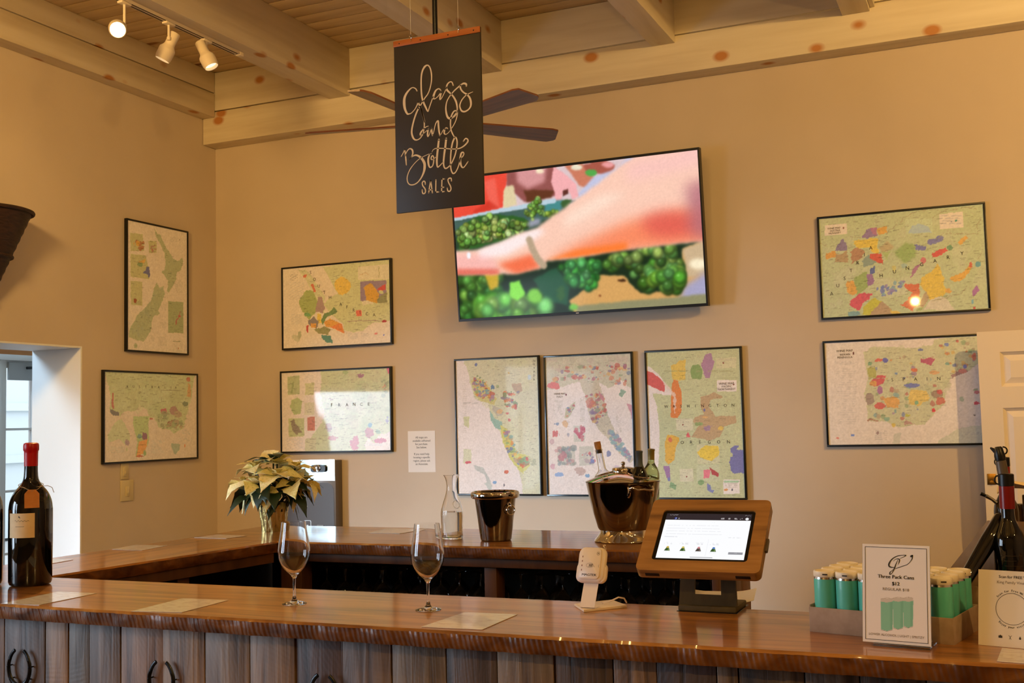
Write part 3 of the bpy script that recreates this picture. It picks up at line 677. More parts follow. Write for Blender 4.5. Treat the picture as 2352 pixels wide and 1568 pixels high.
def p_aus(A):
    g = (156, 146, 108)
    A.poly([(700, 80), (1300, 100), (1285, 190), (1260, 300), (1245, 380), (1220, 470), (1150, 505), (1130, 480), (1060, 470), (1030, 400), (1000, 420), (975, 350), (930, 310), (905, 360), (830, 360), (800, 390), (755, 385), (735, 350), (745, 290), (725, 200)], g, 8)
    A.scatter([(720, 110), (1280, 120), (1240, 360), (760, 340)], 60, [(166, 156, 120), (146, 138, 100), (150, 146, 106)], 14, 40, a=0.35)
    A.poly([(735, 345), (800, 370), (795, 390), (755, 388), (738, 365)], (92, 80, 78), 5); A.line([(752, 245), (756, 300), (758, 340)], 13, (150, 78, 70), rag=6)
    A.blob(1160, 355, 24, 24, (136, 96, 88)); A.poly([(1070, 350), (1110, 340), (1122, 375), (1085, 380)], (150, 74, 78), 6); A.blob(1165, 440, 30, 22, (132, 100, 72)); A.blob(1128, 445, 12, 16, (124, 80, 62))
    A.line([(1262, 190), (1250, 260)], 20, (166, 116, 76), rag=8); A.blob(1235, 312, 22, 18, (96, 96, 76)); A.blob(1010, 411, 12, 7, (140, 66, 66)); A.blob(1194, 380, 16, 14, (112, 84, 100)); A.blob(1255, 150, 12, 14, (150, 80, 62))
    A.scatter([(1040, 380), (1220, 360), (1220, 470), (1060, 470)], 30, [(130, 130, 90), (146, 116, 90), (118, 112, 84)], 6, 16)
    A.poly([(720, 520), (760, 440), (810, 410), (865, 500), (868, 560), (840, 592), (800, 550), (725, 570)], (164, 152, 116), 5); A.blob(850, 570, 16, 18, (136, 104, 110)); A.blob(847, 615, 6, 10, g)
    A.poly([(888, 395), (992, 395), (992, 560), (960, 640), (905, 665), (915, 560), (890, 470)], (146, 146, 96), 4)
    A.blob(965, 530, 18, 30, (112, 70, 84)); A.blob(930, 530, 18, 16, (98, 116, 104)); A.poly([(925, 560), (985, 545), (965, 640), (910, 660)], (188, 116, 62), 5); A.blob(930, 660, 26, 7, (160, 70, 50)); A.blob(965, 640, 12, 18, (120, 128, 80))
    A.poly([(1142, 570), (1200, 575), (1195, 620), (1172, 655), (1148, 610)], (132, 130, 108), 6); A.blob(1232, 590, 6, 15, (186, 96, 60))
    for bx_ in ((1010, 560, 1100, 640), (1215, 488, 1270, 512), (720, 600, 830, 640), (1190, 545, 1280, 560)): A.fine(*bx_, 11)
    A.line([(1075, 220), (1078, 300)], 2, (120, 110, 84)); A.line([(1075, 220), (1190, 222)], 2, (120, 110, 84))
    return spaced('AUSTRALIA', [(848, 195), (890, 196), (930, 197), (972, 198), (1015, 199), (1058, 199), (1100, 200), (1140, 201), (1172, 202)], 0.025)
wall_map('left', -1.201, -0.245, 1.377, 2.008, 200, (0, 820, 2.904), (184, 152, 130), (184, 152, 130), p_aus, 'wide black framed map lettered AUSTRALIA, lower one on the left wall')

def p_sa(A):
    g = (180, 170, 116)
    A.poly([(545, 160), (1020, 100), (1020, 525), (960, 545), (900, 545), (860, 570), (830, 598), (760, 612), (690, 600), (690, 560), (600, 480), (560, 420), (600, 360), (650, 345)], g, 5)
    A.poly([(378, 178), (440, 182), (560, 360), (560, 480), (500, 440), (470, 340), (430, 250)], (188, 174, 126), 5)
    A.scatter([(600, 200), (1000, 150), (1000, 500), (700, 560)], 50, [(188, 178, 126), (172, 164, 110)], 12, 34, a=0.3)
    A.blob(682, 292, 54, 60, (206, 158, 62), 0.25)
    A.poly([(790, 160), (1005, 140), (1005, 245), (790, 250)], (200, 178, 140), 1)
    A.poly([(805, 262), (987, 250), (990, 408), (807, 395)], (124, 98, 112), 1); A.poly([(830, 300), (880, 268), (920, 310), (940, 350), (925, 410), (850, 395)], (190, 128, 46), 6); A.poly([(922, 310), (985, 278), (988, 318), (950, 322)], (186, 62, 54), 5)
    A.poly([(920, 380), (988, 330), (988, 406), (925, 408)], (118, 110, 72), 6); A.blob(950, 335, 18, 14, (176, 170, 116)); A.poly([(815, 395), (860, 390), (900, 412), (830, 425)], (200, 178, 140), 5)
    A.poly([(430, 320), (480, 330), (510, 400), (505, 470), (450, 520), (400, 470), (380, 395)], (138, 142, 74), 7); A.poly([(512, 368), (535, 365), (568, 440), (550, 480), (500, 470)], (142, 108, 98), 7)
    A.poly([(560, 480), (600, 468), (625, 435), (650, 470), (620, 492), (580, 500), (550, 560), (535, 540)], (88, 108, 62), 5); A.poly([(510, 480), (538, 490), (542, 545), (515, 552)], (204, 162, 62), 4)
    A.poly([(440, 530), (490, 500), (522, 540), (505, 590), (450, 560)], (112, 96, 88), 7); A.poly([(465, 553), (502, 548), (502, 585), (470, 582)], (196, 124, 52), 5); A.poly([(432, 570), (448, 562), (446, 620), (435, 612)], (170, 58, 50), 4)
    A.poly([(558, 540), (600, 520), (680, 560), (692, 615), (640, 590), (568, 570)], (204, 128, 52), 6); A.poly([(600, 575), (680, 552), (684, 600), (698, 622), (640, 597)], (206, 102, 50), 5)
    A.poly([(485, 595), (560, 568), (600, 590), (582, 632), (520, 622)], (122, 112, 66), 6); A.poly([(535, 632), (600, 635), (612, 685), (570, 682), (545, 660)], (70, 106, 86), 6); A.blob(440, 490, 20, 14, (90, 128, 70))
    A.poly([(410, 215), (440, 212), (430, 236), (415, 234)], (190, 86, 58), 3); A.poly([(462, 280), (480, 275), (496, 335), (480, 335)], (186, 82, 56), 4); A.poly([(778, 460), (815, 455), (818, 500), (780, 502)], (206, 88, 66), 3); A.blob(975, 535, 18, 9, (150, 46, 46)); A.line([(720, 540), (790, 535), (880, 530), (955, 532)], 5, (134, 104, 92), rag=4)
    A.blob(368, 660, 28, 30, (176, 160, 124), 0.9); A.blob(385, 640, 12, 26, (150, 142, 104), 0.9); A.line([(935, 160), (938, 235)], 5, (140, 132, 84), rag=8); A.line([(810, 215), (840, 200), (860, 212)], 4, (180, 140, 96), rag=4); A.blob(915, 622, 18, 12, (196, 100, 90)); A.blob(970, 630, 4, 7, (90, 96, 150))
    A.fine(320, 215, 375, 252, 9, (100, 90, 80), 0.6); A.fine(312, 268, 420, 390, 9); A.fine(330, 490, 400, 560, 9); A.fine(720, 620, 790, 660, 9); A.fine(810, 620, 880, 640, 9)
    return spaced('SOUTHAFRICA', [(463, 198), (490, 245), (520, 292), (558, 335), (598, 370), (672, 418), (716, 437), (763, 458), (806, 473), (853, 484), (903, 491)], 0.034)
wall_map('back', 0.625, 1.566, 2.167, 2.785, 210, (560, 560, 3.016), (206, 178, 146), (206, 178, 146), p_sa, 'black framed map lettered SOUTH AFRICA, left of the television', dep=0.03)

def p_fr(A):
    g = (166, 156, 106)
    A.poly([(540, 870), (1030, 830), (1030, 1300), (950, 1320), (900, 1380), (850, 1340), (840, 1440), (440, 1450), (430, 1400), (500, 1300), (560, 1200), (530, 1000)], g, 10)
    A.scatter([(560, 900), (1010, 860), (1010, 1300), (560, 1300)], 90, [(152, 146, 98), (176, 164, 116), (160, 140, 100), (146, 146, 96)], 12, 36, a=0.35)
    for q, c in (([(303, 918), (385, 912), (388, 1040), (305, 1045)], (146, 140, 92)), ([(310, 1210), (420, 1205), (418, 1330), (312, 1335)], (156, 148, 92)), ([(440, 1198), (492, 1196), (494, 1290), (442, 1293)], (166, 88, 66)), ([(425, 965), (487, 960), (487, 1045), (425, 1048)], (168, 152, 98)), ([(420, 1100), (487, 1096), (487, 1180), (420, 1184)], (180, 158, 116)), ([(425, 1350), (500, 1340), (500, 1430), (425, 1436)], (168, 150, 104))): A.poly(q, c, 2)
    A.poly([(330, 1080), (375, 1062), (405, 1090), (395, 1170), (345, 1180), (322, 1130)], (146, 144, 84), 6); A.poly([(320, 1225), (345, 1215), (400, 1300), (360, 1325), (335, 1290)], (112, 90, 66), 8); A.line([(345, 960), (330, 1030)], 14, (120, 120, 72), rag=8)
    for (x, y, rx, ry, c) in [(802, 910, 26, 18, (130, 84, 90)), (980, 985, 16, 30, (166, 110, 80)), (605, 1075, 44, 18, (126, 96, 70)), (935, 1362, 40, 14, (164, 74, 76)), (870, 1310, 24, 26, (150, 84, 72)), (770, 1390, 24, 40, (160, 78, 70)), (995, 1222, 18, 26, (120, 104, 110)), (1003, 870, 10, 26, (180, 80, 90)), (620, 1345, 24, 14, (150, 80, 60)), (875, 1255, 10, 12, (90, 110, 110)), (700, 890, 26, 22, (134, 140, 84)), (590, 1260, 22, 26, (140, 100, 76)), (930, 1300, 14, 12, (120, 130, 90))]: A.blob(x, y, rx, ry, c, 0.8)
    A.scatter([(950, 930), (1010, 930), (1005, 1060), (960, 1060)], 12, [(170, 120, 84), (130, 130, 90)], 6, 14); A.fine(300, 1350, 410, 1430, 10); A.fine(410, 905, 480, 945, 10); A.fine(850, 1385, 960, 1400, 8)
    return spaced('FRANCE', [(610, 1115), (663, 1115), (715, 1113), (765, 1110), (815, 1110), (866, 1108)], 0.034)
wall_map('back', 0.605, 1.552, 1.403, 2.009, 200, (560, 560, 3.016), (196, 166, 136), (196, 166, 136), p_fr, 'black framed green map with window reflections, above the water dispenser', dep=0.03)

def p_cal(A):
    A.poly([(140, 130), (760, 100), (760, 1200), (610, 1200), (600, 1165), (560, 960), (480, 800), (440, 700), (380, 650), (350, 560), (330, 480), (240, 440), (190, 330), (185, 250)], (190, 184, 148), 8)
    A.scatter([(200, 160), (700, 130), (700, 900), (520, 800), (330, 450)], 70, [(196, 190, 156), (182, 178, 142), (188, 186, 140)], 16, 50, a=0.35)
    A.poly([(195, 300), (260, 290), (330, 330), (390, 440), (370, 490), (280, 460), (230, 400)], (184, 170, 102), 8)
    A.scatter([(200, 320), (300, 300), (385, 440), (360, 470), (260, 420)], 70, PAL, 6, 17); A.scatter([(230, 260), (300, 290), (310, 340), (230, 310)], 14, [(170, 74, 66), (112, 130, 84), (110, 110, 130)], 6, 14)
    A.scatter([(450, 395), (520, 390), (538, 505), (490, 500), (445, 450)], 36, [(170, 70, 62), (110, 130, 90), (120, 110, 120), (196, 110, 70)], 8, 18); A.poly([(510, 330), (570, 318), (582, 380), (550, 405), (520, 370)], (164, 136, 106), 8); A.blob(555, 392, 14, 12, (110, 104, 112))
    A.blob(367, 352, 16, 24, (92, 112, 136), 0.8); A.blob(240, 187, 9, 10, (92, 104, 150)); A.blob(640, 285, 12, 20, (170, 186, 190)); A.blob(485, 250, 9, 8, (190, 160, 90)); A.blob(400, 350, 10, 14, (150, 160, 110))
    A.poly([(340, 530), (380, 590), (442, 620), (440, 676), (390, 667), (348, 610)], (126, 158, 142), 6); A.poly([(355, 490), (420, 510), (445, 560), (400, 575), (360, 530)], (170, 160, 140), 6); A.blob(418, 540, 22, 18, (196, 156, 110))
    A.poly([(430, 640), (480, 680), (520, 790), (560, 850), (640, 880), (642, 940), (592, 1002), (540, 950), (480, 860), (440, 760)], (186, 180, 96), 9); A.scatter([(440, 660), (490, 700), (560, 860), (600, 900), (560, 940), (470, 820)], 44, PAL, 5, 15)
    A.poly([(545, 895), (635, 880), (640, 930), (590, 960)], (150, 120, 84), 6); A.scatter([(550, 890), (635, 880), (635, 935), (590, 955)], 16, [(180, 70, 62), (110, 140, 96), (190, 100, 70)], 7, 15)
    A.poly([(145, 575), (190, 575), (185, 665), (150, 640)], (180, 176, 130), 5); A.poly([(145, 820), (205, 820), (205, 925), (145, 925)], (190, 186, 152), 2); A.blob(180, 920, 20, 10, (186, 80, 88)); A.poly([(220, 940), (290, 950), (330, 1030), (365, 1100), (340, 1120), (300, 1010), (240, 978)], (168, 166, 156), 5)
    A.blob(468, 992, 16, 13, (190, 90, 70)); A.blob(381, 1070, 13, 11, (104, 134, 166)); A.blob(476, 552, 14, 10, (176, 90, 84)); A.blob(490, 600, 10, 12, (176, 90, 84)); A.blob(450, 1090, 5, 10, (70, 70, 80)); A.poly([(300, 1080), (345, 1060), (362, 1120), (340, 1130)], (170, 172, 160), 5)
    A.fine(140, 470, 260, 485, 8, (130, 124, 120), 0.5)
    A.scatter([(640, 880), (690, 900), (690, 960), (640, 940)], 10, [(176, 170, 130), (150, 150, 116)], 6, 14); A.fine(140, 330, 170, 700, 14, a=0.25)
    return spaced('NEVADA', [(678, 158), (678, 184), (677, 210), (676, 238), (676, 268), (675, 298)], 0.02)
wall_map('back', 2.056, 2.690, 1.100, 2.036, 180, (1020, 780, 3.267), (214, 198, 188), (214, 198, 188), p_cal, 'tall framed coastal map behind the carafe, first of three below the television', dep=0.03)

def p_it(A):
    A.poly([(740, 110), (1440, 80), (1440, 400), (1330, 300), (1240, 360), (1190, 330), (1100, 300), (1000, 320), (940, 340), (850, 360), (760, 380)], (184, 174, 150), 8)
    A.poly([(1000, 300), (1080, 310), (1160, 295), (1205, 440), (1225, 560), (1280, 700), (1340, 800), (1420, 905), (1390, 922), (1310, 840), (1250, 760), (1190, 700), (1130, 650), (1080, 560), (1060, 430)], (184, 168, 144), 10)
    A.scatter([(770, 140), (1410, 110), (1400, 300), (1000, 300), (790, 350)], 90, [(196, 182, 160), (170, 166, 140), (176, 150, 140), (186, 160, 150)], 8, 24, a=0.4); A.scatter([(900, 200), (1390, 180), (1390, 330), (1180, 330), (1000, 300), (780, 330)], 70, PALR, 5, 18, a=0.7)
    A.scatter([(1060, 400), (1200, 400), (1225, 560), (1130, 640)], 80, PALR, 5, 16, a=0.75); A.blob(1105, 470, 34, 32, (190, 104, 84), 0.9, 0.7); A.blob(820, 345, 34, 20, (198, 92, 88), 0.8); A.scatter([(1230, 660), (1300, 720), (1420, 900), (1390, 915), (1230, 740)], 50, [(110, 126, 150), (140, 130, 140), (120, 150, 150), (150, 110, 130)], 6, 18)
    A.poly([(1330, 365), (1370, 390), (1340, 430), (1315, 410)], (126, 150, 132), 6); A.poly([(1375, 480), (1430, 500), (1440, 600), (1410, 600)], (190, 130, 140), 8); A.poly([(1160, 380), (1200, 430), (1205, 470), (1170, 440)], (176, 110, 116), 6)
    A.poly([(910, 520), (960, 480), (985, 470), (965, 540), (930, 590), (905, 580)], (176, 166, 136), 6); A.scatter([(910, 520), (985, 475), (960, 545), (915, 590)], 14, PALR, 5, 12)
    for q in ([(850, 800), (985, 797), (985, 940), (850, 945)], [(1015, 800), (1120, 797), (1120, 940), (1015, 945)], [(972, 645), (1055, 642), (1057, 765), (975, 768)]): A.poly(q, (186, 178, 164), 2)
    A.scatter([(855, 810), (980, 805), (980, 935), (855, 940)], 50, [(110, 120, 120), (140, 140, 130), (176, 120, 120), (120, 130, 140)], 7, 20, a=0.6); A.blob(890, 880, 30, 34, (176, 110, 116), 0.9, 0.7); A.scatter([(1025, 850), (1115, 850), (1115, 935), (1040, 900)], 20, [(190, 100, 100), (120, 110, 140), (170, 150, 150)], 6, 16); A.scatter([(985, 660), (1050, 660), (1040, 755), (985, 700)], 24, [(170, 70, 84), (180, 100, 104)], 6, 16)
    for (x, y, rx, ry, c) in [(838, 706, 22, 24, (190, 100, 100)), (908, 632, 22, 22, (206, 162, 122)), (850, 632, 18, 12, (120, 130, 154)), (816, 950, 20, 24, (198, 150, 156)), (862, 1010, 30, 16, (130, 150, 186)), (1020, 985, 36, 28, (180, 150, 140)), (1076, 1020, 14, 12, (110, 140, 170)), (1285, 965, 40, 28, (196, 170, 180)), (932, 712, 14, 14, (160, 150, 156)), (812, 765, 16, 16, (196, 160, 160)), (1075, 1068, 10, 8, (150, 180, 190)), (1238, 858, 14, 22, (120, 120, 150)), (1110, 905, 14, 14, (110, 116, 160))]: A.blob(x, y, rx, ry, c, 0.8)
    for bx_ in ((820, 460, 890, 560), (1290, 560, 1330, 780), (930, 1035, 980, 1045), (1015, 1080, 1085, 1095), (1020, 430, 1055, 620)): A.fine(*bx_, 12)
    A.blob(915, 412, 5, 7, (90, 30, 40))
    return [('WINE MAP', 868, 405, 0.017), ('ITALY', 868, 428, 0.017)]
wall_map('back', 2.725, 3.343, 1.098, 2.030, 180, (1020, 780, 3.267), (218, 198, 188), (218, 198, 188), p_it, 'tall framed map with grey glossy edge, middle of three below the television', frame_mat=mat('dark_grey_frame', (44, 52, 56), 0.18, metal=0.4), dep=0.03)

def p_wa(A):
    A.scatter([(1540, 120), (2240, 80), (2250, 1170), (1600, 1170)], 120, [(182, 186, 138), (168, 172, 122), (172, 178, 128)], 16, 44, a=0.4)
    A.poly([(1500, 190), (1560, 215), (1720, 390), (1700, 415), (1560, 398), (1600, 500), (1620, 700), (1608, 960), (1520, 970)], (218, 204, 192), 6)
    A.poly([(1500, 228), (1560, 245), (1662, 330), (1655, 392), (1500, 330)], (192, 78, 74), 5)
    A.poly([(1700, 190), (1735, 185), (1755, 155), (1810, 150), (1812, 300), (1710, 300)], (206, 172, 74), 6); A.poly([(1860, 190), (1910, 180), (1935, 230), (1930, 292), (1860, 295), (1845, 240)], (114, 142, 80), 6); A.poly([(1960, 110), (2005, 100), (2010, 155), (2030, 165), (1990, 292), (1960, 292), (1925, 190)], (152, 112, 138), 6)
    A.poly([(1715, 300), (1760, 305), (1785, 460), (1780, 545), (1755, 580), (1700, 580), (1705, 420)], (202, 108, 54), 7); A.line([(1660, 330), (1720, 400), (1735, 470), (1730, 540)], 14, (214, 190, 172), rag=12, a=0.8)
    A.poly([(1925, 430), (2020, 400), (2090, 420), (2085, 442), (2000, 450), (1985, 500), (2040, 580), (2110, 575), (2190, 570), (2192, 625), (2100, 652), (2070, 722), (2000, 762), (1920, 742), (1850, 722), (1915, 640), (1870, 612), (1880, 580), (1950, 560), (1925, 500)], (168, 138, 98), 7)
    A.blob(1985, 660, 40, 22, (142, 112, 132), 0.7); A.blob(2076, 664, 26, 18, (208, 172, 76)); A.blob(1920, 630, 46, 14, (126, 146, 86), 0.8); A.blob(1953, 530, 11, 18, (96, 92, 134)); A.blob(1960, 580, 30, 9, (196, 150, 90)); A.poly([(1812, 715), (1830, 690), (1848, 728), (1815, 730)], (206, 84, 84), 4)
    A.poly([(1680, 712), (1765, 730), (1760, 770), (1735, 812), (1725, 900), (1690, 938), (1660, 910), (1660, 770)], (208, 154, 58), 7); A.blob(1697, 750, 14, 16, (200, 96, 60))
    for q, c in (([(1740, 592), (1865, 590), (1868, 678), (1742, 680)], (196, 190, 152)), ([(1895, 790), (2065, 788), (2068, 930), (1900, 932)], (188, 186, 140)), ([(1770, 968), (1868, 966), (1870, 1062), (1772, 1064)], (196, 190, 152)), ([(1895, 940), (2065, 938), (2066, 1062), (1897, 1064)], (180, 184, 140)), ([(2048, 302), (2195, 303), (2195, 388), (2048, 388)], (224, 210, 198)), ([(2095, 1050), (2218, 1048), (2218, 1155), (2095, 1157)], (222, 210, 196)), ([(2040, 140), (2190, 130), (2192, 212), (2042, 215)], (192, 188, 142))): A.poly(q, c, 0.5)
    A.poly([(1900, 840), (1960, 797), (2060, 800), (2065, 862), (2010, 912), (1925, 882)], (216, 182, 62), 5)
    A.poly([(2140, 800), (2215, 795), (2200, 830), (2270, 840), (2275, 1010), (2160, 992), (2140, 920), (2160, 870)], (98, 98, 148), 12)
    A.poly([(1648, 950), (1695, 945), (1700, 1010), (1690, 1062), (1670, 1040)], (134, 98, 136), 5); A.poly([(1945, 975), (2000, 973), (1992, 1037), (1945, 1036)], (212, 102, 112), 4); A.poly([(1990, 955), (2062, 1000), (2060, 1030), (2010, 1012)], (152, 58, 58), 6)
    A.poly([(1700, 1068), (1750, 1090), (1740, 1126), (1690, 1112)], (112, 144, 96), 6); A.blob(1930, 1070, 22, 20, (112, 144, 90)); A.poly([(1975, 1075), (2000, 1090), (2012, 1130), (2032, 1132), (2015, 1152), (1975, 1132)], (104, 108, 152), 5); A.blob(2115, 1125, 16, 9, (206, 130, 70)); A.blob(2162, 1125, 5, 9, (70, 70, 80)); A.blob(1687, 1045, 12, 20, (100, 104, 150))
    A.rect(2100, 1058, 2210, 1072, (150, 186, 140)); A.fine(2110, 1080, 2200, 1110, 12); A.fine(1650, 235, 2170, 255, 26, (140, 140, 90), 0.5); A.fine(2055, 145, 2180, 155, 8); A.fine(1580, 1165, 2200, 1172, 10, (130, 132, 90), 0.4); A.line([(1700, 298), (2230, 285)], 2, (140, 142, 96), 0.6); A.line([(1750, 770), (2000, 730), (2230, 700)], 2, (150, 140, 96), 0.5)
    for x, y in ((2096, 175), (1792, 638), (1820, 1027), (2173, 336)): A.blob(x, y, 6, 6, (110, 40, 34), 0.2)
    return spaced('WASHINGTON', [(1667, 500), (1725, 499), (1778, 498), (1832, 497), (1885, 496), (1940, 495), (1995, 493), (2052, 492), (2110, 492), (2168, 490)], 0.026) + spaced('OREGON', [(1787, 770), (1855, 768), (1920, 767), (1990, 767), (2060, 766), (2135, 765)], 0.028) + [('WINE MAP', 2118, 328, 0.020), ('PACIFIC', 2122, 350, 0.018), ('NORTHWEST', 2122, 371, 0.018)]
wall_map('back', 3.425, 4.050, 1.082, 2.030, 190, (1020, 780, 3.267), (218, 204, 190), (176, 180, 130), p_wa, 'tall green framed map lettered WASHINGTON and OREGON, right of three below the television', dep=0.03)

def p_ah(A):
    A.scatter([(110, 170), (1050, 90), (1080, 670), (130, 720)], 110, [(186, 184, 124), (172, 172, 112), (190, 182, 130)], 16, 44, a=0.4)
    A.poly([(710, 690), (760, 620), (840, 620), (910, 700)], (206, 186, 142), 8); A.scatter([(430, 500), (680, 480), (660, 600), (450, 620)], 24, [(196, 188, 136), (190, 184, 130)], 14, 30, a=0.5)
    Pq = [([(210, 310), (245, 275), (270, 310), (265, 345), (200, 340)], (126, 106, 122)), ([(145, 355), (200, 340), (215, 380), (150, 392)], (210, 140, 60)), ([(205, 370), (270, 345), (272, 405), (195, 408)], (166, 132, 84)), ([(305, 285), (440, 275), (445, 320), (450, 370), (415, 362), (405, 330), (330, 335)], (220, 178, 62)), ([(345, 270), (385, 225), (440, 205), (435, 265), (390, 275)], (134, 104, 126)), ([(400, 215), (440, 205), (440, 262), (410, 250)], (166, 100, 116)), ([(440, 215), (505, 205), (505, 245), (450, 262)], (212, 148, 62)), ([(290, 350), (320, 320), (380, 355), (350, 390), (290, 412)], (168, 116, 76)), ([(355, 395), (400, 375), (440, 410), (420, 432), (365, 432)], (128, 138, 108)), ([(405, 370), (470, 365), (472, 425), (440, 422), (400, 392)], (202, 78, 56)), ([(400, 450), (435, 440), (430, 476), (400, 476)], (82, 88, 124)), ([(375, 485), (415, 475), (425, 535), (385, 556)], (142, 98, 122)), ([(310, 500), (380, 460), (387, 560), (330, 600), (300, 560)], (142, 156, 78)), ([(258, 535), (300, 510), (330, 580), (310, 606), (275, 602)], (216, 148, 62)), ([(280, 650), (340, 590), (420, 592), (400, 622), (360, 642), (330, 686), (300, 672)], (202, 74, 76)), ([(268, 695), (330, 690), (345, 720), (270, 730)], (112, 142, 126)), ([(360, 660), (420, 615), (470, 636), (400, 720), (355, 720)], (186, 172, 54)), ([(390, 720), (470, 636), (530, 690), (560, 712), (400, 724)], (168, 132, 88)), ([(510, 680), (590, 705), (520, 710)], (214, 170, 66)), ([(655, 310), (730, 315), (720, 342), (660, 342)], (110, 104, 140)), ([(755, 365), (835, 325), (850, 346), (800, 376), (755, 382)], (206, 78, 62)), ([(905, 290), (960, 255), (970, 265), (920, 306)], (214, 152, 66)), ([(640, 500), (650, 440), (700, 420), (662, 472)], (158, 100, 114)), ([(610, 540), (690, 535), (690, 650), (640, 690), (580, 656), (630, 620), (650, 590), (612, 566)], (206, 94, 58)), ([(700, 500), (760, 470), (790, 410), (830, 500), (832, 546), (870, 572), (820, 612), (745, 636), (720, 582), (695, 540)], (218, 174, 62)), ([(860, 510), (930, 460), (985, 420), (975, 462), (920, 522)], (216, 154, 62)), ([(690, 650), (730, 580), (740, 632), (700, 690)], (168, 138, 92)), ([(660, 690), (705, 670), (700, 700)], (146, 160, 84))]
    A.poly([(520, 350), (590, 290), (650, 310), (660, 380), (600, 405), (560, 380)], (140, 158, 80), 16, soft=5); A.poly([(450, 330), (500, 290), (530, 310), (470, 370)], (178, 152, 96), 10, soft=4); A.poly([(470, 350), (520, 345), (500, 400)], (160, 170, 90), 8)
    for q, c in Pq: A.poly(q, c, 9)
    A.scatter([(440, 560), (600, 510), (560, 580), (480, 620)], 34, [(96, 104, 150), (120, 150, 140), (130, 110, 140)], 4, 12); A.scatter([(740, 290), (820, 265), (815, 290), (750, 310)], 12, [(110, 104, 140)], 6, 14); A.blob(862, 325, 17, 16, (100, 136, 84)); A.blob(1028, 420, 15, 18, (96, 140, 130)); A.poly([(990, 580), (1022, 540), (1034, 570), (1005, 605)], (158, 96, 130), 6); A.blob(1006, 675, 8, 6, (196, 70, 60)); A.blob(996, 640, 7, 14, (110, 150, 140)); A.blob(985, 425, 10, 14, (200, 90, 60)); A.blob(710, 400, 14, 20, (196, 100, 90)); A.blob(855, 575, 20, 14, (214, 150, 66)); A.blob(600, 430, 30, 16, (150, 166, 130)); A.blob(540, 440, 12, 18, (196, 180, 90))
    for q in ([(137, 195), (265, 182), (268, 245), (138, 258)], [(803, 130), (940, 117), (945, 208), (808, 220)]): A.poly(q, (226, 198, 160), 0.5)
    A.poly([(605, 160), (760, 155), (765, 240), (610, 247)], (188, 190, 130), 0.5); A.poly([(625, 244), (650, 200), (690, 185), (740, 200), (762, 238)], (166, 178, 170), 5)
    for L in ([(110, 300), (150, 320)], [(580, 180), (600, 150), (700, 108), (800, 110)], [(770, 150), (830, 110), (960, 95), (1020, 110)], [(500, 250), (560, 190)], [(1050, 150), (1020, 200), (1030, 240), (960, 245), (830, 240), (790, 270)], [(1055, 340), (1020, 390)], [(960, 550), (930, 585), (840, 620), (760, 640)], [(290, 260), (340, 270)]): A.line(L, 4, (150, 134, 86), rag=8, a=0.75)
    A.fine(815, 140, 930, 200, 15); A.blob(900, 168, 6, 6, (60, 120, 90)); A.blob(872, 175, 4, 3, (90, 90, 110)); A.blob(246, 210, 6, 6, (120, 60, 40)); A.fine(260, 175, 470, 190, 16, (120, 120, 80), 0.35)
    return spaced('AUSTRIA', [(178, 592), (213, 545), (253, 503), (290, 458), (330, 412), (368, 366), (405, 326)], 0.03) + spaced('HUNGARY', [(465, 487), (543, 464), (618, 443), (700, 422), (778, 402), (855, 381), (935, 358)], 0.03) + [('WINE MAP', 190, 212, 0.016), ('AUSTRIA', 198, 226, 0.015), ('HUNGARY', 196, 240, 0.015)]
wall_map('back', 4.540, 5.483, 2.164, 2.791, 230, (1840, 440, 2.529), (222, 192, 150), (178, 178, 118), p_ah, 'black framed map of many bright patches, uppermost right of the television', dep=0.026)

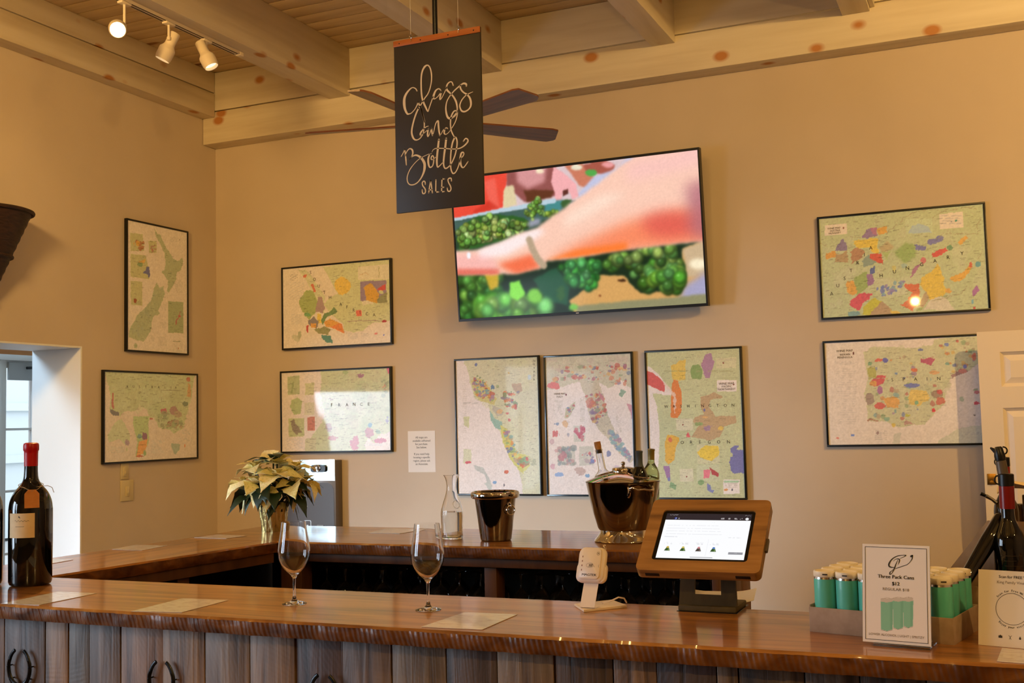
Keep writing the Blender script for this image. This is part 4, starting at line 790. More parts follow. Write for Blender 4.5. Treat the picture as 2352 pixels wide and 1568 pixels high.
def p_sp(A):
    g = (194, 184, 130)
    A.poly([(360, 935), (420, 900), (560, 905), (680, 905), (770, 880), (775, 850), (1150, 830), (1150, 960), (1025, 1005), (970, 1050), (870, 1075), (835, 1160), (840, 1230), (770, 1300), (720, 1350), (640, 1357), (560, 1367), (500, 1332), (390, 1337), (385, 1240), (370, 1180), (385, 1080), (375, 1000)], g, 7)
    A.scatter([(400, 920), (1000, 870), (960, 1030), (830, 1180), (700, 1330), (420, 1300)], 70, [(184, 178, 122), (202, 190, 140), (176, 172, 120)], 12, 34, a=0.4); A.scatter([(400, 950), (760, 920), (800, 1250), (700, 1330), (420, 1310)], 46, PAL, 4, 12, a=0.7); A.scatter([(800, 870), (1010, 860), (1010, 1000), (880, 1060)], 26, PAL, 4, 13, a=0.75)
    A.poly([(640, 1150), (740, 1155), (742, 1212), (680, 1242), (625, 1232)], (218, 178, 84), 9); A.poly([(480, 1210), (540, 1190), (572, 1205), (570, 1256), (500, 1252)], (216, 150, 74), 9); A.poly([(690, 965), (780, 960), (750, 1006), (690, 985)], (176, 80, 90), 7); A.blob(692, 918, 22, 10, (104, 108, 136)); A.blob(447, 978, 24, 14, (206, 96, 74)); A.blob(490, 978, 16, 14, (94, 92, 150)); A.poly([(385, 1018), (430, 1015), (436, 1082), (390, 1088)], (168, 158, 76), 8)
    A.poly([(395, 1112), (440, 1060), (492, 1064), (480, 1110), (430, 1132)], (196, 80, 74), 8); A.blob(420, 1115, 22, 16, (216, 140, 70)); A.blob(458, 1148, 16, 22, (160, 100, 130)); A.blob(648, 1126, 40, 11, (104, 106, 150)); A.blob(792, 1170, 32, 22, (150, 120, 90)); A.blob(810, 1215, 22, 22, (190, 100, 76)); A.blob(805, 1160, 16, 14, (190, 80, 70)); A.blob(398, 1205, 26, 30, (150, 124, 100)); A.blob(455, 1242, 26, 16, (202, 90, 74)); A.blob(620, 1298, 16, 9, (182, 176, 62)); A.blob(536, 1354, 14, 14, (208, 170, 70)); A.poly([(605, 1325), (660, 1350), (600, 1352)], (176, 128, 104), 5); A.blob(500, 1322, 16, 12, (130, 160, 120)); A.blob(660, 1035, 22, 12, (206, 100, 64)); A.blob(1005, 955, 14, 20, (214, 110, 74)); A.poly([(870, 1060), (960, 1032), (975, 1048), (880, 1078)], (150, 110, 96), 5); A.blob(935, 1042, 20, 12, (190, 110, 90)); A.blob(950, 1015, 10, 9, (104, 104, 150)); A.blob(850, 1000, 18, 12, (120, 150, 120)); A.line([(388, 1332), (400, 1322), (450, 1332)], 8, (160, 110, 80), rag=5); A.blob(670, 1225, 12, 10, (120, 160, 110)); A.blob(775, 1050, 26, 12, (208, 150, 90)); A.blob(770, 1270, 9, 9, (220, 60, 60)); A.blob(552, 1055, 12, 8, (110, 130, 150)); A.blob(845, 888, 12, 9, (110, 120, 160)); A.blob(908, 868, 10, 8, (190, 100, 80)); A.blob(400, 1000, 12, 14, (120, 150, 100))
    A.poly([(530, 1465), (545, 1410), (580, 1400), (575, 1466)], (198, 184, 150), 6); A.poly([(800, 1440), (860, 1410), (900, 1380), (1050, 1352), (1150, 1340), (1150, 1480), (800, 1466)], (196, 184, 146), 7); A.blob(932, 1204, 11, 14, (168, 170, 130)); A.poly([(1000, 1225), (1020, 1218), (1045, 1235), (1005, 1238)], (214, 70, 70), 4); A.blob(1020, 1165, 16, 12, (190, 100, 90)); A.blob(1015, 1150, 14, 8, (160, 160, 110)); A.blob(300, 1414, 12, 7, (100, 120, 170)); A.blob(212, 1431, 8, 5, (216, 110, 90)); A.blob(445, 1400, 6, 7, (130, 90, 80)); A.blob(1007, 1298, 5, 3, (80, 70, 60))
    A.fine(195, 990, 330, 1010, 10, a=0.3); A.fine(200, 1030, 320, 1190, 13, a=0.22); A.fine(200, 1205, 320, 1360, 13, a=0.2); A.fine(430, 1390, 500, 1445, 12, a=0.35); A.blob(304, 938, 5, 6, (90, 40, 30)); A.fine(935, 1398, 1050, 1408, 8, a=0.5)
    A.line([(385, 1080), (430, 1085), (480, 1080)], 3, (160, 150, 110), rag=5)
    return spaced('SPAIN', [(530, 1092), (597, 1090), (665, 1088), (732, 1087), (800, 1085)], 0.028) + [('WINE MAP', 252, 924, 0.02), ('IBERIAN', 255, 945, 0.017), ('PENINSULA', 255, 962, 0.017)]
wall_map('back', 4.541, 5.480, 1.400, 2.035, 230, (1840, 440, 2.529), (224, 198, 166), (224, 198, 166), p_sp, 'black framed map lettered SPAIN, partly behind the open white door', dep=0.026)

# television, tilted forward on its bracket
TVW, TVH = 1.728, 0.985
def tv_pt(u, v):   # u 0..1 left to right, v 0..1 top to bottom of the screen
    a = math.radians(5.2); x = 2.147+0.012+(TVW-0.024)*u; s = TVH-0.016-(TVH-0.034)*v
    return np.stack([x, -0.085-0.036*math.cos(a)-s*math.sin(a), 2.287+s*math.cos(a)], -1)
A = Art(TVW-0.024, TVH-0.034, 400, 226, tv_pt, (1000, 320, 3.409), (36, 66, 46))
def paint_tv(A):
    A.poly([(100, 150), (2150, 20), (2150, 420), (100, 620)], (222, 198, 200), 0, soft=6)
    A.poly([(560, 250), (940, 215), (950, 430), (700, 490), (560, 360)], (150, 84, 80), 6, soft=5); A.poly([(520, 370), (610, 355), (640, 500), (530, 540)], (226, 208, 164), 6, soft=5); A.poly([(690, 385), (930, 390), (910, 450), (720, 490)], (100, 54, 34), 6, soft=6); A.poly([(640, 235), (870, 220), (850, 330), (720, 380), (640, 330)], (216, 150, 150), 6, soft=14); A.blob(820, 245, 30, 18, (250, 232, 196), 0.2, soft=6)
    A.poly([(100, 260), (563, 255), (560, 350), (535, 400), (525, 535), (100, 640)], (236, 76, 58), 5, soft=3); A.poly([(380, 330), (470, 300), (500, 540), (440, 560)], (246, 112, 96), 5, a=0.7, soft=9); A.poly([(300, 560), (420, 480), (500, 540), (300, 580)], (204, 48, 34), 5, a=0.7, soft=8)
    A.poly([(1000, 190), (1130, 170), (1250, 300), (1270, 345), (1190, 375), (1120, 350)], (206, 124, 96), 6, soft=5); A.blob(1105, 215, 40, 20, (236, 226, 200), 0.2, soft=5); A.poly([(1150, 200), (1330, 160), (1405, 200), (1390, 260), (1290, 270), (1180, 250)], (170, 88, 72), 6, soft=5); A.blob(1350, 195, 46, 22, (240, 160, 160), 0.4, soft=6); A.blob(1218, 258, 44, 26, (84, 170, 76), 0.4, soft=4)
    A.poly([(1240, 290), (1430, 220), (1500, 140), (1570, 120), (1300, 360), (1130, 470), (1110, 420)], (196, 198, 226), 6, soft=7); A.poly([(905, 330), (925, 215), (1000, 255), (1100, 345), (1120, 440), (1070, 468), (1042, 400), (1000, 390), (985, 480), (945, 500), (935, 410)], (246, 176, 178), 4, soft=3); A.poly([(995, 395), (1035, 380), (1040, 420), (1000, 440)], (96, 48, 40), 4, soft=3)
    A.poly([(130, 640), (945, 485), (1100, 470), (900, 620), (600, 700), (130, 760)], (66, 98, 90), 8, soft=5); A.poly([(850, 480), (1000, 470), (980, 560), (860, 570)], (70, 140, 140), 6, soft=8); A.poly([(120, 618), (940, 455), (945, 492), (120, 640)], (186, 208, 220), 3, soft=2)
    A.poly([(170, 700), (340, 600), (440, 590), (700, 610), (760, 660), (650, 760), (400, 820), (190, 880)], (44, 96, 38), 10, soft=5)
    def grapes(poly, n, r0, r1, c0, c1, soft):
        m = A.mask(poly); ys, xs = np.nonzero(m)
        for i in range(n):
            k = rng.integers(len(ys)); x, y = A.X[ys[k], xs[k]], A.Y[ys[k], xs[k]]; r = rng.uniform(r0, r1); t = rng.random(); c = np.array(c0)*(1-t)+np.array(c1)*t
            c = c*rng.uniform(0.7, 1.12)*np.array([rng.uniform(.85, 1.15), 1, rng.uniform(.7, 1.1)]); q = rng.uniform(.9, 1.15)
            A.blob(x+r*.05, y+r*.12, r*1.05, r*q*1.05, c*0.45, 0, soft=soft*1.2); A.blob(x-r*.06, y-r*.08, r*.82, r*q*.82, c, 0, a=.9, soft=soft*1.6); A.blob(x-r*.25, y-r*.3, r*.2, r*.2, np.minimum(c+80, 255), 0, a=rng.uniform(.2, .9), soft=soft*0.8)
    grapes([(170, 720), (340, 600), (440, 590), (640, 620), (740, 660), (650, 740), (400, 790), (190, 850)], 110, 22, 30, (96, 150, 60), (190, 216, 130), 2); grapes([(705, 560), (790, 440), (840, 470), (840, 580), (760, 640)], 34, 14, 21, (100, 160, 70), (170, 210, 110), 2); grapes([(850, 560), (960, 560), (940, 600), (850, 620)], 10, 14, 20, (110, 170, 70), (160, 200, 100), 3); A.blob(1030, 500, 55, 34, (60, 96, 50), 0.7, soft=4)
    A.poly([(150, 980), (2150, 800), (2150, 1320), (150, 1450)], (22, 44, 26), 8, soft=8)
    A.poly([(1050, 1260), (1300, 1060), (1480, 1070), (1600, 1200), (1900, 1160), (1930, 860), (2150, 760), (2150, 1300), (1100, 1360)], (216, 164, 96), 10, soft=6); A.poly([(1930, 860), (2150, 760), (2150, 1040), (1960, 1080)], (206, 178, 140), 8, soft=10); A.poly([(1930, 1150), (2150, 1010), (2150, 1310), (1900, 1300)], (168, 164, 196), 8, soft=22); A.poly([(1100, 1300), (2150, 1200), (2150, 1300), (1110, 1360)], (146, 142, 104), 5, soft=7); A.blob(2060, 970, 70, 40, (255, 240, 205), 0.1, soft=12)
    A.blob(1460, 1100, 40, 20, (70, 40, 20), 0.8, soft=4); A.blob(1290, 1220, 14, 10, (120, 60, 30), 0.6, soft=3)
    A.poly([(760, 1090), (950, 1000), (1050, 1150), (1040, 1290), (880, 1260)], (30, 84, 54), 8, soft=8)
    grapes([(950, 1000), (1280, 910), (1300, 1080), (1190, 1170), (1060, 1110)], 46, 26, 40, (50, 150, 60), (110, 220, 120), 6); grapes([(1290, 930), (1900, 820), (1930, 1000), (1900, 1060), (1500, 1060), (1380, 1040)], 60, 30, 44, (70, 130, 50), (150, 196, 104), 6); grapes([(1560, 1060), (1960, 1000), (1920, 1160), (1680, 1190)], 26, 40, 56, (80, 146, 56), (130, 190, 90), 6)
    grapes([(200, 1060), (520, 1080), (560, 1300), (215, 1400)], 60, 30, 46, (50, 110, 46), (130, 210, 90), 8); grapes([(330, 1240), (860, 1260), (900, 1380), (350, 1410)], 40, 40, 70, (110, 196, 70), (170, 240, 130), 11); A.poly([(580, 1120), (660, 1100), (700, 1200), (640, 1260), (580, 1220)], (140, 228, 76), 6, soft=7); A.blob(775, 1220, 66, 60, (130, 206, 70), 0.2, soft=10); A.blob(980, 1190, 46, 60, (50, 96, 46), 0.5, soft=8); A.poly([(370, 1020), (490, 1010), (490, 1150), (430, 1170)], (206, 170, 50), 9, soft=8); A.blob(1080, 1310, 40, 30, (120, 196, 80), 0.3, soft=8)
    arm = [(120, 870), (330, 860), (500, 800), (640, 740), (800, 690), (1000, 540), (1280, 330), (1500, 165), (1640, 100), (2150, 40), (2150, 790), (1900, 810), (1500, 860), (1100, 920), (880, 945), (820, 1010), (640, 1052), (120, 1060)]
    A.poly(arm, (252, 204, 182), 5, soft=11); m = A.mask(arm)
    t = A.img.copy()
    A.poly([(1150, 800), (1500, 640), (1850, 560), (2150, 520), (2150, 800), (1500, 870), (1000, 940), (870, 945)], (250, 128, 84), 0, a=0.85, soft=45); A.blob(1850, 660, 230, 100, (222, 88, 80), 0.1, a=0.8, soft=45); A.poly([(1960, 350), (2150, 300), (2150, 800), (2000, 740)], (176, 106, 120), 0, a=0.8, soft=45); A.poly([(860, 945), (1100, 860), (1500, 800), (1500, 870), (1100, 930)], (255, 122, 44), 0, a=0.9, soft=16); A.poly([(1500, 180), (2100, 60), (2080, 200), (1500, 330)], (250, 196, 192), 0, a=0.7, soft=40); A.poly([(1020, 590), (1300, 430), (1500, 420), (1200, 600), (1000, 690)], (255, 226, 206), 0, a=0.9, soft=30)
    A.poly([(330, 860), (500, 800), (640, 740), (800, 690), (860, 720), (740, 800), (560, 900), (350, 940)], (255, 240, 240), 0, a=0.9, soft=20); A.poly([(480, 975), (760, 890), (830, 1000), (640, 1060)], (246, 104, 62), 0, a=0.9, soft=22); A.poly([(120, 900), (330, 900), (480, 940), (480, 1060), (120, 1080)], (250, 176, 176), 0, a=0.6, soft=25); A.poly([(120, 1010), (500, 1010), (500, 1070), (120, 1080)], (226, 96, 76), 0, a=0.8, soft=14)
    keep = _blur(m.astype(float), 9/A.px)[..., None]; A.img = t*(1-keep)+A.img*keep
    A.line([(735, 780), (760, 850), (800, 930), (850, 985)], 52, (188, 164, 136), soft=6); A.line([(745, 660), (800, 640)], 50, (206, 196, 226), soft=12, a=0.7); A.blob(262, 905, 16, 26, (250, 250, 255), 0.2, soft=4)
paint_tv(A); A.img = _blur(A.img, 0.9); A.img *= (1+0.025*_blur(np.random.default_rng(3).normal(0, 1, A.X.shape), 0.8))[..., None]
TAN = math.radians(5.2)
tv = thing('television', 'large flat television showing hands picking green grapes, tilted on the back wall', 'television', (2.147+TVW/2, -0.085, 2.287), (PI/2+TAN, 0, 0))
sc = A.build('screen', M_screen, tv, 0.036); sc.location = (0, (TVH-0.016)-(TVH-0.034)/2, 0)
b = MB(); O = [(-TVW/2, 0), (TVW/2, 0), (TVW/2, TVH), (-TVW/2, TVH)]; I = [(-TVW/2+0.011, 0.017), (TVW/2-0.011, 0.017), (TVW/2-0.011, TVH-0.015), (-TVW/2+0.011, TVH-0.015)]
frame_prism(b, O, I, -0.012, 0.040); b.box((0, TVH/2, -0.004), (TVW-0.01, TVH-0.01, 0.016)); b.box((0, TVH*0.42, -0.026), (TVW*0.7, TVH*0.6, 0.03)); b.build('casing', M_blackplastic, tv, smooth=0)
b = MB(); b.box((0.0, 0.008, 0.0408), (0.020, 0.005, 0.001)); b.build('maker_mark', M_paper, tv, smooth=0)
b = MB(); b.box((0, TVH*0.42, -0.062), (0.5, 0.44, 0.014)); b.box((-0.15, TVH*0.42, -0.049), (0.03, 0.44, 0.016)); b.box((0.15, TVH*0.42, -0.049), (0.03, 0.44, 0.016)); b.build('wall_bracket', M_blackplastic, tv, smooth=0)

# notice, switch plates, sconce, water dispenser
nt = thing('paper_notice', 'white printed paper notice taped to the back wall above the carafe', 'notice', (1.775, 0, 1.402), WR['back'])
b = MB(); b.box((0, 0, 0.0015), (0.216, 0.288, 0.001)); b.build('sheet', M_paper, nt, smooth=0)
b = MB()
for k, s_ in enumerate(['All maps are', 'available unframed', 'for purchase.', 'See below.', '', 'If you need help', 'locating a specific', 'region, please ask', 'an Associate.']): text(b, s_, 0, 0.092-0.0232*k, 0.0205, 0.0025, sx=0.92, bold=0.006)
b.build('lettering', M_ink, nt, smooth=0)
for i, (y, z, lab) in enumerate([(-0.985, 1.325, 'ivory switch plate half hidden by the lower left map'), (-0.962, 1.188, 'ivory outlet plate, the lower of two under the lower left map')]):
    t = thing('switch_plate', lab, 'switch plate', (0, y, z), WR['left'], 'ivory wall plates')
    w, h = ((0.075, 0.118), (0.122, 0.142))[i]
    b = MB(); b.box((0, 0, 0.004), (w, h, 0.007), b=0.003); b.build('plate', M_ivory, t)
    b = MB(); b.box((0, -0.005, 0.010), (0.034, 0.066, 0.006), b=0.002); b.box((0, -0.012, 0.014), (0.010, 0.018, 0.008), b=0.002); b.build('toggle', M_ivory, t)
sn = thing('wall_sconce', 'dark brown cone-shaped woven wall basket at the left edge', 'wall basket', (0.0, -2.165, 2.35))
prof = []
for k in range(25):
    z = k/24*0.57; r = 0.035+(0.275-0.035)*z/0.57; prof.append((r+0.004*(k % 2), z))
b = MB(); b.lathe(prof+[(0.262, 0.572)]+[(max(r-0.014, 0.01), z) for r, z in prof[::-1]], 40, a0=-PI/2, a1=PI/2, c=(0.002, 0, 0)); b.build('basket_body', M_sconce, sn, smooth=60)
for z, r in ((0.568, 0.282), (0.30, 0.166), (0.05, 0.062)):
    b = MB(); b.tube([(0.004+r*math.cos(a), r*math.sin(a), z) for a in np.linspace(-PI/2, PI/2, 25)], 0.011, 8); b.build('rim_band', M_sconce, sn)
b = MB(); b.box((0.005, 0, 0.3), (0.008, 0.07, 0.5), b=0.002); b.build('wall_bracket', M_iron, sn)

wd = thing('water_dispenser', 'grey and chrome bottle filling water dispenser on the back wall behind the plant', 'water dispenser', (0.90, 0, 0.62))
b = MB(); b.box((0, -0.045, 0.365), (0.44, 0.088, 0.73), b=0.004); b.build('housing', M_grey, wd)
b = MB(); b.prism([(-0.075, 0.585), (0.215, 0.585), (0.215, 0.735), (-0.075, 0.735)], 0.0885, 0.094, Matrix.Rotation(PI/2, 4, 'X')); b.build('chrome_face', mat('mirror_chrome', (190, 205, 205), 0.12, metal=1.0), wd)
b = MB(); b.box((-0.148, -0.0925, 0.655), (0.135, 0.008, 0.16), b=0.002); b.build('filter_panel', M_white, wd)
ar = [(-0.20, 0.02), (0.205, 0.02), (0.205, 0.50)]+[(0.145+0.06*math.cos(a), 0.50+0.07*math.sin(a)) for a in np.linspace(0.2, PI/2, 6)]+[(-0.14+0.06*math.cos(a), 0.50+0.07*math.sin(a)) for a in np.linspace(PI/2, PI, 6)]
b = MB(); b.prism(ar, 0.0885, 0.091, Matrix.Rotation(PI/2, 4, 'X')); b.build('bottle_recess', mat('dark_recess', (70, 60, 52), 0.4), wd)
b = MB(); b.prism(rrect(0.125, 0.052, 0.02, cx=0.085, cy=0.672), 0.0945, 0.112, Matrix.Rotation(PI/2, 4, 'X')); b.build('spout_housing', M_blackplastic, wd)
b = MB(); b.lathe([(0, 0), (0.026, 0), (0.026, 0.006), (0.012, 0.010), (0, 0.011)], 20, Matrix.Translation((0.075, -0.112, 0.675)) @ Matrix.Rotation(PI/2, 4, 'X') @ Matrix.Scale(1.3, 4, (1, 0, 0))); b.build('spout_button', M_chrome, wd)
o1 = rrect(0.060, 0.20, 0.01, 4, cx=-0.02, cy=0.20); o2 = rrect(0.052, 0.192, 0.008, 4, cx=-0.02, cy=0.20)
b = MB(); frame_prism(b, o1, o2, 0.0912, 0.094, Matrix.Rotation(PI/2, 4, 'X')); b.box((-0.02, -0.0925, 0.26), (0.014, 0.003, 0.014)); b.build('sensor_frame', M_chrome2, wd)
b = MB(); b.box((0.09, -0.094, 0.265), (0.055, 0.006, 0.008)); b.box((0.11, -0.094, 0.25), (0.02, 0.006, 0.012)); b.build('spigot_mark', M_grey, wd)
# ---------------------------------------------------------------- overhead things
tr = thing('track_rail', 'white track lighting rail under the first ceiling joist, top left', 'lighting track', (1.215, -1.30, 3.964))
b = MB(); b.box((0, -2.2, -0.010), (0.034, 4.4, 0.020), b=0.002); b.box((0, 0.02, -0.012), (0.036, 0.04, 0.024), b=0.003); b.build('rail', M_trackwhite, tr)
for d in (-0.0125, 0.0125):
    b = MB(); b.box((d, -2.2, -0.021), (0.004, 4.36, 0.003)); b.build('rail_slot', M_inner, tr, smooth=0)
def track_head(loc, direction, label, lit, stem=0.11):
    t = thing('track_spot', label, 'spot light', loc, 0, 'white track spot heads')
    b = MB(); b.box((0, 0, -0.028), (0.036, 0.075, 0.014), b=0.003); b.build('adapter', M_trackwhite, t)
    b = MB(); b.tube([(0, 0, -0.034), (0, 0, -0.034-stem)], 0.0075, 10); b.lathe([(0, -0.006), (0.012, -0.004), (0.012, 0.014), (0, 0.016)], 12, c=(0, 0, -0.034-stem)); b.build('stem', M_trackwhite, t)
    q = Vector(direction).normalized().to_track_quat('-Z', 'Y').to_matrix().to_4x4()
    M = Matrix.Translation((0, 0, -0.040-stem)) @ q @ Matrix.Translation((0.036, 0, 0))
    b = MB(); b.lathe([(0, 0.062), (0.026, 0.062), (0.030, 0.056), (0.030, -0.012), (0.033, -0.022), (0.046, -0.040), (0.048, -0.048), (0.047, -0.092), (0.043, -0.112), (0.040, -0.112), (0.043, -0.090), (0.040, -0.05), (0.02, -0.03), (0, -0.028)], 36, M); b.build('lamp_head', M_trackwhite, t)
    b = MB(); b.lathe([(0, -0.100), (0.022, -0.099), (0.037, -0.094), (0.039, -0.085), (0.026, -0.062), (0.014, -0.045), (0, -0.044)], 28, M); b.build('bulb', M_bulb if lit else mat('unlit_bulb', (240, 232, 214), 0.2, emit=(255, 232, 190), estr=1.5), t)
    return t
track_head((1.215, -2.290, 3.964), (0.60, -0.62, -0.42), 'white track spot whose lit bulb faces the viewer', True, 0.125)
track_head((1.215, -1.935, 3.964), (-0.36, -0.16, -0.8), 'white track spot tilted down to the left, middle of three', False, 0.085)
track_head((1.215, -1.605, 3.964), (0.40, 0.12, -0.86), 'white track spot tilted down to the right, nearest the corner', False, 0.06)

# ceiling fan
FX, FY, FZ = 3.082, -2.20, 3.04
fan = thing('ceiling_fan', 'brown five-bladed ceiling fan on a black rod behind the hanging sign', 'ceiling fan', (FX, FY, FZ))
b = MB(); b.lathe([(0, 1.275), (0.065, 1.275), (0.065, 1.235), (0.05, 1.215), (0.012, 1.21)], 28); b.build('canopy', M_blackplastic, fan)
b = MB(); b.tube([(0, 0, 1.215), (0, 0, 0.09)], 0.0125, 14); b.build('down_rod', M_blackplastic, fan)
b = MB(); b.lathe([(0, 0.13), (0.03, 0.13), (0.04, 0.10), (0.095, 0.07), (0.105, 0.03), (0.10, -0.03), (0.07, -0.06), (0.03, -0.075), (0, -0.078)], 36); b.build('motor_housing', M_blackplastic, fan)
bl = None
for k in range(5):
    a = math.radians(49+72*k)
    if bl is None:
        w = 0.066; pl = [(0.17, -0.05), (0.58, -w)]+[(0.60+0.05*math.cos(t), (w-0.03)*math.sin(t)*1.0+0.03*math.copysign(1, math.sin(t))*(1 if abs(math.sin(t)) > 0.2 else 0)) for t in np.linspace(-1.1, 1.1, 9)]+[(0.58, w), (0.17, 0.05)]
        pl = [(0.17, -0.048), (0.60, -w), (0.632, -w+0.008), (0.660, 0.030), (0.655, 0.046), (0.625, w), (0.60, w), (0.17, 0.048)]
        b = MB(); b.prism(pl, -0.004, 0.004, Matrix.Rotation(math.radians(-12), 4, 'X')); bl = b.build('blade', M_fan, fan, smooth=25)
        b = MB(); b.box((0.14, 0, -0.002), (0.12, 0.035, 0.008), b=0.002); br = b.build('blade_iron', M_blackplastic, fan)
        bl.rotation_euler = br.rotation_euler = (0, 0, a)
    else:
        piece(bl, 'blade', fan, (0, 0, 0), (0, 0, a)); piece(br, 'blade_iron', fan, (0, 0, 0), (0, 0, a))

# hanging sign: digitised in photo pixels on its own plane
SY = -3.90
def splane(x, y):
    d = _fw+_r*(x-1176)/CF-_u*(y-784)/CF; t = (SY-CC[1])/d[1]; P = CC+t*d; return P[0], P[2]
cs = [splane(*q) for q in ((907, 96), (1105, 59), (1109, 468), (908, 491))]
sx0, sx1 = (cs[0][0]+cs[3][0])/2, (cs[1][0]+cs[2][0])/2; sz1, sz0 = (cs[0][1]+cs[1][1])/2, (cs[2][1]+cs[3][1])/2
sw, sh = sx1-sx0, sz1-sz0; scx, scz = (sx0+sx1)/2, (sz0+sz1)/2
hs = thing('hanging_sign', 'black hanging board hand lettered Glass and Bottle Sales', 'sign', (scx, SY, scz), WR['back'])
b = MB(); b.box((0, 0, -0.004), (sw, sh, 0.009), b=0.0015); b.build('board', M_board, hs)
b = MB(); b.box((0, sh/2-0.0095, 0.0012), (sw+0.001, 0.019, 0.003), b=0.0006); b.build('copper_strip', M_copper, hs)
for u in (-0.43, -0.18, 0.14, 0.43):
    b = MB(); b.lathe([(0, 0.0012), (0.0016, 0.0008), (0.0022, 0)], 10, c=(u*sw, sh/2-0.010, 0.0027)); b.build('nail_head', M_iron, hs)
for u in (-0.29, 0.26):
    b = MB(); b.tube([(u*sw+0.0048*math.sin(a), sh/2+0.006+0.0062*math.cos(a), 0.003+0.002*math.sin(a)) for a in np.linspace(-PI*0.85, PI*0.95, 16)], 0.0011, 6); b.tube([(u*sw, sh/2, 0.003), (u*sw, sh/2-0.010, 0.0035)], 0.0011, 6); b.build('wire_hook', M_chrome, hs)
    b = MB(); b.tube([(u*sw, sh/2+0.010, 0.003), (u*sw, 4.315-scz, 0.003)], 0.0006, 5); b.build('hanging_line', mat('clear_fishing_line', (226, 220, 206), 0.3), hs)
def sgn(P, o, k):
    out = []
    for x, y in P:
        X, Z = splane(o[0]+x/k, o[1]+y/k); out.append((X-scx, Z-scz))
    return out
b = MB(); o1, k1 = (905, 130), 10.453; o2, k2 = (905, 240), 11.473; o3 = (905, 305)
U = sw/200.0
def st(P, o, k, W_): ribbon(b, sgn(P, o, k), [w/k*U for w in W_], 0.0009)
st([(555, 825), (520, 770), (450, 745), (380, 790), (300, 890), (255, 1000), (248, 1130), (268, 1260), (320, 1370), (370, 1375), (420, 1355), (500, 1270), (550, 1180), (585, 1100)], o1, k1, [26, 24, 20, 34, 50, 60, 66, 56, 40, 26, 20, 20, 24, 34])
st([(585, 1100), (620, 1180), (662, 1290), (705, 1440), (735, 1568)], o1, k1, [34, 32, 34, 34, 32])
st([(700, 60), (745, 220), (788, 400), (803, 520), (793, 650), (765, 780), (700, 880), (625, 930), (560, 930), (510, 880), (475, 780), (472, 680), (492, 560), (532, 400), (590, 230), (650, 100)], o2, k2, [36, 36, 32, 32, 28, 24, 24, 26, 34, 46, 46, 42, 42, 42, 42, 38])
st([(600, 1240), (645, 1160), (695, 1080), (740, 1000), (810, 905), (862, 780), (900, 600), (903, 430), (878, 300), (842, 230), (800, 208), (745, 240), (695, 320), (665, 430), (655, 560), (655, 700), (660, 850), (680, 1000), (715, 1110), (765, 1220), (815, 1315), (842, 1250), (890, 1110), (945, 960)], o1, k1, [30, 26, 26, 26, 26, 26, 28, 32, 32, 28, 28, 46, 42, 38, 36, 36, 38, 40, 42, 40, 26, 24, 24, 22])
st([(1128, 815), (1100, 782), (1060, 775), (1000, 825), (960, 920), (945, 990), (980, 1015), (1050, 965), (1100, 900), (1140, 862)], o1, k1, [28, 26, 24, 40, 50, 44, 20, 18, 20, 26])
st([(1140, 862), (1112, 960), (1108, 1028), (1150, 990), (1200, 895), (1250, 785), (1270, 700), (1300, 645), (1350, 608), (1395, 618), (1425, 690)], o1, k1, [30, 44, 30, 18, 18, 20, 36, 32, 24, 26, 30])
st([(1255, 740), (1275, 800), (1320, 850), (1380, 905), (1440, 980), (1495, 1090), (1520, 1220), (1520, 1310)], o1, k1, [30, 42, 38, 34, 38, 42, 34, 26])
st([(1520, 1340), (1480, 1410), (1420, 1460), (1340, 1485), (1290, 1450), (1258, 1350), (1248, 1220), (1272, 1080), (1325, 975), (1380, 900), (1450, 820), (1550, 730), (1640, 660), (1690, 645), (1735, 665), (1740, 710)], o1, k1, [20, 20, 26, 44, 46, 40, 32, 26, 24, 26, 28, 30, 34, 40, 44, 30])
st([(1605, 690), (1595, 740), (1625, 810), (1680, 865), (1760, 915), (1820, 990), (1848, 1090), (1843, 1190), (1790, 1270), (1700, 1320), (1625, 1300), (1585, 1210), (1592, 1130), (1640, 1030), (1720, 940), (1800, 890), (1895, 847)], o1, k1, [30, 38, 36, 32, 34, 42, 46, 38, 30, 36, 36, 32, 30, 26, 24, 18, 12])
st([(908, 570), (850, 590), (780, 650), (722, 720), (697, 780), (703, 822)], o2, k2, [20, 20, 28, 42, 44, 30]); st([(710, 822), (760, 780), (830, 722), (885, 670), (915, 632)], o2, k2, [16, 16, 16, 20, 26])
st([(905, 640), (893, 720), (887, 800), (898, 842), (930, 800), (960, 720), (988, 622)], o2, k2, [34, 42, 42, 30, 20, 18, 30]); st([(990, 622), (1002, 720), (1015, 815)], o2, k2, [36, 42, 34]); st([(1018, 805), (1045, 740), (1075, 600), (1102, 505), (1140, 445), (1168, 445), (1175, 560), (1190, 700), (1212, 818)], o2, k2, [18, 20, 22, 26, 34, 44, 46, 42, 34])
st([(1215, 815), (1250, 770), (1290, 690), (1335, 645), (1380, 615), (1415, 632)], o2, k2, [18, 16, 18, 22, 26, 30]); st([(1345, 650), (1328, 710), (1330, 765), (1370, 787), (1430, 750), (1490, 680)], o2, k2, [40, 44, 34, 18, 16, 16])
st([(1510, 640), (1560, 570), (1625, 440), (1665, 300), (1672, 205), (1640, 168), (1590, 175), (1540, 245), (1505, 340), (1492, 450), (1492, 560), (1510, 680), (1550, 780), (1605, 875)], o2, k2, [20, 22, 24, 28, 28, 24, 34, 40, 36, 34, 34, 34, 32, 26]); st([(1510, 345), (1570, 310), (1650, 210)], o2, k2, [24, 22, 20])
st([(172, 572), (215, 500), (262, 402)], o3, k1, [16, 18, 26]); st([(262, 402), (277, 520), (290, 650), (300, 772)], o3, k1, [26, 32, 36, 24])
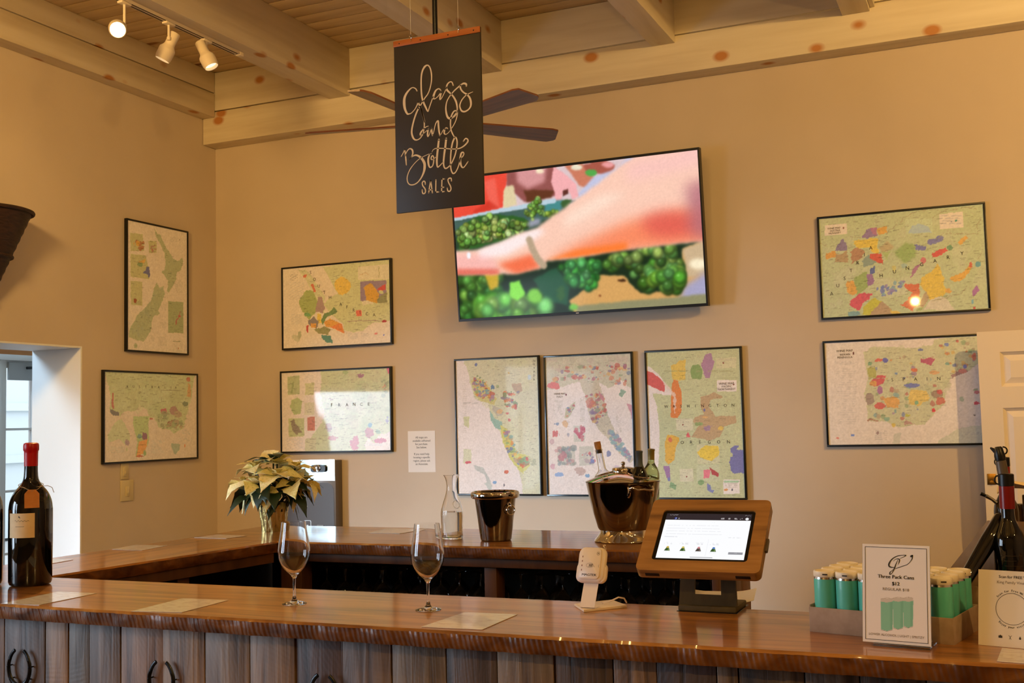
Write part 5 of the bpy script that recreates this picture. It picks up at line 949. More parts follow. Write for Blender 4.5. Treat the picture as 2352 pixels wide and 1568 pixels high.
st([(278, 560), (300, 475), (350, 400), (400, 382), (445, 420), (452, 500), (420, 580), (365, 645)], o3, k1, [18, 18, 22, 28, 40, 36, 22, 16]); st([(368, 640), (440, 572), (520, 538), (600, 562), (680, 632), (735, 740), (735, 860), (708, 970), (650, 1090), (570, 1190), (480, 1243), (390, 1245), (335, 1190), (318, 1090), (342, 980), (400, 860), (500, 730), (620, 620), (740, 555), (850, 507), (908, 500)], o3, k1, [18, 24, 34, 44, 56, 62, 60, 44, 30, 24, 24, 24, 24, 24, 22, 20, 16, 16, 14, 14, 14])
st([(865, 510), (830, 600), (825, 700), (845, 800), (880, 830), (930, 790), (955, 690), (955, 590), (930, 550), (900, 580), (897, 632), (940, 640), (1020, 572)], o3, k1, [26, 44, 46, 36, 28, 26, 28, 28, 24, 30, 28, 14, 14])
st([(1080, 165), (1060, 350), (1037, 560), (1032, 720), (1050, 820), (1100, 790), (1182, 705)], o3, k1, [44, 48, 46, 42, 30, 22, 18]); st([(1255, 140), (1235, 330), (1205, 550), (1192, 720), (1212, 832), (1260, 852), (1340, 790), (1400, 700), (1460, 560), (1500, 400), (1518, 250), (1505, 145), (1470, 112), (1430, 180), (1400, 270), (1375, 420), (1362, 600), (1362, 780), (1378, 900), (1420, 975), (1480, 945), (1540, 830), (1582, 690), (1600, 610), (1650, 570), (1680, 510), (1662, 467), (1620, 490), (1597, 580), (1597, 700), (1620, 800), (1665, 835), (1720, 780), (1780, 690)], o3, k1, [44, 48, 44, 40, 30, 28, 26, 28, 30, 32, 34, 32, 36, 40, 38, 34, 32, 30, 30, 30, 26, 26, 26, 26, 24, 24, 26, 40, 42, 44, 36, 26, 22, 24])
st([(915, 465), (940, 412), (1000, 378), (1100, 372), (1240, 377), (1400, 390), (1520, 385), (1620, 355), (1710, 290), (1775, 210), (1768, 155), (1720, 138), (1670, 200)], o3, k1, [12, 14, 18, 20, 20, 20, 22, 26, 34, 36, 28, 26, 30])
for P in ([(755, 1235), (748, 1180), (715, 1162), (682, 1200), (695, 1270), (745, 1340), (760, 1400), (742, 1450), (705, 1460), (685, 1430), (680, 1370)], [(835, 1440), (860, 1280), (885, 1150)], [(885, 1150), (905, 1290), (925, 1437)], [(850, 1370), (910, 1365)], [(1010, 1130), (1005, 1420)], [(1005, 1420), (1075, 1420)], [(1155, 1110), (1145, 1415)], [(1155, 1110), (1215, 1108)], [(1150, 1310), (1200, 1306)], [(1145, 1415), (1208, 1408)], [(1383, 1155), (1375, 1098), (1340, 1088), (1300, 1120), (1312, 1190), (1358, 1280), (1370, 1350), (1340, 1402), (1297, 1393), (1280, 1330)]): st(P, o3, k1, [28])
b.build('lettering', M_chalk, hs, smooth=0)

# ---------------------------------------------------------------- things on the bar
def lathe_part(name, prof, m, par, n=40, c=(0, 0, 0), M=None, smooth=40):
    b = MB(); b.lathe(prof, n, M, c); return b.build(name, m, par, smooth)
def smoothprof(P, sub=5):
    P = np.array(P, float); E = np.vstack([P[0], P, P[-1]]); out = []
    for i in range(len(P)-1):
        p0, p1, p2, p3 = E[i:i+4]
        for t in np.linspace(0, 1, sub, endpoint=False): out.append(tuple(np.maximum(0.5*((2*p1)+(-p0+p2)*t+(2*p0-5*p1+4*p2-p3)*t*t+(-p0+3*p1-3*p2+p3)*t**3), [0, -9])))
    out.append(tuple(P[-1])); return out
def shell(outer, t):   # closed glass wall: out, over the rim, back inside
    inner = [(max(r-t, 0.0), z) for r, z in outer if z > outer[0][1]+t*1.5]
    return outer+inner[::-1]
GL_OUT = smoothprof([(0.0045, 0.075), (0.012, 0.087), (0.030, 0.104), (0.0435, 0.128), (0.0478, 0.152), (0.0455, 0.178), (0.040, 0.212), (0.0362, 0.243)], 5)
GL_IN = smoothprof([(0.0352, 0.243), (0.0390, 0.212), (0.0443, 0.178), (0.0466, 0.152), (0.0423, 0.129), (0.029, 0.107), (0.011, 0.092), (0.0, 0.089)], 5)
FOOT = [(0, 0), (0.0365, 0), (0.0368, 0.0012), (0.030, 0.0035), (0.014, 0.0075), (0.007, 0.013), (0.0044, 0.024), (0.0040, 0.045)]
def wine_glass(loc, label, group=None):
    t = thing('wine_glass', label, 'wine glass', loc, 0, group)
    # one closed glass body; the parts meet end to end
    lathe_part('bowl', GL_OUT+GL_IN, M_glass, t, 56)
    lathe_part('stem', [(0, 0.0241), (0.0042, 0.0241), (0.0038, 0.045), (0.0040, 0.066), (0.0046, 0.0749), (0, 0.0749)], M_glass, t, 24)
    lathe_part('foot', [(0, 0), (0.0365, 0), (0.0368, 0.0012), (0.030, 0.0035), (0.014, 0.0075), (0.007, 0.013), (0.0044, 0.0239), (0, 0.0239)], M_glass, t, 48)
    return t
wine_glass((3.545, -4.083, ZT+0.0005), 'empty stemmed wine glass on the near bar, the left one', None)
wine_glass((3.990, -4.068, ZT+0.0005), 'empty stemmed wine glass on the near bar, right one before the carafe', None)

# glasses standing upside down on the shelf under the far worktop
g0 = None
for bay, (x0, x1) in enumerate(((2.545, 3.40), (3.545, 4.385))):
    n = int((x1-x0)/0.096)
    for r in range(3):
        for i in range(n+1):
            x = x0+(x1-x0)*(i+0.5*(r % 2)*0.6)/(n+0.5)+rng.uniform(-.002, .002); y = -2.385+0.105*r+rng.uniform(-.006, .006); z = 0.7155
            if g0 is None:
                b = MB(); b.lathe([(0.034, 0.0), (0.040, 0.03), (0.0445, 0.075), (0.041, 0.104), (0.028, 0.128), (0.011, 0.146), (0.0044, 0.155), (0.004, 0.19), (0.006, 0.21), (0.033, 0.2185), (0.033, 0.22), (0, 0.22), ], 20)
                g0 = b.build('stored_glass', M_glass, None, 50); tag(g0, 'upturned wine glass in the dark shelf under the far worktop', 'wine glass', 'stored glasses under the far worktop'); g0.location = (x, y, z)
            else:
                o = g0.copy(); COL.objects.link(o); o.location = (x, y, z)

# dark magnum with red wax, and a second bottle at the frame edge
def magnum(loc, label, rz, scale=1.0, wax=True):
    t = thing('wine_bottle', label, 'wine bottle', loc, rz)
    P = [(0, 0.0), (0.060, 0.0), (0.068, 0.004), (0.0715, 0.014), (0.0725, 0.16), (0.0722, 0.262)]+smoothprof([(0.0722, 0.263), (0.068, 0.292), (0.055, 0.322), (0.036, 0.346), (0.0255, 0.366), (0.0225, 0.395)], 5)+[(0.0222, 0.425), (0, 0.425)]
    lathe_part('bottle_body', P, M_darkglass, t, 56)
    lathe_part('wax_capsule', [(0.0228, 0.412), (0.0232, 0.455), (0.0236, 0.464), (0.0262, 0.468), (0.0262, 0.484), (0.0245, 0.491), (0.018, 0.494), (0, 0.4945)], M_redwax, t, 40)
    return t
mg = magnum((2.372, -3.985, ZT+0.0005), 'large dark wine bottle with red wax top, orange tag and cream label', 0.12)
def curved_label(r, a0, a1, z0, z1, th=0.0006, n=16):
    b = MB(); v = []; f = []
    for k in range(n+1):
        a = a0+(a1-a0)*k/n
        for rr in (r, r+th):
            for z in (z0, z1): v.append((rr*math.cos(a), rr*math.sin(a), z))
    for k in range(n):
        o = 4*k; f += [(o+2, o+6, o+7, o+3), (o, o+1, o+5, o+4), (o+1, o+3, o+7, o+5), (o, o+4, o+6, o+2)]
    f += [(0, 2, 3, 1), (4*n, 4*n+1, 4*n+3, 4*n+2)]
    b.add(v, f); return b
cang = math.atan2(CC[1]+3.985, CC[0]-2.372)-0.12   # towards the camera, in the bottle's own turn
b = curved_label(0.0728, cang-1.12, cang+0.18, 0.168, 0.252); b.build('label', M_label, mg, 60)
def on_cyl(mb, r, a, z, P, w):   # pen stroke on the label
    v = []; f = []
    for k, (da, dz) in enumerate(P):
        for s in (-1, 1): v.append((r*math.cos(a+da/r), r*math.sin(a+da/r), z+dz+s*w/2))
    for k in range(len(P)-1): f.append((2*k, 2*k+2, 2*k+3, 2*k+1))
    mb.add(v, f)
b = MB()
on_cyl(b, 0.0737, cang-0.40, 0.226, [(-0.026+0.003*k, 0.0035*math.sin(k*1.7)*(1-k/22)) for k in range(18)], 0.0012); on_cyl(b, 0.0737, cang-0.5, 0.207, [(-0.016+0.004*k, 0) for k in range(9)], 0.0010)
on_cyl(b, 0.0737, cang-0.52, 0.239, [(-0.003+0.0012*k, 0.002*math.sin(k)) for k in range(6)], 0.004); b.build('label_print', M_ink, mg, 0)
# swing tag on twine
ca, sa = math.cos(cang+0.05), math.sin(cang+0.05); ta = Vector((-sa, ca, 0))
def tp(u, z, r): return (r*ca+u*ta.x, r*sa+u*ta.y, z)
b = MB(); T_ = [(-0.024, 0.270), (0.024, 0.270), (0.024, 0.318), (0.012, 0.332), (-0.012, 0.332), (-0.024, 0.318)]
rad = lambda z: 0.0775 if z < 0.29 else 0.0775-(z-0.29)*0.40
v = [tp(u, z, rad(z)) for u, z in T_]+[tp(u, z, rad(z)+0.0012) for u, z in T_]
b.add(v, [tuple(range(6)), tuple(range(6, 12))]+[(i, (i+1) % 6, 6+(i+1) % 6, 6+i) for i in range(6)]); b.build('swing_tag', M_tagcard, mg, smooth=0)
b = MB(); b.tube([(0.0405*math.cos(cang+q), 0.0405*math.sin(cang+q), 0.346-0.008*math.cos(q)) for q in np.linspace(0, 2*PI, 30)], 0.0011, 6)
b.tube([tp(-0.03, 0.342, 0.045), tp(-0.015, 0.334, 0.055), tp(0, 0.327, 0.0645), tp(0.018, 0.332, 0.058), tp(0.032, 0.342, 0.042)], 0.0011, 6); b.tube([tp(0.032, 0.342, 0.042), tp(0.052, 0.343, 0.045), tp(0.066, 0.336, 0.046), tp(0.072, 0.318, 0.047)], 0.0010, 6); b.build('twine', M_twine, mg)
m2 = magnum((2.205, -4.05, ZT+0.0005), 'second dark bottle cut off by the left frame edge', 0.3)
b = curved_label(0.0728, cang-0.5, cang+0.65, 0.235, 0.262); b.build('label', M_tagcard, m2, 60)
pk = thing('wooden_ball_stopper', 'brown rounded wooden lid between the two dark bottles at left', 'wooden lid', (2.262, -3.905, ZT))
lathe_part('jar_body', [(0, 0), (0.03, 0), (0.034, 0.006), (0.034, 0.20), (0.03, 0.212), (0, 0.212)], M_brown_glass, pk, 28)
lathe_part('wooden_lid', smoothprof([(0.0, 0.2125), (0.036, 0.2125), (0.040, 0.228), (0.037, 0.245), (0.022, 0.262), (0.0, 0.268)], 4), M_darkwood, pk, 28)

# menus: laminated sheets
MEN = [([(2.63, -4.338), (2.775, -4.325), (2.775, -4.085), (2.615, -4.095)], 'white laminated menu sheet beside the dark wax-topped bottle'),
       ([(3.15, -4.336), (3.312, -4.308), (3.305, -4.088), (3.135, -4.095)], 'white laminated menu sheet on the near bar left of the wine glasses'),
       ([(4.10, -4.312), (4.270, -4.302), (4.268, -4.072), (4.112, -4.082)], 'white laminated menu sheet on the near bar between glass and card reader'),
       ([(2.65, -2.17), (2.82, -2.165), (2.85, -1.955), (2.62, -1.945)], 'white laminated menu sheet on the far worktop beside the carafe'),
       ([(1.84, -3.035), (2.02, -3.045), (2.00, -2.86), (1.82, -2.86)], 'white menu sheet on the left worktop, middle of three, below the light switch'),
       ([(1.88, -2.53), (2.08, -2.54), (2.10, -2.405), (1.90, -2.385)], 'white menu sheet on the left worktop nearest the plant'),
       ([(1.83, -3.56), (1.975, -3.57), (1.965, -3.385), (1.82, -3.375)], 'white menu sheet on the left worktop just right of the dark bottle'),
       ([(5.475, -4.315), (5.63, -4.33), (5.64, -4.19), (5.485, -4.172)], 'white leaflet lying in front of the tented Wi-Fi card')]
for P, lab in MEN:
    cx, cy = np.mean(P, axis=0); b = MB(); b.prism([(x-cx, y-cy) for x, y in P], 0.0006, 0.0018)
    o = b.build('menu_sheet', M_lampaper, None, 0, loc=(cx, cy, ZT)); tag(o, lab, 'menu', 'menu sheets on the bar')

# poinsettia
pt = thing('poinsettia', 'cream poinsettia in a gold foil wrapped pot at the bar corner', 'potted plant', (2.085, -2.165, ZT))
v = []; f = []; N = 56
for k in range(15):
    z = 0.148*k/14
    for i in range(N):
        a = 2*PI*i/N; r = 0.058+0.018*(z/0.148)+0.0028*math.sin(a*11+z*20)+0.002*math.sin(a*23+1.3*k)+(0.006*max(0, (z-0.12)/0.028)*math.sin(a*7))
        v.append((r*math.cos(a), r*math.sin(a), z))
for k in range(14):
    for i in range(N): f.append((k*N+i, k*N+(i+1) % N, (k+1)*N+(i+1) % N, (k+1)*N+i))
f.append(tuple(range(N))[::-1]); b = MB(); b.add(v, f); b.build('foil_pot', M_goldfoil, pt, 50)
lathe_part('soil', [(0, 0.135), (0.070, 0.13), (0.070, 0.10), (0, 0.10)], M_inner, pt, 24)
def leaf_mesh(name, m, lobes, L=1.0, wid=0.30, droop=0.35, cup=0.25):
    b = MB(); n = 12; v = []
    for i in range(n+1):
        t = i/n; w = wid*(math.sin(PI*min(t*1.05, 1)**0.75)**0.9)
        for c, wl in lobes: w += wl*math.exp(-((t-c)/0.05)**2)
        if i in (0, n): w = 0.006
        x = L*t; z = -droop*t*t+0.10*math.sin(PI*t)
        for s in (-1, -0.5, 0, 0.5, 1):
            v.append((x-abs(s)*w*0.10, s*w, z+cup*w*abs(s)**1.5*(1-0.6*t)+0.012*math.sin(9*t+3*s)*abs(s)))
    f = []
    for i in range(n):
        for k in range(4): f.append((i*5+k, i*5+k+1, (i+1)*5+k+1, (i+1)*5+k))
    b.add(v, f)
    # give it a little thickness
    nv = len(b.v); b.v += [(x, y, z-0.008) for x, y, z in b.v[:nv]]; b.f += [tuple(nv+q for q in reversed(ff)) for ff in f]
    ring = [i*5 for i in range(n+1)]+[n*5+k for k in range(1, 5)]+[i*5+4 for i in range(n-1, -1, -1)]+[3, 2, 1]
    for a, c in zip(ring, ring[1:]+ring[:1]): b.f.append((a, c, nv+c, nv+a))
    return b.build(name, m, pt, 60)
protoB = [leaf_mesh('bract', M_bract, lb, 1.0, wd_, dr_, cp) for lb, wd_, dr_, cp in (([(0.42, 0.09)], 0.33, 0.16, 0.15), ([(0.34, 0.07), (0.56, 0.06)], 0.36, 0.26, 0.22), ([(0.5, 0.05)], 0.28, 0.10, 0.2))]
protoG = [leaf_mesh('green_leaf', M_leaf, lb, 1.0, wd_, dr_, cp) for lb, wd_, dr_, cp in (([(0.4, 0.08)], 0.30, 0.4, 0.15), ([(0.35, 0.05), (0.58, 0.05)], 0.32, 0.55, 0.2))]
first = {id(o): True for o in protoB+protoG}
def leaf(protos, base, az, el, L, roll=0.0, tint=1.0):
    p = protos[int(rng.integers(len(protos)))]
    M = Matrix.Rotation(az, 4, 'Z') @ Matrix.Rotation(-el, 4, 'Y') @ Matrix.Rotation(roll, 4, 'X')
    if first[id(p)]: o = p; first[id(p)] = False
    else: o = p.copy(); COL.objects.link(o); o.parent = pt
    o.location = base; o.rotation_euler = M.to_euler(); o.scale = (L, L, L); k = tint*rng.uniform(0.86, 1.05); o.color = (k, k*rng.uniform(.97, 1.02), k*rng.uniform(0.85, 1.0), 1)
view_az = math.atan2(CC[1]+2.165, CC[0]-2.085)
HEADS = [((0.00, 0.00, 0.355), 7, 0.125, 0.25), ((0.11, -0.02, 0.315), 6, 0.12, 0.2), ((-0.10, 0.0, 0.325), 6, 0.12, 0.2), ((0.01, -0.10, 0.285), 6, 0.135, 0.1), ((-0.10, -0.085, 0.25), 6, 0.13, 0.0), ((0.10, -0.09, 0.24), 6, 0.125, 0.0), ((0.02, 0.10, 0.34), 6, 0.11, 0.1), ((-0.085, 0.09, 0.30), 6, 0.11, 0.0), ((0.12, 0.07, 0.29), 6, 0.11, 0.0), ((-0.15, 0.0, 0.25), 6, 0.11, -0.3), ((0.165, -0.01, 0.245), 6, 0.11, -0.3)]
st_b = MB()
RV = Matrix.Rotation(view_az+PI/2, 4, 'Z')    # heads are laid out facing the bar's inside
for (hx, hy, hz), n, L, e in HEADS:
    p = RV @ Vector((hx, hy, hz)); out = math.atan2(p.y, p.x)
    st_b.tube([(p.x*0.12, p.y*0.12, 0.12), (p.x*0.6, p.y*0.6, hz*0.62), (p.x, p.y, hz)], 0.0045, 6)
    ph = rng.uniform(0, 2*PI)
    for k in range(n):
        az = ph+2*PI*k/n+rng.uniform(-.2, .2); tilt = e*1.0-0.22*max(0, math.cos(az-out))*math.hypot(hx, hy)/0.12+0.25*max(0, -math.cos(az-out))
        leaf(protoB, p+Vector((math.cos(az)*0.006, math.sin(az)*0.006, rng.uniform(-.004, .004))), az, tilt+rng.uniform(-.35, .25), L*rng.uniform(0.7, 1.12), rng.uniform(-.6, .6))
    for k in range(4):
        az = ph+2*PI*k/4+0.4; leaf(protoB, p+Vector((0, 0, 0.008)), az, 0.65, L*0.45, rng.uniform(-.3, .3))
for k in range(44):
    az = rng.uniform(0, 2*PI); rr = rng.uniform(0.03, 0.13); z = rng.uniform(0.16, 0.27)
    leaf(protoG, (rr*math.cos(az), rr*math.sin(az), z), az+rng.uniform(-.5, .5), rng.uniform(-0.75, 0.15), rng.uniform(0.09, 0.13), rng.uniform(-.5, .5))
for az, z, L, e in ((view_az-0.25, 0.235, 0.145, -0.95), (view_az-0.62, 0.235, 0.14, -0.8), (view_az+1.25, 0.215, 0.13, -0.7), (view_az-1.35, 0.215, 0.14, -0.85), (view_az+0.9, 0.20, 0.11, -0.95)):
    leaf(protoB, (0.085*math.cos(az), 0.085*math.sin(az), z), az, e, L, rng.uniform(-.2, .2), 1.03)
for az, z in ((view_az-1.1, 0.37), (view_az+0.2, 0.385), (view_az-2.2, 0.36)): leaf(protoG, (0.03*math.cos(az), 0.03*math.sin(az), z-0.02), az, 0.45, 0.12)
st_b.build('stem', M_leaf, pt, 60)

# carafe, bucket, wine cooler
cf = thing('carafe', 'clear glass carafe half full of water on the far worktop', 'carafe', (3.185, -2.325, ZT+0.0005))
CO = smoothprof([(0.046, 0.0), (0.0485, 0.006), (0.0495, 0.05), (0.0515, 0.10), (0.050, 0.130), (0.042, 0.160), (0.030, 0.195), (0.0235, 0.225), (0.0235, 0.250), (0.029, 0.275), (0.0375, 0.290)], 4)
CI = smoothprof([(0.0345, 0.290), (0.026, 0.275), (0.0208, 0.250), (0.0208, 0.225), (0.027, 0.195), (0.039, 0.160), (0.047, 0.130), (0.0485, 0.10), (0.0465, 0.05), (0.0455, 0.012), (0.038, 0.008), (0, 0.008)], 4)
lathe_part('glass_body', [(0, 0)]+CO+CI, M_glass, cf, 48)
lathe_part('water', [(0, 0.0085), (0.037, 0.0085), (0.0448, 0.013), (0.0459, 0.05), (0.0478, 0.10), (0.0470, 0.122), (0, 0.122)], M_water, cf, 48)
ca2 = view_az = math.atan2(CC[1]+2.325, CC[0]-3.185)
b = MB(); b.tube([(0.0, 0.016*math.cos(a), 0.018*math.sin(a)) for a in np.linspace(0, 2*PI, 25)], 0.002, 6, Matrix.Rotation(ca2+0.45, 4, 'Z') @ Matrix.Translation((0.0455, 0, 0.157)) @ Matrix.Rotation(-0.36, 4, 'Y')); b.build('embossed_seal', M_glass, cf)

bk = thing('ice_bucket', 'shiny dark steel ice bucket with a ring handle beside the carafe', 'ice bucket', (3.412, -2.342, ZT+0.0005))
lathe_part('bucket_body', [(0, 0), (0.064, 0), (0.069, 0.004), (0.0705, 0.012), (0.092, 0.182), (0.0935, 0.196), (0.090, 0.196), (0.066, 0.014), (0, 0.012)], M_darksteel, bk, 64)
lathe_part('rim', [(0.094, 0.186), (0.106, 0.188), (0.1095, 0.194), (0.1095, 0.210), (0.106, 0.216), (0.100, 0.218), (0.094, 0.212)], M_chrome, bk, 64)
ba = math.atan2(CC[1]+2.342, CC[0]-3.412)+0.72
b = MB(); Mh = Matrix.Rotation(ba, 4, 'Z') @ Matrix.Translation((0.090, 0, 0.162)); b.lathe([(0, -0.004), (0.011, -0.003), (0.011, 0.003), (0, 0.008)], 16, Mh @ Matrix.Rotation(PI/2, 4, 'Y')); b.tube([(0.008, 0, 0), (0.014, 0, -0.002), (0.014, 0, -0.008)], 0.004, 8, Mh); b.build('handle_mount', M_chrome, bk)
b = MB(); b.tube([(0.012+0.003*math.sin(a), 0.021*math.sin(a), -0.024+0.021*math.cos(a)) for a in np.linspace(0, 2*PI, 29)], 0.0028, 8, Mh); b.build('ring_handle', M_chrome, bk)

wc = thing('wine_cooler', 'large polished steel wine cooler with lid, knob and bar handle on the far worktop', 'wine cooler', (3.985, -2.255, ZT+0.0005), (0, 0, 0.0))
el = Matrix.Diagonal((1.0, 0.82, 1.0, 1.0)) if False else Matrix.Identity(4)
lathe_part('pedestal', [(0, 0), (0.128, 0), (0.131, 0.004), (0.128, 0.010), (0.116, 0.022), (0.106, 0.040), (0.104, 0.050), (0.0, 0.050)], M_chrome, wc, 72)
lathe_part('cooler_body', [(0, 0.0505), (0.108, 0.0505), (0.114, 0.060), (0.132, 0.120), (0.150, 0.20), (0.160, 0.252), (0.162, 0.256), (0.158, 0.258), (0.145, 0.20), (0.10, 0.07), (0, 0.065)], M_darksteel, wc, 72)
ring = MB(); LID = [(0.1635, 0.2565), (0.1635, 0.262), (0.150, 0.270), (0.100, 0.288), (0.046, 0.300)]
hol = [(-0.085, 0.02, 0.047), (0.080, -0.022, 0.050), (0.098, 0.068, 0.040)]
v = []; f = []; NR, NA = 26, 96
for i in range(NR+1):
    r = 0.1635-(0.1635)*i/NR; z = 0.2585+0.042*(1-(r/0.1635)**1.7)
    for k in range(NA): a = 2*PI*k/NA; v.append((r*math.cos(a), r*math.sin(a), z))
for i in range(NR):
    for k in range(NA):
        q = (i*NA+k, i*NA+(k+1) % NA, (i+1)*NA+(k+1) % NA, (i+1)*NA+k); c = np.mean([v[j] for j in q], axis=0)
        if all(math.hypot(c[0]-hx, c[1]-hy) > hr for hx, hy, hr in hol): f.append(q)
nv = len(v); v += [(x, y, z-0.002) for x, y, z in v]; f += [tuple(nv+j for j in reversed(q)) for q in f]
ring.add(v, f); ring.build('lid', M_chrome, wc, 50)
for hx, hy, hr in hol:
    b = MB(); b.tube([(hx+(hr-0.001)*math.cos(a), hy+(hr-0.001)*math.sin(a), 0.2605+0.042*(1-(min(0.999, math.hypot(hx+hr*math.cos(a), hy+hr*math.sin(a))/0.1635))**1.7)) for a in np.linspace(0, 2*PI, 41)], 0.003, 8); b.build('hole_rim', M_chrome, wc)
lathe_part('lid_cap', [(0.046, 0.296), (0.049, 0.299), (0.049, 0.314), (0.046, 0.318), (0.030, 0.321), (0.008, 0.323), (0.005, 0.328), (0.009, 0.333), (0.0095, 0.340), (0.006, 0.345), (0, 0.346)], M_chrome, wc, 40, c=(0, 0.012, -0.004))
ha = math.atan2(CC[1]+2.255, CC[0]-3.985)+0.50
Mh = Matrix.Rotation(ha, 4, 'Z') @ Matrix.Translation((0.152, 0, 0.222))
b = MB(); b.tube([(0.006, -0.056, 0.012), (0.020, -0.05, 0.016), (0.030, -0.03, 0.006), (0.032, 0.0, 0.008), (0.030, 0.03, 0.002), (0.020, 0.05, 0.004), (0.006, 0.056, 0.0)], [0.005, 0.0055, 0.0045, 0.004, 0.0045, 0.0055, 0.005], 10, Mh)
for s in (-1, 1): b.tube([(0.0, s*0.056, 0.016), (0.008, s*0.056, 0.004), (0.005, s*0.057, -0.016), (0.0, s*0.058, -0.026)], [0.006, 0.007, 0.006, 0.004], 8, Mh)
b.build('bar_handle', M_chrome, wc)
BP = [(0, 0), (0.034, 0), (0.037, 0.004), (0.037, 0.185)]+smoothprof([(0.037, 0.186), (0.0345, 0.205), (0.026, 0.225), (0.0165, 0.242), (0.0142, 0.262)], 4)+[(0.0140, 0.295), (0.0155, 0.297), (0.0155, 0.303), (0, 0.303)]
def bottle(name, loc, rot, label, m, cap=None, capz=(0.235, 0.306), shape=BP, hollow=False):
    t = thing(name, label, 'wine bottle', loc, rot)
    P = shape if not hollow else shape[:-1]+[(max(r-0.002, 0.0), z) for r, z in shape[1:-1]][::-1]+[(0, 0.004)]
    lathe_part('bottle_body', P, m, t, 36)
    if cap is not None:
        pz = [(r+0.0007, z) for r, z in shape if capz[0] <= z <= capz[1]]; lathe_part('capsule', [(pz[0][0]-0.0006, capz[0]-0.0005)]+pz+[(0.0162, 0.3045), (0.0, 0.3062)], cap, t, 32)
    return t
wcx, wcy = 3.985, -2.255
BD = [(0, 0), (0.040, 0), (0.0425, 0.004), (0.0425, 0.15)]+smoothprof([(0.0425, 0.152), (0.043, 0.185), (0.036, 0.207), (0.020, 0.224), (0.0165, 0.240)], 4)+[(0.0155, 0.31), (0.0172, 0.312), (0.0172, 0.318), (0, 0.318)]
t1 = bottle('wine_bottle', (wcx-0.062, wcy+0.022, ZT+0.082), (0.02, -0.16, 0), 'clear empty bottle with a cork leaning in the wine cooler', M_glass, None, shape=BD, hollow=True)
lathe_part('cork', [(0, 0.300), (0.0125, 0.300), (0.0128, 0.318), (0.0148, 0.330), (0.0145, 0.352), (0, 0.353)], M_cork, t1, 20)
bottle('wine_bottle', (wcx+0.078, wcy-0.022, ZT+0.085), (0.02, 0.03, 0), 'dark bottle with a slate grey capsule in the wine cooler', M_darkglass, M_slate, (0.236, 0.306))
bottle('wine_bottle', (wcx+0.100, wcy+0.066, ZT+0.09), (0.02, 0.05, 0), 'pale green bottle with an olive capsule in the wine cooler', M_green_glass, M_lid_off, (0.258, 0.306), hollow=False)
# tablet till
TX, TY = 4.752, -4.00
ti = thing('tablet_till', 'tablet till in a wooden frame tilted back on a grey wooden stand', 'tablet till', (TX, -3.885, ZT))
REC = math.radians(50)
Mt = Matrix.Translation((0, -4.00+3.885, 0.1235)) @ Matrix.Rotation(PI/2-REC, 4, 'X')      # local x right, y up the screen, z out of it
FWd, FH, TH = 0.334, 0.268, 0.030
out = rrect(FWd, FH, 0.016, 5, 0, FH/2); sw_, sh_ = 0.250, 0.176; scy = FH/2-0.002
inn = rrect(sw_+0.010, sh_+0.012, 0.010, 5, 0, scy)
b = MB(); frame_prism(b, out, inn, -TH, 0.0, Mt); b.prism(rrect(FWd-0.01, FH-0.01, 0.012, 5, 0, FH/2), -TH-0.004, -0.012, Mt); b.build('wood_frame', M_tabwood, ti, 30)
for sx_ in (-1, 1):
    b = MB(); b.box((sx_*(FWd/2-0.045), 0.006, -TH*0.6), (0.04, 0.014, 0.012), Mt, b=0.002); b.build('rubber_corner', M_blackplastic, ti)
b = MB(); b.box((FWd/2+0.003, FH*0.42, -TH*0.55), (0.010, 0.045, 0.012), Mt, b=0.003); b.build('cable_plug', M_grey, ti)
b = MB(); b.prism(rrect(sw_+0.0095, sh_+0.0115, 0.010, 5, 0, scy), -0.0118, -0.004, Mt); b.build('tablet_bezel', M_blackplastic, ti, 30)
aw, ah = 0.2395, 0.168
def tab_pt(u, v):
    x = -aw/2+aw*u; y = scy+ah/2-ah*v; q = PI/2-REC
    return np.stack([TX+x, -4.00+y*math.cos(q)+0.0035*math.sin(q), ZT+0.1235+y*math.sin(q)-0.0035*math.cos(q)], -1)
A = Art(aw, ah, 260, 180, tab_pt, (1280, 1120, 4.704), (252, 253, 255))
# the interface is laid out in fractions of the screen itself
uu, vv = np.meshgrid(np.linspace(0, 1, 261), np.linspace(0, 1, 181)); A.X, A.Y = uu*1000, vv*700; A.px = 1000/260
A.rect(-1, -1, 1001, 104, (46, 38, 42)); A.blob(118, 78, 17, 17, (44, 60, 150), 0); A.blob(118, 78, 12, 12, (150, 160, 210), 0); A.blob(110, 78, 7, 12, (44, 50, 110), 0); A.rect(152, 70, 164, 86, (190, 184, 186)); A.blob(952, 76, 19, 19, (244, 244, 246), 0)
for x0, x1 in ((650, 690), (735, 760), (800, 845), (870, 900)): A.fine(x0, 68, x1, 90, 12, (220, 214, 214), 0.9)
A.fine(40, 20, 140, 30, 9, (200, 196, 198), 0.8); A.fine(925, 20, 985, 30, 9, (200, 196, 198), 0.8)
for k, y in enumerate((190, 236, 280, 326)): A.fine(40, y, 640+20*k, y+10, 12, (176, 178, 190), 0.55)
A.fine(40, 372, 190, 382, 12, (176, 178, 190), 0.55); A.fine(560, 140, 590, 150, 10, (170, 172, 180), 0.6); A.fine(780, 372, 920, 380, 12, (190, 190, 200), 0.5)
for x in (205, 385, 560): A.rect(x, 400, x+2, 660, (232, 234, 240))
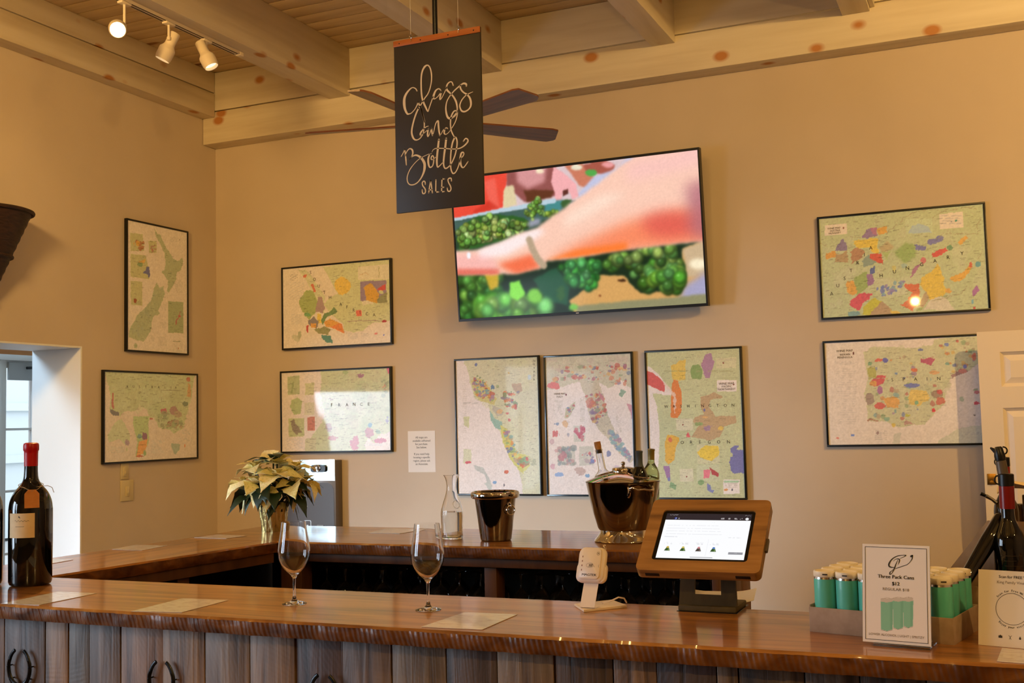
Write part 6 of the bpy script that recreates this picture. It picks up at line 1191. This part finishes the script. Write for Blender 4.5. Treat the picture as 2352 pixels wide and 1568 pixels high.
for k, (x, c) in enumerate(((110, (210, 180, 80)), (290, (210, 190, 90)), (470, (206, 136, 140)), (640, (90, 130, 200)))):
    A.poly([(x-12, 520), (x+12, 520), (x+16, 540), (x+34, 588), (x-34, 588), (x-16, 540)], (52, 84, 40) if k != 2 else (74, 64, 60), 0); A.poly([(x-12, 518), (x+12, 518), (x+14, 545), (x-14, 545)], c, 0); A.poly([(x+6, 548), (x+20, 560), (x+28, 586), (x+8, 586)], (150, 176, 100) if k != 2 else (140, 120, 110), 0, a=0.6); A.fine(x-50, 460, x+50, 490, 12, (190, 192, 200), 0.5); A.fine(x-40, 606, x+40, 612, 10, (200, 202, 210), 0.5)
A.rect(815, 588, 975, 624, (150, 150, 156)); A.fine(880, 603, 910, 612, 9, (230, 230, 234), 0.8); A.rect(390, 676, 650, 684, (120, 120, 126))
so = A.build('screen', M_screen, ti, 0.0); so.matrix_local = Mt @ Matrix.Translation((0, scy, -0.0036))
# stand: a folded sheet of grey stained wood with a rounded window
Ms = Matrix.Translation((0, 0.0, 0.016)) @ Matrix.Rotation(PI/2-math.radians(8), 4, 'X')
tp_ = lambda pts: pts
o1 = [(-0.080, 0.0), (0.080, 0.0), (0.072, 0.16), (-0.072, 0.16)]; i1 = [(-0.037, 0.030), (0.037, 0.030), (0.034, 0.152), (-0.034, 0.152)]
b = MB(); frame_prism(b, o1, i1, -0.010, 0.0, Ms); b.build('stand_column', M_tabbase, ti, 30)
b = MB(); b.box((0, 0.055, 0.009), (0.160, 0.135, 0.016), b=0.004); b.build('stand_base', M_tabbase, ti)
b = MB(); b.box((0.0, 0.06, 0.0008), (0.166, 0.15, 0.0015)); b.build('rubber_foot', M_blackplastic, ti, smooth=0)
b = MB(); b.box((0, 0.055, 0.190), (0.10, 0.03, 0.05), Matrix.Rotation(-0.3, 4, 'X'), b=0.004); b.build('hinge_block', M_tabbase, ti)
rp = thing('receipt_paper', 'curled white receipt strip sticking out behind the tablet stand', 'receipt', (4.77, -3.845, ZT+0.02))
b = MB(); v = []; f = []
for k in range(23):
    t = k/22; x = -0.105+0.185*t; lift = 0.012*max(0, (t-0.6)/0.4)**2+0.004*max(0, (0.2-t)/0.2); yb = 0.10+0.02*t
    v += [(x, yb-0.028, -0.018+lift), (x, yb+0.02, 0.010+lift), (x, yb+0.0206, 0.0098+lift), (x, yb-0.0274, -0.0186+lift)]
for k in range(22):
    o = 4*k
    for a in range(4): f.append((o+a, o+(a+1) % 4, o+4+(a+1) % 4, o+4+a))
f += [(0, 1, 2, 3), (88, 91, 90, 89)]; b.add(v, f); b.build('paper_strip', M_paper, rp, 60)

# card reader
cr = thing('card_reader', 'white contactless card reader on a bent metal strap stand', 'card reader', (4.448, -3.915, ZT))
ang = math.radians(-4)
Mr = Matrix.Rotation(ang, 4, 'Z') @ Matrix.Translation((-0.012, -0.010, 0.122)) @ Matrix.Rotation(PI/2-math.radians(20), 4, 'X')
def rsolid(w, h, r, z0, z1, M, ch=0.004):
    b = MB(); L = [(z0, -ch), (z0+ch, 0), (z1-ch, 0), (z1, -ch)]; n = None; v = []; f = []
    for z, d in L:
        P = rrect(w+2*d, h+2*d, r+d, 6); n = len(P); v += [(x, y, z) for x, y in P]
    for a in range(3):
        for i in range(n): f.append((a*n+i, a*n+(i+1) % n, (a+1)*n+(i+1) % n, (a+1)*n+i))
    f += [tuple(range(n))[::-1], tuple(range(3*n, 4*n))]; return b.add(v, f, M)
rsolid(0.084, 0.098, 0.020, -0.012, 0.006, Mr, 0.006).build('reader_body', M_cardwhite, cr, 50)
rsolid(0.064, 0.088, 0.012, 0.0055, 0.0105, Mr @ Matrix.Translation((-0.002, 0.002, 0)), 0.0015).build('raised_face', M_cardwhite, cr, 50)
rsolid(0.092, 0.058, 0.018, -0.015, 0.001, Mr @ Matrix.Translation((0, -0.021, 0)), 0.004).build('holder', M_cardwhite, cr, 50)
b = MB(); t2 = MB(); text(t2, 'MAGTEK', 0.0, -0.0335, 0.0092, 0.0107, sx=1.25, bold=0.03); b.add(t2.v, t2.f, Mr)
t2 = MB(); ribbon(t2, [(0.011*math.cos(a)-0.001, -0.004+0.0062*math.sin(a)) for a in np.linspace(0.5, 2*PI-0.5, 26)], [0.0006], 0.0108, 1); ribbon(t2, [(0.006, -0.001), (0.010, -0.0045), (0.013, -0.008)], [0.0008], 0.0108, 4)
for q in range(4): ribbon(t2, [(-0.004+0.0028*q, -0.004-0.0032), (-0.0028+0.0028*q, -0.004), (-0.004+0.0028*q, -0.004+0.0032)], [0.0014], 0.0108, 4)
ribbon(t2, [(0.021+0.0048*math.cos(a), 0.030+0.0048*math.sin(a)) for a in np.linspace(0, 2*PI, 22)], [0.0006], 0.0108, 1); ribbon(t2, [(0.0195, 0.028), (0.0198, 0.0325), (0.0225, 0.028), (0.0225, 0.0325)], [0.0008], 0.0108, 4); ribbon(t2, [(0.0265, -0.0085), (0.0245, -0.005), (0.0265, -0.0015)], [0.0007], 0.0108, 4)
b.add(t2.v, t2.f, Mr); b.build('printed_marks', M_ink, cr, 0)
for q in range(4):
    b = MB(); b.box((-0.0255, 0.020-0.0125*q, 0.0107), (0.0018, 0.0045, 0.0006), Mr); b.build('status_light', mat('dark_red_led', (110, 20, 20), 0.4), cr, 0)
b = MB(); pth = [(0, 0.062), (-0.022, 0.052), (-0.030, 0.03), (-0.038, 0.008), (-0.040, 0.003), (-0.034, 0.0015), (0.03, 0.0015)]
v = []; f = []
for y, z in [(0.012, 0.100), (0.002, 0.075), (-0.016, 0.040), (-0.030, 0.012), (-0.034, 0.004), (-0.030, 0.0022), (0.0, 0.0022)]: v += [(-0.022, y, z), (0.022, y, z), (0.022, y+0.0022, z-0.0004), (-0.022, y+0.0022, z-0.0004)]
for k in range(6):
    for a in range(4): f.append((4*k+a, 4*k+(a+1) % 4, 4*k+4+(a+1) % 4, 4*k+4+a))
f += [(0, 1, 2, 3), (24, 27, 26, 25)]; b.add(v, f, Matrix.Rotation(ang, 4, 'Z') @ Matrix.Translation((-0.014, -0.012, 0.0055))); b.build('strap', M_cardwhite, cr, 40)
b = MB(); b.prism([(4.360-4.44, -3.895+3.915), (4.422-4.44, -3.985+3.915), (4.512-4.44, -3.878+3.915), (4.440-4.44, -3.800+3.915)], 0.0006, 0.0066); b.build('base_plate', M_cardwhite, cr, 20)
b = MB(); b.tube([(0.0, 0.03, 0.010), (0.02, 0.035, 0.014), (0.045, 0.045, 0.026), (0.058, 0.055, 0.022), (0.06, 0.07, 0.008)], 0.0022, 8); b.build('cable', M_cardwhite, cr)

# tray of cans
TRAY = math.atan2(-4.165+4.09, 5.387-5.055)
ty = thing('cardboard_tray', 'grey cardboard tray holding teal cans on the near bar', 'cardboard tray', (5.055, -4.090, ZT), TRAY)
TWd, TD, THt = 0.340, 0.218, 0.060
for nm, c, d in (('tray_base', (TWd/2, TD/2, 0.0018), (TWd-0.004, TD-0.004, 0.003)), ('tray_wall', (TWd/2, 0.0015, THt/2), (TWd, 0.003, THt)), ('tray_wall', (TWd/2, TD-0.0015, THt/2), (TWd, 0.003, THt)), ('tray_wall', (0.0015, TD/2, THt/2+0.003), (0.003, TD-0.006, THt+0.004)), ('tray_wall', (TWd-0.0015, TD/2, THt/2), (0.003, TD-0.006, THt))):
    b = MB(); b.box(c, d, b=0.0006); b.build(nm, M_tray, ty)
c0 = None; ct, sn_ = math.cos(TRAY), math.sin(TRAY)
CANL = [['front left', 'second from the left in front', 'third from the left in front', 'fourth in front', 'fifth in front', 'front right'], None, None, None]
for r in range(4):
    for k in range(6):
        lx = 0.0325+0.055*k; ly = 0.0295+0.0530*r; x = 5.055+ct*lx-sn_*ly; y = -4.090+sn_*lx+ct*ly
        seen = (k < 3) or (k == 5)
        lab = 'teal can in the tray, %s row, %s' % (('front', 'second', 'third', 'back')[r], ('left end', 'second from the left', 'third from the left', 'third from the right', 'second from the right', 'right end')[k])
        if c0 is None:
            c0 = thing('drink_can', lab, 'drink can', (x, y, ZT+0.0036), 0, 'teal cans in the cardboard tray')
            lathe_part('can_body', [(0, 0.0), (0.021, 0.0), (0.0235, 0.004), (0.0265, 0.010), (0.0265, 0.122), (0.0262, 0.1235)], M_teal, c0, 32)
            lathe_part('can_shoulder', [(0.0262, 0.1236), (0.0255, 0.127), (0.0252, 0.1285), (0, 0.1285)], M_alu, c0, 32)
            lathe_part('carrier_cap', [(0, 0.1287), (0.0262, 0.1287), (0.0272, 0.131), (0.0272, 0.140), (0.0262, 0.1425), (0.0225, 0.1432), (0.0195, 0.1408), (0, 0.1405)], M_cream, c0, 32)
            b = MB(); b.box((0.004, -0.0272, 0.136), (0.012, 0.0008, 0.003)); b.build('cap_slot', M_ink, c0, 0)
        else: copy_tree(c0, (x, y, ZT+0.0036), (0, 0, rng.uniform(-0.3, 0.3)), lab)

# price card in an acrylic stand
def quad_frame(P0, P1, lean, h):
    dx, dy = P1[0]-P0[0], P1[1]-P0[1]; w = math.hypot(dx, dy); a = math.atan2(dy, dx); return w, a
w3, a3 = quad_frame((5.192, -4.203), (5.341, -4.224), 0, 0)
ps = thing('price_card', 'white Three Pack Cans price card standing before the can tray', 'sign', (5.192, -4.206, ZT), (0, 0, a3))
LEAN = math.radians(9); H3 = 0.2215; Mp = Matrix.Translation((w3/2, 0, 0.006)) @ Matrix.Rotation(PI/2-LEAN, 4, 'X')
b = MB(); b.box((0, H3/2, -0.0015), (w3, H3, 0.0018), Mp); b.build('card', M_paper, ps, 0)
pw_, ph_ = w3-0.002, H3-0.002
def card_pt(u, v):
    X = -pw_/2+pw_*u+w3/2; Y = ph_*(1-v)+0.001; q = PI/2-LEAN; ly = Y*math.cos(q); lz = 0.006+Y*math.sin(q)
    return np.stack([5.192+math.cos(a3)*X-math.sin(a3)*ly, -4.206+math.sin(a3)*X+math.cos(a3)*ly, ZT+lz], -1)
A = Art(pw_, ph_, 150, 222, card_pt, (1980, 1370, 12.06), (226, 208, 192), (226, 208, 192))
for (x0, x1, yt, yb) in ((520, 850, 100, 900), (860, 1140, 80, 850), (1150, 1410, 80, 810)):
    A.poly([(x0-8, yt+30), (x1+8, yt+30), (x1-4, yb), ((x0+x1)/2, yb+50), (x0+4, yb)], (104, 168, 130), 0); A.poly([(x1-70, yt+40), (x1+4, yt+40), (x1-6, yb), (x1-70, yb+20)], (84, 146, 108), 0, a=0.6, soft=14); A.poly([(x0, yt-50), (x1, yt-50), (x1+6, yt+30), ((x0+x1)/2, yt+60), (x0-6, yt+30)], (190, 172, 152), 0); A.line([(x0, yt-40), ((x0+x1)/2, yt-70), (x1, yt-40)], 16, (170, 150, 132))
    A.line([(x0+10, yb+20), ((x0+x1)/2, yb+55), (x1-10, yb+20)], 12, (120, 110, 100))
co = A.build('printed_picture', M_matte, ps, 0.0); co.matrix_local = Mp @ Matrix.Translation((0, H3/2, -0.0004))
b = MB(); t2 = MB(); e = 0.0062
frame_prism(t2, [(-w3/2+e, e), (w3/2-e, e), (w3/2-e, H3-e), (-w3/2+e, H3-e)], [(-w3/2+e+0.001, e+0.001), (w3/2-e-0.001, e+0.001), (w3/2-e-0.001, H3-e-0.001), (-w3/2+e+0.001, H3-e-0.001)], 0.0, 0.0003); text(t2, 'Three Pack Cans', 0, 0.1452, 0.0112, 0.0003, sx=1.05, bold=0.022); text(t2, '$12', 0, 0.1300, 0.0112, 0.0003, bold=0.03)
def cpt(P):
    o = []
    for x, y in P:
        px, py = 1980+x/12.06, 1250+y/12.06; k = np.argmin((A.X/12.06+1980-px)**2+(A.Y/12.06+1370-py)**2); j, i = divmod(k, A.nx+1); o.append((-pw_/2+pw_*i/A.nx, ph_*(1-j/A.ny)+0.001))
    return o
Uc = w3/158.0/12.06
for P, W_ in (([(1210, 303), (1130, 290), (1000, 310), (880, 370), (790, 450), (745, 540), (760, 600), (820, 630), (880, 630)], [26, 14, 22, 26, 32, 44, 44, 26, 14]), ([(1210, 305), (1150, 340), (1050, 390)], [20, 12, 8]), ([(870, 465), (930, 410), (1000, 395), (1040, 430), (1030, 490), (1000, 555)], [8, 12, 24, 32, 26, 8]), ([(985, 440), (940, 540), (900, 640), (870, 720), (820, 800), (772, 822), (772, 780), (820, 730), (880, 690), (1000, 640), (1130, 600), (1250, 560), (1340, 480), (1390, 390), (1402, 310)], [12, 24, 34, 26, 14, 30, 26, 12, 10, 16, 16, 14, 14, 22, 34]), ([(1365, 330), (1390, 318)], [56, 60])): ribbon(t2, cpt(P), [x*Uc for x in W_], 0.0003, 5)
b.add(t2.v, t2.f, Mp); b.build('lettering', M_ink, ps, 0)
b = MB(); t2 = MB(); text(t2, 'REGULAR $18', 0, 0.1180, 0.0088, 0.0003, sx=1.1); text(t2, 'LOWER ALCOHOL | LIGHT | SPRITZY', 0, 0.0162, 0.0072, 0.0003, sx=1.02); b.add(t2.v, t2.f, Mp); b.build('small_lettering', M_inkgrey, ps, 0)
b = MB(); b.box((0, H3/2, -0.0040), (w3+0.002, H3+0.002, 0.002), Mp); b.box((w3/2+0.012, 0.028, 0.0028), (w3-0.026, 0.075, 0.0045)); b.build('acrylic_stand', M_acrylic, ps, 0)

# tented Wi-Fi card
w4 = 0.152; a4 = math.atan2(-4.161+4.14, 5.53-5.436)
wf = thing('wifi_card', 'white tented Wi-Fi card at the right edge of the bar', 'sign', (5.436, -4.142, ZT), (0, 0, a4))
H4 = 0.168; L4 = math.radians(12); Mw = Matrix.Translation((w4/2, 0, 0.0005)) @ Matrix.Rotation(PI/2-L4, 4, 'X')
b = MB(); b.box((0, H4/2, -0.0006), (w4, H4, 0.0008), Mw); b.build('front_panel', M_paper, wf, 0)
Mw2 = Matrix.Translation((w4/2, 2*H4*math.sin(L4)+0.001, 0.0005)) @ Matrix.Rotation(PI/2+L4, 4, 'X'); b = MB(); b.box((0, H4/2, 0.0006), (w4, H4, 0.0008), Mw2); b.build('rear_panel', M_paper, wf, 0)
b = MB(); t2 = MB(); text(t2, 'Scan for FREE Wi-Fi', 0.004, H4-0.0165, 0.0088, 0.0002, bold=0.02)
cx_, cy_, R_ = -0.004, H4*0.50, 0.0345
ribbon(t2, [(cx_+R_*math.cos(a), cy_+R_*math.sin(a)) for a in np.linspace(0, 2*PI, 60)], [0.0009], 0.0002, 1)
def arc_text(s_, r, mid, span, size, up=True):
    n = len(s_)
    for i, ch in enumerate(s_):
        t = (i/(n-1)-0.5)*span; a = mid-t if up else mid+t
        if ch != ' ': text(t2, ch, cx_+r*math.cos(a), cy_+r*math.sin(a), size, 0.0002, rot=(a-PI/2 if up else a+PI/2), bold=0.02)
arc_text('Scan for Free Wi-Fi', R_+0.0035, PI/2, 1.75, 0.0066); arc_text('Enjoy your visit!', R_+0.0075, -PI/2, 1.45, 0.0066, False)
for k in range(3):
    x = -0.029+0.0205*k; y = 0.022
    if k == 0: t2.add([(x-0.004, y-0.0026, 0.0002), (x+0.004, y-0.0026, 0.0002), (x+0.004, y+0.0026, 0.0002), (x-0.004, y+0.0026, 0.0002)], [(0, 1, 2, 3)]); t2.add([(x-0.0015, y+0.0026, 0.0002), (x+0.0015, y+0.0026, 0.0002), (x+0.001, y+0.004, 0.0002), (x-0.001, y+0.004, 0.0002)], [(0, 1, 2, 3)])
    elif k == 1: ribbon(t2, [(x-0.003, y+0.004), (x, y), (x-0.002, y-0.004)], [0.0008], 0.0002, 4); ribbon(t2, [(x+0.003, y+0.004), (x, y), (x+0.002, y-0.004)], [0.0008], 0.0002, 4)
    else: t2.add([(x+0.0022*math.cos(a), y-0.001+0.0022*math.sin(a), 0.0002) for a in np.linspace(PI*0.9, 2.1*PI, 9)]+[(x, y+0.004, 0.0002)], [tuple(range(10))])
b.add(t2.v, t2.f, Mw); b.build('lettering', M_ink, wf, 0)
b = MB(); t2 = MB(); text(t2, 'King Family Vineyards', 0.002, H4-0.0285, 0.0086, 0.0002); b.add(t2.v, t2.f, Mw); b.build('small_lettering', M_inkgrey, wf, 0)

# bottles, carton and gifts at the right edge
ct_ = thing('carton', 'brown cardboard carton with a slanted back behind the cans', 'carton', (5.372, -3.922, ZT), (0, 0, TRAY))
for nm, c, d in (('carton_wall', (0.115, 0.0015, 0.05), (0.23, 0.003, 0.10)), ('carton_wall', (0.0015, 0.06, 0.055), (0.003, 0.112, 0.11)), ('carton_wall', (0.2285, 0.06, 0.055), (0.003, 0.112, 0.11)), ('carton_base', (0.115, 0.06, 0.002), (0.222, 0.112, 0.003))):
    b = MB(); b.box(c, d); b.build(nm, M_kraft, ct_, 0)
b = MB(); b.prism([(0, 0), (0.23, 0), (0.23, 0.25), (0.068, 0.25), (-0.035, 0.118), (-0.03, 0.08)], -0.1195, -0.1165, Matrix.Rotation(PI/2, 4, 'X')); b.build('slanted_back', M_kraft, ct_, 0)
BB = [(0, 0), (0.034, 0), (0.037, 0.004), (0.037, 0.195)]+smoothprof([(0.037, 0.197), (0.034, 0.218), (0.024, 0.240), (0.0165, 0.258), (0.0155, 0.275)], 4)+[(0.0152, 0.318), (0, 0.318)]
def stoppered(loc, rot, label, m, collar=True, label_m=None):
    t = thing('wine_bottle', label, 'wine bottle', loc, rot); lathe_part('bottle_body', BB, m, t, 36)
    if collar: lathe_part('red_collar', [(0.0158, 0.283), (0.0178, 0.283), (0.0178, 0.338), (0.0158, 0.338)], M_redfilm, t, 28)
    lathe_part('stopper', [(0, 0.319), (0.014, 0.319), (0.0150, 0.3385), (0.0185, 0.339), (0.0185, 0.366), (0.016, 0.368), (0, 0.368)], M_blackplastic, t, 28)
    b = MB(); b.tube([(-0.019-0.008*math.sin(a), 0, 0.353+0.010*math.cos(a)) for a in np.linspace(0, PI, 12)], 0.0018, 6); b.build('stopper_loop', M_blackplastic, t)
    return t
s1 = stoppered((5.512, -3.900, ZT+0.004), (0, 0, 0.3), 'upright black bottle with red collar and black stopper, in front at right', M_darkglass)
b = MB()
for k in range(7): on_cyl(b, 0.0376, -1.65, 0.172-0.012*k, [(-0.022+0.004*q, 0.0) for q in range(12 if k != 1 else 8)], 0.0008 if k != 5 else 0.006)
b.build('gold_print', mat('faint_gold_print', (84, 74, 54), 0.4, metal=0.5), s1, 0)
s2 = stoppered((5.507, -2.06, 0.9505), (0, 0, 0.2), 'brown bottle with white label on the display table behind the black bottle', M_brown_glass); s2.scale = (1.25, 1.25, 1.25)
b = curved_label(0.0374, -2.9, -1.5, 0.10, 0.165); b.build('label', M_paper, s2, 60)
b = MB(); b.tube([(-0.030, -0.012, 0.225), (-0.042, -0.012, 0.236), (-0.060, -0.012, 0.247)], [0.006, 0.005, 0.0065], 10); b.build('side_tap', M_chrome2, s2)
b = MB(); b.tube([(-0.061, -0.012, 0.2475), (-0.076, -0.012, 0.255)], [0.005, 0.0065], 10); b.build('tap_tip', M_iron, s2)
lz = thing('wine_bottle', 'small black bottle leaning neck down to the left behind the cans', 'wine bottle', (5.500, -3.872, ZT+0.262))
lz.rotation_euler = Vector((-0.47, -0.44, -0.74)).to_track_quat('Z', 'Y').to_euler()
lathe_part('bottle_body', [(0, 0), (0.018, 0), (0.0205, 0.004), (0.0205, 0.08), (0.019, 0.11), (0.0175, 0.15), (0.0165, 0.195), (0.0175, 0.197), (0.0175, 0.203), (0, 0.203)], M_darkglass, lz, 36)
pr = thing('wine_pourer', 'grey and black pouring stopper standing on the bottle tops at right', 'pourer', (5.506, -3.893, ZT+0.3725), (0.03, -0.12, 0))
lathe_part('pourer_tube', [(0, 0), (0.013, 0), (0.0125, 0.03), (0.0105, 0.032), (0, 0.032)], M_grey, pr, 20)
lathe_part('pourer_cap', [(0, 0.0325), (0.0125, 0.0325), (0.013, 0.044), (0.010, 0.062), (0.007, 0.066), (0, 0.066)], M_blackplastic, pr, 20)
b = MB(); b.tube([(-0.008, 0, 0.056), (-0.018, 0, 0.066)], [0.006, 0.002], 8); b.tube([(0.010+0.009*math.sin(a), 0, 0.055+0.009*math.cos(a)) for a in np.linspace(0, PI, 12)], 0.0018, 6); b.build('cap_loop', M_blackplastic, pr)
# merchandise table behind, with a wrapped gift basket and cards
mt_ = thing('display_table', 'dark display table beyond the bar at the right edge', 'table', (5.80, -1.75, 0))
b = MB(); b.box((0, 0, 0.935), (0.78, 0.5, 0.03), b=0.004); b.build('table_top', M_darkwood, mt_)
for sx_ in (-1, 1):
    for sy_ in (-1, 1):
        b = MB(); b.box((sx_*0.355, sy_*0.215, 0.46), (0.05, 0.05, 0.918), b=0.003); b.build('leg', M_darkwood, mt_)
gb = thing('gift_basket', 'cream wrapped gift basket on the display table behind the bottles', 'gift basket', (5.60, -1.72, 0.9505))
b = MB(); b.lathe([(0, 0), (0.095, 0), (0.115, 0.12), (0.110, 0.12), (0.09, 0.01), (0, 0.01)], 28); b.build('basket', M_sconce, gb)
b = MB(); b.box((0.02, -0.02, 0.18), (0.10, 0.06, 0.22), b=0.004); b.box((-0.05, 0.02, 0.16), (0.07, 0.07, 0.18), b=0.01); b.build('jars', M_brown_glass, gb)
v = []; f = []
for k in range(9):
    t = k/8; z = 0.305+0.025*math.sin(t*5)+0.01*t
    for i in range(5): v.append((-0.125+0.27*t, -0.10+0.2*i/4, z+0.012*math.sin(i*2+k)))
for k in range(8):
    for i in range(4): f.append((k*5+i, (k+1)*5+i, (k+1)*5+i+1, k*5+i+1))
nv = len(v); v += [(x, y, z-0.004) for x, y, z in v]; f += [tuple(nv+q for q in reversed(ff)) for ff in f]
b = MB(); b.add(v, f); b.build('cellophane_wrap', M_label, gb, 60)
for k, (x, z, w) in enumerate(((5.60, 0.9505, 0.07), (5.672, 0.9505, 0.062))):
    t = thing('label_card', ('printed cream card standing on the display table, left one', 'printed cream card standing on the display table, right one')[k], 'card', (x, -1.96, z), (0, 0, 0))
    b = MB(); b.box((0, 0, 0.085), (w, 0.02, 0.17), b=0.001); b.build('card_box', M_label, t); b = MB(); text(b, 'i', -w*0.2, 0.02, 0.03, 0); b2 = MB(); b2.add([(x_, -0.0105, 0.11+y_) for x_, y_, z_ in b.v], b.f); b2.box((0, -0.0106, 0.05), (w*0.5, 0.0004, 0.03)); b2.build('card_print', M_ink, t, 0)

# horseshoes nailed to the bar front
for i, (x, lab) in enumerate(((2.655, 'dark iron horseshoe on the bar front, leftmost, below the wax-topped bottle'), (3.219, 'dark iron horseshoe on the bar front under the menu left of the glasses'), (3.781, 'dark iron horseshoe on the bar front between the two wine glasses'))):
    t = thing('horseshoe', lab, 'horseshoe', (x, -4.279, 0.868), (PI/2, 0, 0), 'horseshoes on the bar front')
    P = []; Rr = []
    for k in range(31):
        q = k/30; a = -0.5*PI-0.0+(q-0.5)*2*PI*0.86; xx = 0.045*math.cos(a)*(1.0 if math.sin(a) < 0.3 else 0.96); yy = 0.045*math.sin(a)*1.28; P.append((xx, yy, 0.010)); Rr.append(0.0095-0.0035*abs(q-0.5)*2)
    b = MB(); b.tube(P, Rr, 8, flat=0.55, up=(0, 0, 1)); b.build('shoe', M_iron, t, 50)
    b = MB(); b.tube([(x_*1.0, y_, 0.0148) for x_, y_, z_ in P[4:27]], 0.0012, 5); b.build('crease', M_inner, t)
    for k in (6, 10, 20, 24):
        b = MB(); b.box((P[k][0], P[k][1], 0.004), (0.004, 0.004, 0.024), b=0.0008); b.build('nail', M_iron, t)
